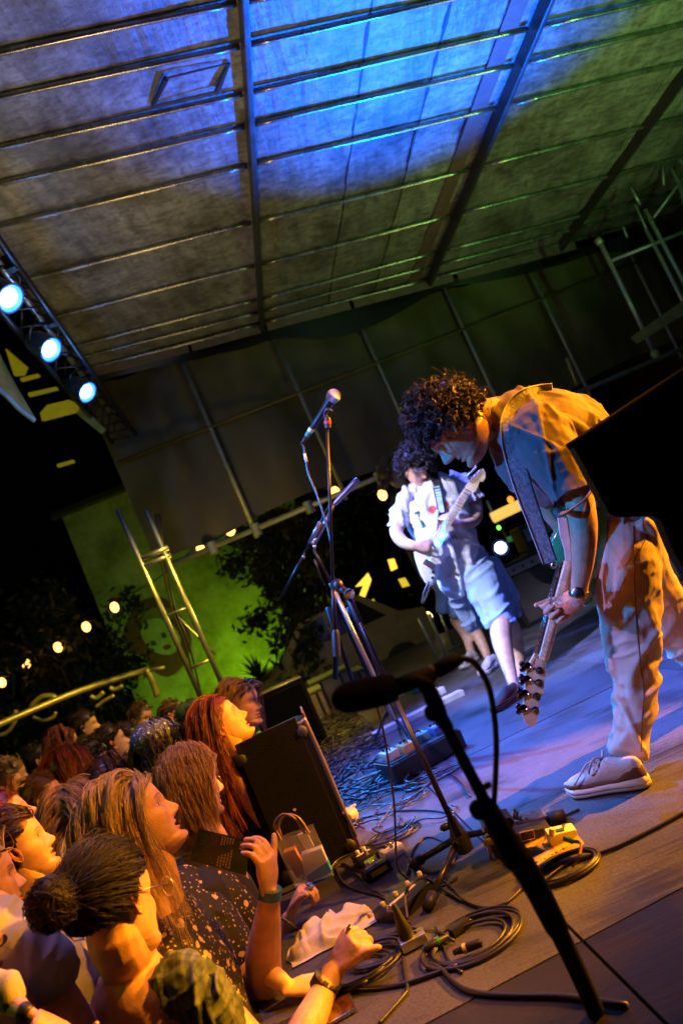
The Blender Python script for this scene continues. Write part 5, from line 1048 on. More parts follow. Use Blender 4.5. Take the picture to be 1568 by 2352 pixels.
O2 = catmull(np.array([[x, y, 0.] for x, y in hs+hs[:1]]), 3)[:-1]; P = np.array([at(x, y, 2.43) for x, y, _ in O2]); MB().prism(P, Fv*.016).build('headstock', M_MAP, bs)
for k, (x, y) in enumerate(((1228, 1541), (1227, 1569), (1222, 1600), (1219, 1632))):
    c = px(x+9, y-1, 2.43); mb = MB(); mb.lathe(c, -Fv, [(0, .012), (.004, .012), (.005, .006), (.022, .006), (.024, .008), (.026, .008)], 12); mb.build('tuning_post', M_STEEL, bs, 'auto')
    e = px(x-19, y-10+k*2, 2.43); m2 = MB(); m2.ball(e, (.006, .015, .013), 14, np.array([Fv, unit(CR+.2*CU), CU])); m2.ball(e-CR*.014+CU*.008, (.006, .010, .010), 10, np.array([Fv, CR, CU])); m2.ball(e-CR*.013-CU*.009, (.006, .010, .010), 10, np.array([Fv, CR, CU])); m2.build('tuning_key', mat('dark_chrome', (.12, .1, .14), .2, 1.0), bs, True)
    MB().tube([e+CR*.006, c-Fv*.006], .004, 8).build('tuning_shaft', M_STEEL, bs, True)
# watch
wt = MB(); ax = unit(px(1331, 1340, 2.39)-px(1329, 1372, 2.4)); b_, c_ = perp(ax); c0 = px(1329, 1362, 2.4); r = 44*2.4/FP/2
for k in range(22):
    a = k*2*math.pi/22; n_ = b_*math.cos(a)+c_*math.sin(a)*.92; wt.box(c0+n_*r, (.0022, .0085, .0034), np.array([n_, ax, np.cross(n_, ax)]), .0008)
wt.build('watch_band', M_STEEL, p1); vdw = unit(CC-c0-CR*.25); MB().lathe(c0+vdw*(r-.002), vdw, [(0, .018), (.006, .0185), (.008, .016)], 24).build('watch_case', M_STEEL, p1, 'auto')
# shoes
def shoe(name, heel, toe, parent, mats, k=1.0, hi=.078, up=EZ, laces=True):
    """side profile lofted across the foot: sole, rubber foxing, upper, tongue, laces"""
    ax = unit(toe-heel); L = np.linalg.norm(toe-heel); sd = unit(np.cross(up, ax)); U_ = np.cross(ax, sd); n = 26; T = np.linspace(0, 1, n); w = np.interp(T, [0, .04, .15, .4, .68, .85, .96, 1], [.012, .026, .033, .032, .046, .044, .026, .008])*k
    def shell(z0, z1, inset, z0f=None, m=None, nm='', pw=2.2):
        V = []; na = 20
        for i, t in enumerate(T):
            zz0, zz1 = (z0(t) if callable(z0) else z0), (z1(t) if callable(z1) else z1)
            for a in np.linspace(0, 2*math.pi, na, endpoint=False):
                c, s = math.cos(a), math.sin(a); y = np.sign(c)*abs(c)**(2/pw)*max(w[i]-inset, .003); z = (zz0+zz1)/2+np.sign(s)*abs(s)**(2/pw)*(zz1-zz0)/2
                if s > 0 and zz1 > .04: y *= 1-.45*s*min(1, (zz1-.03)/.05)
                V.append(heel+ax*(t*L)+sd*y+U_*z)
        F = [(i*na+j, (i+1)*na+j, (i+1)*na+(j+1) % na, i*na+(j+1) % na) for i in range(n-1) for j in range(na)]+[tuple(range(na)), tuple((n-1)*na+j for j in range(na-1, -1, -1))]
        return mesh(nm, np.array(V), F, m, parent, True)
    toeup = lambda t: .012*max(0, (t-.8)/.2)**2*k
    shell(lambda t: toeup(t), lambda t: .012*k+toeup(t), -.001, m=mats[3], nm='outsole', pw=4)
    shell(lambda t: .010*k+toeup(t), lambda t: .032*k-.006*t*k+toeup(t), 0, m=mats[0], nm='midsole', pw=4)
    top = lambda t: np.interp(t, [0, .05, .2, .36, .5, .65, .8, .92, 1], [.075, .088, .088, .096, .082, .066, .058, .048, .034])*k*hi/.078
    shell(.024*k, top, .004, m=mats[1], nm='upper', pw=2.6)
    shell(lambda t: .026*k, lambda t: np.interp(t, [0, .04, .15, .22, .3, .6, .74, .9, 1], [.06, .075, .075, .05, .036, .036, .05, .046, .036])*k, .0015, m=mats[2], nm='overlay', pw=3)
    if laces:
        for q in range(5):
            t = .44+q*.065; z = top(t)-.002; c = heel+ax*t*L+U_*z; MB().tube(catmull([c-sd*.022*k-U_*.008, c+U_*.004, c+sd*.022*k-U_*.008], 4), .0032*k, 6).build('lace', mats[4], parent, True)
        c = heel+ax*.40*L+U_*(top(.4)+.004)
        for s_ in (-1, 1):
            MB().tube(catmull([c, c+sd*s_*.03+ax*.01+U_*.012, c+sd*s_*.046+ax*.03-U_*.012, c+sd*s_*.036+ax*.045-U_*.03], 4), .003*k, 6).build('lace', mats[4], parent, True); MB().tube(catmull([c, c+sd*s_*.015+ax*.05-U_*.004, c+sd*s_*.05+ax*.075-U_*.03, c+sd*s_*.056+ax*.10-U_*.05], 4), .0028*k, 6).build('lace', mats[4], parent, True)
    return ax, sd, U_, L
M_SH0 = mat('white_rubber', (.72, .68, .60), .5, var=.1); M_SH1 = mat('white_leather', (.50, .46, .42), .5, bump=.2, bscale=120); M_SH2 = mat('tan_suede', (.13, .06, .025), .85, bump=.3, bscale=300); M_SH3 = mat('grey_gum', (.28, .27, .22), .6)
sh = thing('shoe', 'white and tan low sneaker on the bent player\'s front foot, laces loose', 'shoe', flr(1400, 1830)) if 0 else p1
heel = flr(1494, 1803, .004); toe = flr(1303, 1826, .004); dv = unit(toe-heel); toe = heel+dv*.30
P_h = pj_h = None
shoe('shoe', heel, toe, p1, [M_SH0, M_SH1, M_SH2, M_SH3, M_SH1], 1.06)
# ankle and second foot off to the right
mb = MB(); L_(mb, [(1446, 1700, 2.48, 60), (1446, 1745, 2.47, 56), (1440, 1775, 2.47, 52)]); mb.build('sock', mat('black_sock', (.03, .03, .035), .9), p1, True)
h2 = flr(1820, 1700, .004); shoe('shoe', h2, h2+EX*-.27+EY*.06, p1, [M_SH0, M_SH1, M_SH2, M_SH3, M_SH1], 1.0)
# ------------------------------------------------------------ guitarist at the back with the white guitar
Z = lambda x, y: (878+.2133*x, 1003+.2133*y)
p2 = thing('person', 'back guitarist in a white tee and long blue denim shorts, head bowed', 'person', px(1150, 1600, 4.9), 'players on the stage')
fr = Frame(953, 1072, 5.25, 20, 52, pitch=34)
mb = MB(); L_(mb, [(958, 1095, 5.28, 34), (968, 1122, 5.32, 44), (985, 1150, 5.3, 90), (1010, 1210, 5.3, 105), (1040, 1280, 5.28, 90), (1060, 1320, 5.25, 80)]); L_(mb, [(1066, 1310, 5.3, 44), (1118, 1370, 5.12, 44), (1148, 1428, 4.95, 48)]); L_(mb, [(1080, 1310, 5.4, 40), (1135, 1380, 5.34, 40), (1172, 1440, 5.2, 42)])
L_(mb, [(918, 1190, 5.2, 36), (910, 1222, 5.15, 32), (925, 1245, 5.1, 29), (948, 1253, 5.05, 24), (955, 1254, 5.04, 20)]); hand(mb, px(956, 1253, 5.03), unit(CR-CU*.15), unit(Fv-CU*.3), 1.0, (.4, .5, .6, .6), thumb=.4)
L_(mb, [(1080, 1130, 5.4, 40), (1092, 1168, 5.3, 34), (1090, 1192, 5.22, 30), (1068, 1205, 5.12, 25), (1052, 1204, 5.08, 22)]); hand(mb, px(1050, 1203, 5.07), unit(-CR*.8+CU*.5), unit(Fv*.5-CU*.4), 1.0, (.5, .6, .6, .6), thumb=.7)
L_(mb, [(1148, 1428, 4.95, 52), (1152, 1470, 4.85, 48), (1163, 1515, 4.75, 38), (1176, 1562, 4.65, 27), (1182, 1580, 4.62, 26)]); L_(mb, [(1172, 1440, 5.2, 44), (1188, 1500, 5.2, 34), (1194, 1560, 5.1, 24)])
skin_body('body', fr, mb, M_SKIN, p2, vox=.009, head_kw=dict(jaw=1.04)); hair(p2, fr, 'curly', HB, n=170, per=10, L=.10, rad=.0022, seed=50, lift=.04, front=.03, wave=.012)
cb = MB(); L_(cb, [(966, 1112, 5.3, 60), (985, 1135, 5.3, 130), (1000, 1170, 5.28, 158), (1020, 1225, 5.26, 150), (1040, 1280, 5.25, 134), (1052, 1320, 5.25, 118), (1050, 1345, 5.25, 98)], .8, 24)
L_(cb, [(940, 1130, 5.26, 40), (922, 1158, 5.22, 40), (914, 1214, 5.18, 41)]); L_(cb, [(1040, 1104, 5.35, 56), (1070, 1118, 5.35, 50), (1094, 1150, 5.32, 42)]); L_(cb, [(1040, 1250, 5.24, 110), (1075, 1290, 5.24, 80), (1085, 1260, 5.26, 60)], .8)
V, F = remesh(cb, .010, 3, fold_disp(51, .020, 11)); V = hollow(V, px(911, 1212, 5.16), -CU, .072); V = hollow(V, px(1094, 1148, 5.32), unit(CR*.4-CU), .07); mesh('tshirt', V, F, C_WHT, p2, True)
C_DEN = cloth_mat('light_denim', (.26, .38, .56), var=.25, rough=.85, bump=.3, bscale=200)
cb = MB(); L_(cb, [(1068, 1290, 5.28, 104), (1100, 1330, 5.2, 86), (1128, 1380, 5.1, 80), (1150, 1440, 4.96, 80)], .95, 20); L_(cb, [(1045, 1320, 5.4, 80), (1060, 1370, 5.5, 70), (1078, 1415, 5.55, 58), (1088, 1440, 5.6, 44)], .9, 18); L_(cb, [(1118, 1300, 5.4, 60), (1150, 1360, 5.4, 66), (1172, 1415, 5.3, 60)], .9, 18)
V, F = remesh(cb, .010, 3, fold_disp(52, .018, 9)); V = hollow(V, px(1152, 1438, 4.95), unit(-CU*.9+CR*.25), .115); V = hollow(V, px(1092, 1446, 5.6), unit(-CU*.9+CR*.35), .07); V = hollow(V, px(1176, 1424, 5.3), unit(-CU*.9+CR*.3), .09); mesh('denim_shorts', V, F, C_DEN, p2, True)
M_DKS = mat('dark_suede', (.05, .03, .02), .8); h = flr(1196, 1598, .003); shoe('shoe', h, h-EX*.22-EY*.14, p2, [M_DKS, M_DKS, mat('brown_suede', (.12, .06, .03), .8), M_DKS, M_SH1], 1.0, laces=False); h = flr(1212, 1572, .003); shoe('shoe', h, h-EX*.05-EY*.24, p2, [mat('blue_leather', (.03, .12, .3), .4)]*5, 1.0, laces=False)
bt2 = bvh_of([o for o in p2.children if o.name.startswith('tshirt')])
C_RPR = mat('red_print', (.5, .05, .03), .7); C_GPR = mat('green_print', (.02, .08, .06), .7)
def disc(x, y, r, m, nm, bv, par, d0, n=18):
    V = [drape(bv, x, y, d0, .006)]+[drape(bv, x+r*math.cos(a), y+r*math.sin(a), d0, .006) for a in np.linspace(0, 2*math.pi, n, endpoint=False)]; mesh(nm, V, [(0, 1+i, 1+(i+1) % n) for i in range(n)], m, par, False)
disc(*Z(540, 785), 9.5, C_RPR, 'shirt_print', bt2, p2, 5.2); disc(*Z(672, 745), 9, C_RPR, 'shirt_print', bt2, p2, 5.2)
for a, b in (((378, 822), (445, 962)), ((345, 826), (398, 812)), ((425, 972), (480, 962))):
    MB().tube([drape(bt2, *Z(*a), 5.2, .006), drape(bt2, *Z(*b), 5.2, .006)], .009, 6, flat=.5).build('shirt_print', C_GPR, p2, True)
for k in range(3):
    a = Z(700+k*28, 1130-k*16); MB().tube([drape(bt2, a[0], a[1], 5.2, .006), drape(bt2, a[0]+4, a[1]-10, 5.2, .006), drape(bt2, a[0]+8, a[1]+1, 5.2, .006)], .003, 5).build('shirt_print', C_GPR, p2, True)
g2 = thing('electric_guitar', 'white electric guitar with maple neck held up by the back guitarist', 'guitar', px(985, 1260, 5.1))
M_WHG = mat('white_lacquer', (.8, .8, .8), .12, var=.05, coat=.6); gd = lambda x, y: 5.06+.00012*(x-500)
ob = [(590, 785), (560, 830), (505, 875), (480, 960), (395, 1060), (365, 1120), (350, 1200), (345, 1260), (360, 1330), (390, 1430), (440, 1540), (490, 1600), (545, 1600), (585, 1545), (605, 1450), (608, 1380), (625, 1340), (690, 1300), (755, 1240), (790, 1200), (770, 1180), (715, 1192), (655, 1160), (618, 1110), (610, 1040), (615, 960), (612, 880), (606, 800)]
P = catmull(np.array([px(*Z(x, y), gd(x, y)) for x, y in ob+ob[:1]]), 3)[:-1]; c_ = P.mean(0); n = len(P)
lay = [c_+(P-c_)*s_+Fv*dz for dz, s_ in ((0, .95), (.006, 1), (.038, 1), (.044, .95))]; V = np.vstack(lay+[[lay[0].mean(0)], [lay[-1].mean(0)]]); F = [(k*n+i, k*n+(i+1) % n, (k+1)*n+(i+1) % n, (k+1)*n+i) for k in range(3) for i in range(n)]+[(4*n, (i+1) % n, i) for i in range(n)]+[(4*n+1, 3*n+i, 3*n+(i+1) % n) for i in range(n)]
mesh('guitar_body', V, F, M_WHG, g2, True)
MB().prism([px(*Z(x, y), 5.05) for x, y in ((560, 1000), (600, 1110), (640, 1190), (650, 1250), (620, 1310), (560, 1420), (560, 1520), (520, 1560), (500, 1480), (500, 1360), (450, 1250), (470, 1130), (520, 1060))], Fv*.004).build('pickguard', mat('mint_plastic', (.6, .68, .62), .3), g2)
a, b = px(*Z(600, 1090), 5.04), px(*Z(915, 575), 5.0); ax = unit(b-a); sdv = unit(np.cross(ax, Fv)); P5 = np.linspace(0, 1, 6)[:, None]*(b-a)+a; V, F = ribbon(P5, np.tile(sdv, (6, 1)), np.linspace(.056, .044, 6), .01); mesh('neck', V, F, M_MAP, g2, False)
for k in range(20):
    t_ = 1-(1-2**(-k/12))*1.32
    if t_ < .02: break
    MB().box(a+(b-a)*t_-Fv*.012, (.0018, .026, .001), np.array([ax, sdv, -Fv])).build('fret', M_STEEL, g2)
MB().prism([px(*Z(x, y), 5.0) for x, y in ((890, 540), (920, 505), (985, 420), (1050, 355), (1085, 345), (1108, 385), (1105, 450), (1078, 485), (1045, 480), (1030, 530), (1000, 590), (940, 605))], Fv*.014).build('headstock', M_MAP, g2)
for k in range(6): c = px(*Z(935+k*22, 470-k*22), 4.995); MB().lathe(c, -Fv, [(0, .006), (.015, .005)], 8).ball(c-CR*.022+CU*.02, (.012, .008, .006), 8).build('tuning_key', M_STEEL, g2, True)
MB().ball(px(*Z(1098, 440), 5.02), (.02, .02, .015), 10).build('headstock_tip', mat('orange_plastic', (.7, .2, .03), .5), g2, True) if 0 else None
for x, y in ((500, 1180), (540, 1250), (575, 1330)):
    MB().box(px(*Z(x, y), 5.035), (.036, .01, .006), np.array([sdv, ax, -Fv]), .003).build('pickup', M_SH0, g2)
MB().box(px(*Z(500, 1370), 5.03), (.035, .02, .008), np.array([sdv, ax, -Fv]), .002).build('bridge', M_STEEL, g2)
for x, y in ((520, 1400), (545, 1460), (540, 1520)): MB().lathe(px(*Z(x, y), 5.04), -Fv, [(0, .011), (.014, .009)], 12).build('control_knob', M_BLACK, g2, 'auto')
for k in range(6):
    o = (k-2.5)*.0075; MB().tube([px(*Z(505, 1365), 5.02)+sdv*o, a+ax*.1+sdv*o-Fv*.015, b+sdv*o*.8-Fv*.015], .0006, 4).build('string', M_STEEL, g2)
s2 = thing('guitar_strap', 'black strap with pale letter patches across the white tee', 'strap', px(*Z(590, 500), 5.1))
sp_ = catmull(np.array([[*Z(x, y), 0.] for x, y in ((545, 285), (555, 400), (585, 540), (610, 660), (630, 760), (645, 850))]), 4); P = np.array([drape(bt2, q[0], q[1], 5.2, .012) for q in sp_]); vd = CC-P; vd /= np.linalg.norm(vd, axis=1)[:, None]; T = np.gradient(P, axis=0); sd_ = np.cross(T, vd); sd_ /= np.linalg.norm(sd_, axis=1)[:, None]
V, F = ribbon(P, sd_, .052, .003); mesh('webbing', V, F, M_BLACK, s2, False)
M_LET = mat('patch_blue', (.35, .5, .65), .7)
for k in range(8, 19):
    i = min(k, len(P)-2); n_ = vd[i]; c = P[i]+n_*.006
    for j in (-1, 0, 1): MB().box(c+sd_[i]*j*.012, (.0045, .0075, .001), np.array([sd_[i], unit(T[i]), n_])).build('patch', M_LET, s2)
cb_ = thing('guitar_cable', 'blue lit cable hanging from the white guitar', 'cable', px(975, 1370, 5.05)); mb = MB(); mb.tube(catmull([px(*Z(500, 1560), 5.03), px(*Z(450, 1680), 5.03), px(*Z(430, 1800), 5.03)], 5), .008, 8); mb.tube(catmull([px(*Z(515, 1600), 5.03), px(*Z(480, 1700), 5.03), px(*Z(432, 1800), 5.03)], 5), .008, 8); mb.build('cable_run', M_CABLE, cb_, True)
# third player behind
p3 = thing('person', 'third player mostly hidden behind the back guitarist, green lit hair and pale shorts', 'person', px(1080, 1530, 6.6), 'players on the stage'); fr = Frame(908, 1092, 6.9, 20, 30)
mb = MB(); L_(mb, [(1045, 1420, 6.9, 30), (1070, 1460, 6.8, 24), (1082, 1500, 6.7, 20)]); L_(mb, [(1075, 1430, 6.8, 34), (1100, 1465, 6.7, 28), (1120, 1510, 6.6, 20)]); L_(mb, [(920, 1120, 6.95, 30), (940, 1170, 7, 90), (980, 1250, 7, 90), (1020, 1330, 7, 80)]); skin_body('body', fr, mb, M_SKIN, p3, vox=.014); hair(p3, fr, 'curly', H_LBR, n=120, per=8, L=.14, rad=.003, seed=55, lift=.05, front=.04)
cb = MB(); L_(cb, [(920, 1130, 6.95, 60), (940, 1160, 7, 104), (980, 1250, 7, 100), (1005, 1320, 7, 90)]); V, F = remesh(cb, .016, 2, fold_disp(56, .012, 7)); mesh('shirt', V, F, C_BLK, p3, True)
cb = MB(); L_(cb, [(1000, 1300, 6.9, 70), (1012, 1350, 6.85, 36), (1014, 1405, 6.8, 30)]); L_(cb, [(1010, 1310, 6.9, 70), (1035, 1360, 6.9, 44), (1046, 1412, 6.85, 36)]); V, F = remesh(cb, .014, 2, fold_disp(57, .012, 7)); mesh('shorts', V, F, C_DEN, p3, True)
h = flr(1098, 1516, .003); shoe('shoe', h, h-EX*.2-EY*.18, p3, [M_SH0, M_SH1, M_SH1, M_SH3, M_SH1], 1.1, laces=False); h = flr(1146, 1528, .003); shoe('shoe', h, h-EX*.2-EY*.18, p3, [M_SH0, M_SH1, M_SH1, M_SH3, M_SH1], 1.1, laces=False)
# ------------------------------------------------------------ microphones and stands
GRP = 'microphone stands on the stage'
def mic_ball(p, ax, parent, r=.0245):
    b, c = perp(ax); mb = MB(); mb.lathe(p-ax*r*.9, ax, [(0, r*.72), (r*.3, r*.9), (r*.75, r*1.0), (r*.8, r*1.04), (r*.98, r*1.04), (r*1.02, r), (r*1.4, r*.88), (r*1.75, r*.55), (r*1.88, r*.1)], 28).build('grille_ball', mat('grille_steel', (.5, .5, .52), .3, .95, bump=1.0, bscale=420), parent, 'auto')
ms = thing('microphone', 'black vocal microphone with steel ball grille at the top of the leaning boom', 'microphone', px(745, 945, 2.7))
a_, b_ = px(766, 909, 2.7), px(716, 984, 2.74); ax = unit(a_-b_)
mic_ball(a_, ax, ms); L0 = np.linalg.norm(a_-b_)
MB().lathe(b_, ax, [(-.002, .008), (0, .0095), (L0*.45, .012), (L0-.03, .0165), (L0-.02, .019), (L0-.012, .02)], 20).build('handle', mat('mic_body', (.02, .02, .022), .35, .3), ms, 'auto')
MB().lathe(b_-ax*.014, ax, [(0, .0085), (.0, .0105), (.014, .0105), (.014, .009)], 16).build('tape_ring', M_SH0, ms, 'auto'); MB().lathe(b_-ax*.034, ax, [(0, .006), (0, .009), (.02, .0105)], 16).build('plug', mat('green_tape', (.02, .25, .14), .5), ms, 'auto'); MB().lathe(b_-ax*.07, ax, [(0, .004), (.036, .008)], 12).build('strain_relief', M_RUB, ms, True)
tag(MB().tube(catmull([b_-ax*.065, px(699, 1035, 2.75), px(707, 1085, 2.75), px(725, 1130, 2.74), px(742, 1180, 2.73), px(757, 1235, 2.72), px(762, 1290, 2.7), px(767, 1340, 2.69), px(766, 1400, 2.7)], 6), .0034, 8).build('microphone_cable', mat('blue_cable', (.02, .03, .06), .35)), 'thin cable hanging from the vocal microphone along its stand', 'cable')
MB().tube([px(699, 1042, 2.745), px(704, 1062, 2.745)], .0052, 8).build('cable_label', M_SH0, ms, True)
st = thing('microphone_stand', 'tall black boom stand holding the vocal microphone, with tripod base', 'microphone stand', flr(1054, 1922), GRP)
MB().tube([px(751, 985, 2.7), px(764, 1338, 2.68)], .0062, 12).build('boom_arm', M_BLKM, st, True); MB().tube([px(764, 1338, 2.68), px(769, 1445, 2.67)], .0085, 12).build('boom_arm', M_BLKM, st, True); MB().lathe(px(773, 1508, 2.67), unit(px(769, 1440, 2.67)-px(773, 1508, 2.67)), [(0, .010), (.002, .0145), (.08, .0145), (.092, .009)], 16).build('counterweight', M_BLACK, st, 'auto')
c = px(752, 972, 2.7); ax = unit(px(751, 960, 2.7)-px(754, 1000, 2.7)); MB().lathe(c-ax*.016, ax, [(0, .009), (.0, .0125), (.03, .0125), (.036, .010)], 16).build('thread_adapter', M_BLACK, st, 'auto'); MB().lathe(c-ax*.002, ax, [(0, .0128), (0, .0138), (.009, .0138), (.009, .0128)], 16).build('red_ring', mat('red_plastic', (.5, .04, .02), .4), st, 'auto')
MB().tube(catmull([px(762, 946, 2.69), px(752, 940, 2.69), px(746, 950, 2.7), px(751, 966, 2.7)], 4), .007, 8).build('clip', M_BLACK, st, True)
up0, up1 = px(790, 1352, 2.62), flr(1054, 1922, .10)
MB().ball(px(776, 1345, 2.65), (.02, .02, .024), 12).tube([px(764, 1342, 2.68), px(797, 1362, 2.62)], .012, 10).build('boom_clutch', M_BLACK, st, True); MB().lathe(px(797, 1362, 2.60), unit(px(797, 1362, 2.6)-px(776, 1345, 2.65)), [(0, .008), (.006, .02), (.016, .02), (.018, .015)], 14).build('clutch_knob', M_STEEL, st, 'auto')
q = (up1-up0); MB().tube([up0, up0+q*.45], .0066, 12).build('upper_tube', M_BLKM, st, True); MB().tube([up0+q*.42, up1], .0092, 12).build('lower_tube', M_BLKM, st, True); MB().lathe(up0+q*.40, unit(q), [(0, .010), (.01, .0155), (.05, .0155), (.056, .012)], 14).build('height_clutch', M_BLACK, st, 'auto'); MB().lathe(up0+q*.03, unit(q), [(0, .009), (.008, .0125), (.09, .0125), (.1, .009)], 14).build('grip', M_BLACK, st, 'auto')
hub = flr(1054, 1922, .085); MB().lathe(hub-EZ*.05, EZ, [(0, .016), (.004, .026), (.05, .03), (.075, .02), (.11, .014)], 16).build('hub', M_BLACK, st, 'auto'); MB().ball(hub+EZ*.03-CR*.03, (.018, .012, .012), 10).build('lock_knob', M_BLACK, st, True)
for (x, y) in ((982, 2084), (950, 1985), (1292, 1876)):
    e = flr(x, y, .012); MB().tube([hub, e], .0105, 12).build('leg', mat('leg_black', (.03, .025, .02), .28, .5), st, True); MB().tube([e-unit(e-hub)*.045, e+unit(e-hub)*.006], .0155 if x < 1200 else .021, 12).build('rubber_foot', M_RUB, st, True)
# far microphone on a boom
ms = thing('microphone', 'blue lit microphone on a slanting boom behind the vocal microphone stand', 'microphone', px(795, 1125, 3.4))
a_, b_ = px(820, 1103, 3.4), px(768, 1158, 3.4); ax = unit(a_-b_); MB().lathe(b_, ax, [(0, .011), (.02, .0125), (.09, .0145), (.12, .015), (.14, .016), (.15, .012)], 16).build('handle', mat('blue_grey_metal', (.25, .3, .36), .3, .7), ms, 'auto')
st = thing('microphone_stand', 'thin boom stand with crossing arms behind the vocal microphone stand', 'microphone stand', flr(905, 1660), GRP)
for x0, y0, x1, y1, r in ((768, 1158, 722, 1250, .009), (762, 1150, 700, 1270, .006), (700, 1270, 641, 1380, .0055), (736, 1200, 712, 1248, .012), (720, 1262, 760, 1340, .007), (760, 1340, 905, 1655, .010), (722, 1285, 745, 1345, .005)):
    MB().tube([px(x0, y0, 3.4), px(x1, y1, 3.42)], r, 10).build('tube', M_BLKM if r < .008 else mat('blue_grey_metal', (.25, .3, .36)), st, True)
for x, y in ((724, 1241), (718, 1247), (722, 1256), (697, 1280)): MB().ball(px(x, y, 3.38), .009, 10).build('wing_nut', M_STEEL, st, True)
for e in ((860, 1700), (935, 1690), (900, 1625)): MB().tube([px(893, 1630, 3.45), flr(*e, .01)], .009, 8).build('leg', M_BLKM, st, True)
st = thing('microphone_stand', 'black stand leaning beside the bent arrow sign, third from the left', 'microphone stand', px(905, 1640, 4), GRP)
for x0, y0, x1, y1, r in ((752, 1395, 818, 1590, .012), (776, 1400, 860, 1580, .009), (775, 1330, 770, 1560, .014), (800, 1395, 905, 1650, .016)): MB().tube([px(x0, y0, 3.9), px(x1, y1, 3.9)], r, 10).build('tube', M_BLKM, st, True)
# the dark out-of-focus microphone close to the lens
fm = thing('microphone', 'large dark out-of-focus microphone lying level, close to the camera', 'microphone', px(860, 1590, 1.15))
a_, b_ = px(790, 1606, 1.1), px(912, 1578, 1.12); ax = unit(b_-a_); MB().lathe(a_, ax, [(-.018, .004), (-.014, .012), (-.004, .019), (.01, .022), (.06, .022), (.075, .019)], 22).build('foam_cover', mat('black_foam', (.003, .003, .003), .95, spec=.05, bump=.6, bscale=500), fm, True); MB().tube([b_, px(990, 1548, 1.15)], .0125, 16).build('handle', M_FLAT, fm, True); c1 = px(988, 1549, 1.15); MB().tube([px(980, 1552, 1.15), px(1030, 1526, 1.16), px(1060, 1512, 1.16)], [.0115, .0115, .008], 14).build('plug', M_FLAT, fm, True); MB().lathe(px(990, 1547, 1.15), unit(px(1060, 1512, 1.16)-c1), [(0, .0118), (0, .0122), (.006, .0122), (.006, .0118)], 14).build('gold_ring', mat('brass', (.5, .38, .1), .3, 1.0), fm, 'auto')
tag(MB().tube(catmull([px(1060, 1512, 1.16), px(1086, 1520, 1.16), px(1108, 1548, 1.16), px(1124, 1585, 1.16), px(1134, 1640, 1.17), px(1139, 1700, 1.18), px(1138, 1770, 1.2), px(1134, 1850, 1.22)], 6), .0048, 8).build('microphone_cable', M_CABLE), 'thick dark cable looping down beside the nearest microphone stand', 'cable')
st = thing('microphone_stand', 'thick black out-of-focus microphone stand nearest the camera, cut by the bottom edge', 'microphone stand', flr(1400, 2440), GRP)
pts = [(975, 1568, 1.14, 40), (1000, 1620, 1.14, 40), (1012, 1650, 1.14, 36), (1028, 1672, 1.15, 30)]; MB().add(*limb(pts, 16, 3)).build('clip', M_FLAT, st, True)
MB().add(*limb([(940, 1556, 1.13, 22), (975, 1572, 1.13, 34), (985, 1580, 1.14, 30)], 14, 3)).build('clip_jaw', M_FLAT, st, True)
MB().add(*limb([(1020, 1660, 1.15, 27), (1075, 1768, 1.18, 27), (1130, 1872, 1.21, 30)], 16, 3)).build('upper_tube', M_FLAT, st, True); MB().add(*limb([(1118, 1850, 1.21, 44), (1140, 1895, 1.22, 52), (1165, 1940, 1.23, 58), (1185, 1975, 1.24, 62)], 16, 3)).build('clutch', M_FLAT, st, True)
MB().lathe(px(1099, 1860, 1.205), -Fv, [(-.008, .010), (-.006, .0145), (.006, .0145), (.008, .010)], 18).tube([px(1099, 1860, 1.205), px(1122, 1868, 1.21)], .006, 8).build('knob', M_FLAT, st, 'auto'); MB().lathe(px(993, 1637, 1.135), -Fv, [(-.008, .008), (-.006, .012), (.006, .012), (.008, .009)], 18).build('knob', M_FLAT, st, 'auto')
MB().add(*limb([(1165, 1935, 1.24, 60), (1220, 2020, 1.27, 58), (1272, 2120, 1.32, 54), (1282, 2140, 1.33, 48)], 16, 3)).build('rubber_sleeve', M_FLAT, st, True); MB().add(*limb([(1278, 2132, 1.33, 44), (1330, 2240, 1.38, 42), (1400, 2400, 1.46, 40)], 16, 3)).build('lower_tube', M_FLAT, st, True)
MB().ball(px(1118, 1805, 1.19), (.008, .008, .006), 8).build('screw', M_STEEL, st, True)
# ------------------------------------------------------------ black speaker at the stage edge
def spk(name, lb, corners, d0, depth, m2=None):
    c = [px(x, y, d) for x, y, d in corners]; t = thing(name, lb, 'speaker', c[0]-EZ*.5); return t, c
t, c = spk('loudspeaker', 'tall black loudspeaker at the stage edge with a yellow lit top rim', [(640, 1975, 3.15)], 3.1, .4)
u0, u1, v0, v1, zt = -.345, -.035, 3.12, 3.5, .52
MB().box(S((u0+u1)/2, (v0+v1)/2, (zt-1.15)/2), ((u1-u0)/2, (v1-v0)/2, (zt+1.15)/2), SAX, .03).build('cabinet', mat('speaker_paint', (.003, .003, .003), .6, bump=.3, bscale=300, spec=.12), t, 'auto')
MB().box(S((u0+u1)/2, v0-.004, .13), ((u1-u0)/2-.03, .006, .42), SAX, .003).build('grille', mat('speaker_mesh', (.0025, .0025, .0025), .8, bump=1, bscale=500, spec=.08), t)
MB().tube(catmull([S(u0+.02, v0+.005, zt+.004), S((u0+u1)/2, v0-.0, zt+.008), S(u1-.02, v0+.005, zt+.002), S(u1+.004, v0+.005, zt-.03), S(u1+.006, v0+.005, .05)], 5), .007, 8).build('edge_trim', mat('trim_metal', (.25, .2, .12), .3, .6), t, True)
MB().box(S(u1+.004, (v0+v1)/2, .05), (.004, (v1-v0)/2-.04, .5), SAX, .003).build('side_panel', mat('red_brown_paint', (.10, .03, .015), .45), t)
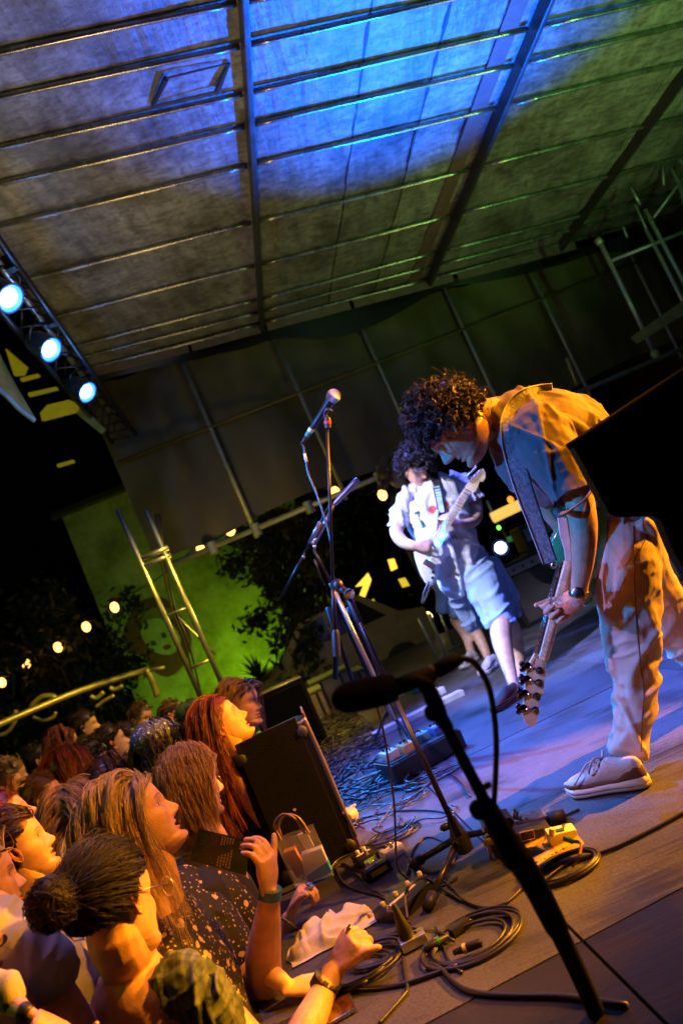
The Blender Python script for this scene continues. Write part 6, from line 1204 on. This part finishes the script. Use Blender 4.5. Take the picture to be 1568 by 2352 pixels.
for uu, zz in ((u0+.03, zt-.03), (u1-.03, zt-.03), (u0+.03, .03), (u1-.03, .03)): MB().ball(S(uu, v0-.002, zz), (.028, .012, .028), 10).build('corner_cap', M_RUB, t, True)
MB().box(S(u1+.008, (v0+v1)/2, .30), (.006, .07, .025), SAX, .004).build('handle', M_RUB, t, 'auto')
for z in (.03, .24): MB().lathe(S(-.2, v0-.008, z), -EY, [(0, .006), (.004, .006)], 10).build('bolt', M_STEEL, t, 'auto')
c0 = onv(655, 1640, 6.0); zt2 = onv(655, 1572, 6.0)[2]; uc = c0@EX; t = thing('loudspeaker', 'second black loudspeaker, partly hidden behind the first, against the green wall', 'speaker', S(uc, 6.2, -1.15))
MB().box(S(uc, 6.25, (zt2-1.15)/2), (.22, .22, (zt2+1.15)/2), SAX, .03).build('cabinet', mat('speaker_paint', (.003, .003, .003)), t, 'auto'); MB().box(S(uc, 6.025, (zt2-1.15)/2), (.19, .005, (zt2+1.15)/2-.04), SAX, .003).build('grille', mat('speaker_mesh', (.0025, .0025, .0025)), t); MB().tube([S(uc-.21, 6.03, zt2), S(uc+.21, 6.03, zt2)], .008, 8).build('edge_trim', MR_, t, True)
# dark cabinet close to the camera on the right
t = thing('loudspeaker', 'big blurred black loudspeaker corner covering the bent player\'s waist at the right edge', 'speaker', px(1480, 1050, 1.5))
Q = [(1303, 1027), (1450, 930), (1600, 832), (1760, 740), (1760, 1500), (1680, 1500), (1640, 1460), (1600, 1395), (1560, 1320), (1530, 1268), (1512, 1225), (1500, 1196), (1478, 1184), (1440, 1186), (1398, 1188), (1384, 1180), (1340, 1096)]
P = np.array([px(x, y, 1.62) for x, y in Q]); MB().prism(P, -Fv*.04-CR*.0).build('cabinet', mat('speaker_paint', (.018, .017, .016)), t)
c_ = P.mean(0); MB().prism(c_+(P-c_)*.94-Fv*.041, -Fv*.006).build('grille', mat('speaker_mesh', (.012, .012, .012)), t); MB().tube(catmull([px(1303, 1027, 1.585), px(1450, 930, 1.585), px(1600, 832, 1.585)], 4), .007, 8).build('edge_trim', mat('brown_trim', (.015, .01, .008), .9, spec=.1), t, True)
# ------------------------------------------------------------ cables on the floor
def fp(pts, z=.006, n=6): return catmull([flr(x, y, z) for x, y in pts], n)
def cable(pts, lb, r=.0038, z=None, m=M_CABLE, cat='cable', nm='cable'):
    P = fp(pts, z or r); return tag(MB().tube(P, r, 7).build(nm, m, None, True), lb, cat)
def coil(x, y, rx, n, lb, r=.0036, seed=1, m=M_CABLE, sq=.85, z0=0, grp='coiled cables on the stage floor'):
    R_ = np.random.default_rng(seed); c = flr(x, y, 0); a = np.linspace(0, 2*math.pi*n, n*26); k = a/(2*math.pi); ph = R_.uniform(0, 6.28)
    rr = rx*(1+.10*np.interp(k, np.arange(n+1), R_.normal(0, 1, n+1))); off = np.stack([np.interp(k, np.arange(n+1), R_.normal(0, .06*rx*2, n+1)), np.interp(k, np.arange(n+1), R_.normal(0, .06*rx*2, n+1))], -1)
    P = c+np.stack([rr*np.cos(a+ph)+off[:, 0], rr*sq*np.sin(a+ph)+off[:, 1], np.full_like(a, r)+np.abs(np.sin(a*.5+ph))*r*2.2*(k/n+.3)+z0], -1); P = P@np.array([[1, 0, 0], [0, 1, 0], [0, 0, 1]])
    return tag(MB().tube(P, r, 7).build('coiled_cable', m, None, True), lb, 'cable', grp)
coil(1300, 2000, .085, 5, 'black cable coiled below the yellow pedal frame', .0042, 1); coil(1085, 2165, .115, 5, 'brown lit cable coil with plugs resting in it, lower middle of the stage', .0042, 2); coil(872, 2195, .085, 6, 'small tight cable coil beside the fist', .0040, 3); coil(900, 1925, .10, 4, 'loose cable coil behind the small boxes near the speaker', .0036, 4)
coil(820, 2235, .10, 4, 'dark cable coil under the wristband arm', .004, 5); coil(930, 1800, .09, 3, 'thin cable loop left of the hanging microphone cable', .004, 6); coil(800, 1905, .07, 3, 'cable loop beside the speaker foot and the bag', .0035, 7)
coil(1010, 1788, .15, 2, 'flat cable loop below the far pedalboard', .005, 8, sq=.4); coil(850, 1790, .09, 2, 'yellowish cable loop standing by the speaker edge', .0035, 9, mat('yellow_cable', (.3, .24, .06), .4))
cable([(1600, 1850), (1568, 1868), (1500, 1905), (1430, 1940), (1385, 1958), (1340, 1972), (1300, 1985), (1240, 2030)], 'long black cable running from the pedals to the right edge of the stage', .005)
cable([(1270, 1990), (1240, 2005), (1200, 2040), (1160, 2075), (1115, 2086), (1070, 2072), (1040, 2042), (1015, 2020)], 'thin cable curving over the orange lit floor from the pedals', .004)
cable([(1440, 2310), (1300, 2290), (1200, 2288), (1120, 2285), (1070, 2275), (1040, 2255), (1010, 2225), (985, 2215)], 'thick dark cable along the bottom of the floor toward the plugs', .006)
cable([(1050, 2218), (990, 2240), (920, 2262), (850, 2270), (790, 2270), (740, 2262)], 'dark cable crossing beside the phone', .0055)
cable([(870, 2352), (890, 2330), (925, 2290), (935, 2272), (930, 2240), (925, 2200)], 'orange edged cable coming up from the bottom edge', .0045)
cable([(1060, 2235), (1035, 2215), (1020, 2180), (1010, 2150), (1000, 2130)], 'cable between the two plugs inside the coil', .0038)
cable([(640, 2060), (760, 2000), (790, 1985), (820, 2010), (850, 2040), (880, 2058)], 'cable leading to the small black effects box', .0038)
cable([(762, 1975), (790, 2030), (840, 2050), (878, 2062), (920, 2100), (940, 2120)], 'cable from the boxes by the bag to the plug', .0038)
cable([(905, 1780), (930, 1772), (970, 1768), (1010, 1766), (1050, 1790), (1080, 1830)], 'dark cable on the violet floor under the boom stand', .004); cable([(830, 1880), (880, 1868), (930, 1862), (985, 1862), (1030, 1870), (1060, 1900)], 'dark cable crossing below the floor loop', .004)
cable([(918, 1950), (960, 1990), (990, 2005), (1030, 1990), (1045, 1960), (1010, 1930), (975, 1925), (945, 1960), (935, 2010)], 'cable loop round the foot of the boom stand', .004)
cable([(1130, 1905), (1240, 1895), (1330, 1860)], 'short cable behind the pedals', .004)
# cable hanging straight from the nearest boom, to the plug
tag(MB().tube(catmull([px(862, 1610, 2.0), px(880, 1680, 2.05), px(893, 1760, 2.15), px(905, 1850, 2.25), px(908, 1930, 2.3), px(912, 1990, 2.35), flr(935, 2020, .01), flr(970, 2040, .005), flr(1020, 2035, .005), flr(1050, 2015, .005)], 6), .0034, 7).build('cable', M_CABLE), 'thin black cable hanging straight down in front of the boom stand tripod', 'cable')
tag(MB().tube(catmull([flr(935, 2110, .06), px(930, 2060, 2.1), px(945, 2030, 2.12), flr(975, 2018, .06), flr(1010, 2040, .01), flr(1060, 2070, .005)], 6), .004, 7).build('cable', M_CABLE), 'cable rising from the upright black plug in an arch', 'cable')
# tangle of cables beyond the speaker: nobody could count these
R_ = np.random.default_rng(77); mb = MB()
for k in range(150):
    v = R_.uniform(3.9, 7.4); u = R_.uniform(-.36, .28)+(v-4)*.02; n = 7; a = R_.uniform(0, 6.28); p = S(u, v, .008)
    pts = [p]
    for j in range(n):
        a += R_.normal(0, .9); p = p+np.array([math.cos(a), math.sin(a), 0])*R_.uniform(.05, .12); p[2] = .008+abs(R_.normal(0, .022)); 
        uu = p@EX
        if uu > .36: a += math.pi; p = p-EX*(uu-.34)
        if uu < -.4: a += math.pi; p = p+EX*(-.4-uu)
        pts.append(p.copy())
    mb.tube(catmull(pts, 3), R_.uniform(.004, .0065), 5)
tag(mb.build('cable_tangle', M_CABLE, None, True), 'dense tangle of black cables along the stage edge beyond the speaker', 'cables', kind='stuff')
mb = MB()
for k in range(26):
    v = R_.uniform(3.0, 4.2); u = R_.uniform(-.1, .22); a = R_.uniform(0, 6.28); p = S(u, v, .006); pts = [p]
    for j in range(6): a += R_.normal(0, .8); p = p+np.array([math.cos(a), math.sin(a), 0])*R_.uniform(.04, .08); p[2] = .006+abs(R_.normal(0, .012)); pts.append(p.copy())
    mb.tube(catmull(pts, 4), .0036, 5)
tag(mb.build('cable_tangle', M_CABLE, None, True), 'looser knot of thin cables beside the speaker', 'cables', kind='stuff')
# plugs
def plug(x0, y0, x1, y1, lb, m=None, ring=None, z=.016):
    a, b = flr(x0, y0, z), flr(x1, y1, z); ax = unit(b-a); L = np.linalg.norm(b-a); t = thing('cable_plug', lb, 'plug', a, 'cable plugs on the floor')
    MB().lathe(a, ax, [(0, .004), (.002, .006), (L*.35, .0085), (L*.4, .0105), (L*.95, .0105), (L, .009)], 14).build('shell', M_BLACK, t, 'auto'); MB().lathe(a+ax*L*.36, ax, [(0, .0088), (0, .0112), (L*.12, .0112), (L*.12, .0088)], 14).build('colour_ring', m or M_STEEL, t, 'auto'); MB().lathe(b-ax*.001, ax, [(0, .007), (.004, .007)], 12).build('face', M_STEEL, t, 'auto')
plug(1030, 2150, 975, 2182, 'black plug with a green ring above the coil', mat('green_tape', (.02, .25, .14), .5)); plug(1040, 2190, 1105, 2166, 'black plug with a yellow ring lying inside the coil', mat('yellow_tape', (.6, .5, .08), .5))
b = flr(938, 2160, .02); t = thing('cable_plug', 'upright black mains plug standing in its tipped socket', 'plug', b, 'cable plugs on the floor'); MB().lathe(b, EZ, [(0, .02), (.03, .02), (.05, .014), (.085, .009), (.095, .005)], 10).build('shell', M_BLACK, t, 'auto'); MB().box(b-EZ*.005+EX*.01, (.035, .025, .012), SAX, .004).build('socket_plate', M_ALU, t, 'auto'); MB().tube(catmull([b+EX*.02+EZ*.01, b+EX*.05, b+EX*.08-EY*.05, b+EX*.1-EY*.1-EZ*.012], 4), .004, 6).build('lead', M_CABLE, t, True)
b = flr(1055, 2130, .012); t = thing('connector', 'small dark connector on the floor above the coil', 'connector', b); MB().box(b, (.03, .012, .01), np.array([unit(EX+EY*.4), unit(EY-EX*.4), EZ]), .003).build('housing', M_BLACK, t, 'auto'); MB().lathe(b+unit(EX+EY*.4)*.03, unit(EX+EY*.4), [(0, .006), (.02, .005)], 10).build('pin', M_STEEL, t)
# ------------------------------------------------------------ pedals
M_YEL = mat('yellow_metal', (.62, .40, .04), .35, .2, bump=.1); M_CRM = mat('cream_metal', (.7, .62, .5), .4)
def pedal(p, ax, w, l, h, m, lb, switch=2, label=None, knobs=2, tilt=0):
    ay = unit(np.cross(EZ, ax)); A = np.array([ax, ay, EZ]); t = thing('effects_pedal', lb, 'pedal', p, 'effects pedals on the stage'); MB().box(p+EZ*h/2, (w/2, l/2, h/2), A, .004).build('case', m, t, 'auto')
    for k in range(switch): q = p+EZ*h+ax*(k-(switch-1)/2)*w*.5-ay*l*.28; MB().lathe(q, EZ, [(0, .008), (.005, .008), (.006, .0055), (.016, .0055), (.018, .004)], 12).build('footswitch', M_STEEL, t, 'auto')
    for k in range(knobs): q = p+EZ*h+ax*(k-(knobs-1)/2)*w*.34+ay*l*.25; MB().lathe(q, EZ, [(0, .008), (.010, .0075), (.012, .006)], 12).build('knob', M_BLACK if m is not M_BLACK else M_CRM, t, 'auto')
    MB().lathe(p+EZ*h*.5+ax*w/2, ax, [(0, .006), (.006, .006)], 10).build('jack', M_STEEL, t, 'auto')
    if label: MB().box(p+EZ*h*.5-ay*(l/2+.0012), (w*.32, .0012, h*.22), A).build('label_plate', label, t)
    MB().box(p+EZ*(h+.0006)+ay*l*.02, (w*.36, l*.06, .0006), A).build('top_stripe', M_SH0, t)
    return t
aa = unit(EX*.96+EY*.25)
pedal(flr(868, 2010), aa, .095, .06, .035, M_BLACK, 'black pedal with a yellow side label beside the bag', 1, M_YEL); pedal(flr(845, 1985), aa, .075, .10, .04, M_BLACK, 'black pedal with coloured marks behind the yellow labelled one', 1, mat('multi_label', (.2, .5, .2), .5)); pedal(flr(905, 1968), aa, .075, .06, .035, M_CRM, 'cream pedal right of the black pedals near the cable coil', 1)
t = pedal(flr(935, 2085), unit(EX*.8+EY*.55), .16, .11, .035, M_BLACK, 'black effects box with rows of shiny knobs, alone near the tripod foot', 3, None, 5)
# far pedalboard
pb = thing('pedalboard', 'black pedalboard with pale pedals near the back guitarist', 'pedalboard', flr(950, 1760)); c = flr(965, 1735, .05); MB().box(c, (.20, .12, .045), np.array([unit(EX+EY*.25), unit(EY-EX*.25), EZ]), .008).build('board', M_BLACK, pb, 'auto'); MB().box(c+EZ*.048, (.19, .11, .003), np.array([unit(EX+EY*.25), unit(EY-EX*.25), EZ])).build('carpet', M_RUB, pb)
for k, (du, dv, m_, lb) in enumerate(((-.14, .0, M_CRM, 'lilac lit pedal at the left end of the far board'), (-.05, -.03, mat('orange_metal', (.6, .3, .1), .4), 'orange pedal on the far board'), (.04, .03, mat('teal_metal', (.1, .35, .4), .35), 'teal pedal in the middle of the far board'), (.13, .0, mat('blue_metal', (.05, .12, .3), .35), 'dark blue pedal at the right end of the far board'))):
    pedal(c+EX*du+EY*(dv+du*.25)+EZ*.052, unit(EX+EY*.25), .07, .11, .04, m_, lb, 1)
for k, (x, y, m_, lb) in enumerate(((915, 1600, M_CRM, 'small pale pedal far back behind the black microphone'), (955, 1590, mat('teal_metal', (.1, .35, .4)), 'teal pedal far back right of the small pale one'), (1000, 1600, M_SH0, 'white pedal farthest right behind the black microphone'))): pedal(flr(x, y), aa, .12, .16, .05, m_, lb, 2)
tag(MB().box(flr(960, 1640, .02), (.34, .05, .02), np.array([unit(EX+EY*.12), unit(EY-EX*.12), EZ]), .004).build('setlist_board', mat('pale_board', (.5, .48, .42), .6)), 'long pale board lying on the floor behind the far pedalboard', 'board')
# near pedal frame: yellow, with pedals
yf = thing('pedalboard', 'yellow metal pedal frame with printed maker name and holes, near the white sneaker', 'pedalboard', flr(1230, 1985)); ZZ = lambda x, y: (1098+.18*x, 1819+.18*y)
def fd_(x, y): return (flr(x, y)-CC)@Fv
def zd(x, y, k=.955): return fd_(*ZZ(x, y))*k
fo = [(555, 652), (765, 574), (1085, 690), (1290, 590), (1350, 655), (1325, 690), (905, 835), (725, 962), (688, 905), (935, 775), (730, 695), (585, 722)]
P = np.array([px(*ZZ(x, y), zd(x, y)) for x, y in fo]); MB().prism(P, Fv*.02).build('frame_plate', M_YEL, yf)
lo_ = [(100, 620), (150, 600), (185, 880), (155, 905)]; MB().prism([px(*ZZ(x, y), 2.33) for x, y in lo_], Fv*.02).build('frame_leg', M_YEL, yf); MB().prism([px(*ZZ(x, y), 2.24) for x, y in ((340, 860), (370, 850), (495, 1085), (415, 1100))], Fv*.02).build('frame_leg', M_YEL, yf)
for x, y in ((672, 645), (778, 608), (1195, 680), (1092, 735), (1000, 780), (750, 910), (455, 1052)): p = px(*ZZ(x, y), zd(x, y)-.001); MB().lathe(p, -Fv, [(0, .005), (.003, .0048), (.0035, .003)], 10).build('bolt', M_STEEL, yf, 'auto')
for x, y in ((622, 668), (724, 630), (1142, 708), (1046, 760), (948, 808), (850, 858), (800, 882)): p = px(*ZZ(x, y), zd(x, y)-.0005); MB().lathe(p, -Fv, [(0, .003), (.0008, .003)], 10).build('hole', M_BLACK, yf)
cu = bpy.data.curves.new('txt', 'FONT'); cu.body = 'NUX'; cu.size = 1; cu.extrude = .02; to = bpy.data.objects.new('txt', cu); COL.objects.link(to); dg = bpy.context.evaluated_depsgraph_get(); tm = bpy.data.meshes.new_from_object(to.evaluated_get(dg)); bpy.data.objects.remove(to)
A0, A1 = px(*ZZ(868, 705), zd(868, 705)-.0015), px(*ZZ(992, 745), zd(992, 745)-.0015); xd = A1-A0; wx = np.linalg.norm(xd); xd = unit(xd); upv = unit(np.cross(-Fv, xd)); tv = np.array([v.co[:] for v in tm.vertices]); tv[:, 0] /= tv[:, 0].max(); V = A0+xd*tv[:, 0:1]*wx+upv*tv[:, 1:2]*.0145-Fv*tv[:, 2:3]*.01; mesh('maker_lettering', V, [tuple(p.vertices) for p in tm.polygons], M_BLACK, yf, False)
mb = MB(); q = px(*ZZ(838, 672), zd(838, 672)-.0015); mb.box(q, (.0042, .0052, .0006), np.array([xd, upv, -Fv]), .001).build('maker_emblem', M_BLACK, yf); MB().box(A0+xd*wx*.55-upv*.0045, (wx*.4, .0008, .0005), np.array([xd, upv, -Fv])).build('lettering_rule', M_BLACK, yf)
def pbox(name, cx, cy, d, w, h, dp, m, par, rx=None, bev=.006):
    A = np.array([unit(CR*.97+CU*.22), unit(Fv), unit(CU*.97-CR*.22)]); return MB().box(px(*ZZ(cx, cy), d), (w/2, dp/2, h/2), A, bev).build(name, m, par, 'auto')
t = thing('effects_pedal', 'white effects pedal with a round knob at the right end of the yellow frame', 'pedal', px(*ZZ(1060, 560), 2.32), 'effects pedals on the stage'); pbox('case', 1065, 570, zd(1065, 640, .96), .078, .042, .05, M_SH0, t); c = px(*ZZ(940, 510), zd(1065, 640, .95)); MB().lathe(c-CU*.01, CU, [(0, .009), (.018, .008), (.02, .006)], 14).build('knob', M_SH0, t, 'auto'); c = px(*ZZ(1090, 450), zd(1065, 640, .96)); MB().lathe(c-CU*.012, CU, [(0, .009), (.006, .009), (.008, .005), (.02, .005)], 14).build('footswitch', M_STEEL, t, 'auto'); pbox('top_stripe', 1040, 490, zd(1065, 640, .955), .022, .003, .015, M_WB, t, bev=.0005)
t = thing('effects_pedal', 'black effects pedal with a square outlined jack on its side, on the yellow frame', 'pedal', px(*ZZ(690, 540), 2.3), 'effects pedals on the stage'); pbox('case', 690, 535, zd(690, 610, .96), .10, .044, .06, M_BLACK, t); q = px(*ZZ(625, 560), zd(690, 610, .945)); A = np.array([unit(CR*.97+CU*.22), unit(CU*.97-CR*.22), -Fv])
for s_, o_ in ((1, 1), (-1, 1)): MB().box(q+A[1]*s_*.0125, (.020, .0008, .0008), A).build('outline', M_YEL, t); MB().box(q+A[0]*s_*.0195, (.0008, .0125, .0008), A).build('outline', M_YEL, t)
MB().lathe(q, -Fv, [(0, .0075), (.004, .0075), (.004, .004)], 12).build('jack', M_BLACK, t, 'auto')
for x, y in ((860, 550),): MB().lathe(px(*ZZ(x, y), zd(860, 600, .95)), CU, [(-.012, .004), (.014, .004)], 10).build('post', M_STEEL, t, 'auto')
t = thing('effects_pedal', 'metallic orange lit pedal with a row of foot switches behind the black one', 'pedal', px(*ZZ(540, 400), 2.42), 'effects pedals on the stage'); 
pbox('case', 520, 410, zd(520, 450, .97), .16, .03, .08, mat('hammered_metal', (.4, .28, .2), .3, .7, bump=.5, bscale=80), t)
for x, y in ((465, 280), (498, 312), (540, 370), (560, 395), (612, 385), (630, 415), (690, 425), (460, 305)): MB().lathe(px(*ZZ(x, y), zd(520, 450, .965)), CU, [(-.01, .007), (0, .007), (.002, .0045), (.013, .0045)], 12).build('footswitch', M_STEEL, t, 'auto')
t = thing('effects_pedal', 'large dark multi effects unit mostly hidden behind the near microphone stand', 'pedal', px(*ZZ(280, 650), 2.3), 'effects pedals on the stage'); MB().prism([px(*ZZ(x, y), 2.31) for x, y in ((60, 480), (200, 360), (420, 330), (520, 480), (560, 700), (620, 900), (420, 1040), (300, 1000), (180, 760))], Fv*.07).build('case', M_BLACK, t)
for x, y in ((60, 495), (75, 575), (140, 665), (345, 745), (450, 430), (290, 800), (110, 545)): MB().lathe(px(*ZZ(x, y), 2.305), -Fv, [(0, .005), (.006, .004)], 10).build('knob', M_STEEL, t, 'auto')
pbox('screen', 130, 640, 2.30, .03, .02, .006, MR_, t, bev=.001)
tag(MB().tube(catmull([px(*ZZ(1100, 600), zd(1100, 660, .94)), px(*ZZ(1200, 630), zd(1200, 660, .94)), px(*ZZ(1290, 640), zd(1290, 660, .94))], 4), [.0075]*5+[.005]*4, 10).build('jack_plug', mat('teal_plastic', (.03, .12, .1), .4), None, True), 'angled dark teal jack plug at the right end of the yellow frame', 'plug')
tag(MB().tube(catmull([px(*ZZ(1290, 640), zd(1290, 660, .94)), px(*ZZ(1310, 700), zd(1310, 720, .95)), px(*ZZ(1285, 830), zd(1285, 850, .96)), flr(1315, 1990, .006)], 5), .0038, 8).build('cable', mat('orange_lit_cable', (.12, .05, .02), .4)), 'orange lit cable dropping from the teal jack plug', 'cable')  # orange light put into the cable's colour
# ------------------------------------------------------------ things at the stage edge
b = flr(762, 2152, 0); n = 44; G = []; R_ = np.random.default_rng(5)
ct = thing('cloth', None, None, b)
for i in range(n):
    for j in range(n):
        s, t_ = i/(n-1)*2-1, j/(n-1)*2-1; r = math.sqrt(s*s+t_*t_); k = 1-.25*max(0, r-.8)
        G.append((s*.145*k+.02*t_, t_*.085*k-.03*s, max(0, 1-r**2.2)))
G = np.array(G); h = (G[:, 2]**.9)*.040; q = G.copy(); q[:, 2] = 0; f1 = folds(np.stack([(q[:, 1]+.5*q[:, 0])*24, (q[:, 0]-.5*q[:, 1])*24, q[:, 0]*0], -1), 5, 1, .3, 3); f2 = folds(np.stack([(q[:, 0]-.4*q[:, 1])*32, q[:, 1]*30, q[:, 0]*0], -1), 7, 1, .25, 2.5)
Vc = np.stack([G[:, 0]+.01*vnoise(q, 20, 1), G[:, 1]+.01*vnoise(q, 20, 2), .004+h*(1+.3*f2)+(f1*.012+f2*.009+.009)*np.clip(G[:, 2]*4, 0, 1)], -1); bpy.data.objects.remove(ct)
tag(mesh('crumpled_cloth', b+Vc@np.array([unit(EX+EY*.35), unit(EY-EX*.35), EZ]), [(i*n+j, (i+1)*n+j, (i+1)*n+j+1, i*n+j+1) for i in range(n-1) for j in range(n-1)], cloth_mat('pale_cloth', (.66, .62, .6)), None, True), 'crumpled pale cloth lying on the stage edge behind the fist', 'cloth')
M_CLR = bpy.data.materials.new('clear_vinyl'); M_CLR.use_nodes = True; q = M_CLR.node_tree.nodes['Principled BSDF']; q.inputs['Base Color'].default_value = (.9, .92, .95, 1); q.inputs['Roughness'].default_value = .08; q.inputs['Alpha'].default_value = .22; q.inputs['Specular IOR Level'].default_value = 1.0; q.inputs['Coat Weight'].default_value = 1
bg = thing('handbag', 'clear plastic bag with tan handles and blue and white things inside', 'bag', flr(690, 2030)); BQ = [(632, 1935, 2.75), (720, 1905, 2.68), (765, 2010, 2.66), (680, 2045, 2.72)]; P = np.array([px(*c) for c in BQ]); off = unit(EY)*.07
def qd(s, t_, P=P): return P[0]*(1-s)*(1-t_)+P[1]*s*(1-t_)+P[2]*s*t_+P[3]*(1-s)*t_
for k, o in ((0, 0), (1, 1)):
    n = 14; V = [qd(i/(n-1), j/(n-1))+off*o+Fv*.012*vnoise(np.array([i*.35, j*.35, k*5.]))*(1) for i in range(n) for j in range(n)]; mesh('bag_panel', V, [(i*n+j, (i+1)*n+j, (i+1)*n+j+1, i*n+j+1) for i in range(n-1) for j in range(n-1)], M_CLR, bg, True)
MB().prism([P[0], P[3], P[3]+off, P[0]+off], CR*.001).prism([P[1], P[2], P[2]+off, P[1]+off], CR*.001).prism([P[3], P[2], P[2]+off, P[3]+off], CU*.001).build('bag_side', M_CLR, bg)
for o in (0, 1): MB().tube([P[3]+off*o, P[2]+off*o], .0045, 8).build('bag_piping', M_WB, bg, True); MB().tube(catmull([qd(.15, 0)+off*o, px(630+10*o, 1895, 2.7), px(648+10*o, 1872, 2.7), px(676+10*o, 1880, 2.68), px(700+10*o, 1915, 2.68)], 5), .0045, 8).build('bag_handle', mat('tan_strap', (.35, .2, .08), .5), bg, True)
MB().prism([qd(*c)+off*.3 for c in ((.45, .45), (.98, .45), (.98, .9), (.3, .95))], Fv*.03).build('white_pouch', M_SH0, bg); MB().prism([qd(*c)+off*.25 for c in ((.4, .85), (.98, .75), (.98, .97), (.3, .98))], Fv*.04).build('blue_pouch', mat('blue_cloth', (.02, .25, .6), .6), bg)
MB().prism([qd(*c)+off*.5 for c in ((.05, .3), (.35, .3), (.4, .8), (.1, .85))], Fv*.03).build('tan_purse', mat('tan_leather', (.4, .2, .07), .4), bg); MB().prism([qd(*c)+off*.6 for c in ((.55, .08), (.8, .06), (.82, .4), (.6, .42))], Fv*.01).build('ticket', M_CRM, bg)
# phone face up
t = thing('phone', 'phone lying face up on the stage edge, its glass reflecting orange', 'phone', flr(775, 2300)); A = np.array([unit(EX*.98+EY*.1), unit(EY*.98-EX*.1), EZ]); c = flr(775, 2306, .006); MB().box(c, (.036, .076, .004), A, .0035).build('case', M_STEEL, t, 'auto'); MB().box(c+EZ*.0042, (.033, .072, .0005), A, .0004).build('screen_glass', mat('phone_glass', (.06, .02, .01), .06, coat=1), t)
# a hand and a clear cup by the speaker
t = thing('person', 'person hidden behind the speaker, only a hand on the stage edge showing', 'person', S(-.5, 3.3, -1.15), 'people in the crowd'); mb = MB(); L_(mb, [(790, 1950, 3.2, 30), (775, 1925, 3.12, 26), (772, 1905, 3.05, 24)]); hand(mb, px(772, 1904, 3.03), unit(CU*.8+CR*.4), unit(CR-Fv*.2), .9, (.9, 1, 1, 1)); V, F = remesh(mb, .006, 2); mesh('body', V, F, M_SKIN2, t, True)
cb = MB(); cb.add(*torso_mb(S(-.62, 3.9, .1), FB, .9)); V, F = remesh(cb, .014, 2); mesh('shirt', V, F, C_BLK, t, True)
b = px(757, 1842, 3.06); tag(MB().lathe(b-EZ*.02, unit(EZ+EX*.4), [(0, .02), (.03, .024), (.05, .018), (.052, .01)], 14).build('cup', M_SH0, None, 'auto'), 'small bright cup on its side at the speaker edge', 'cup')
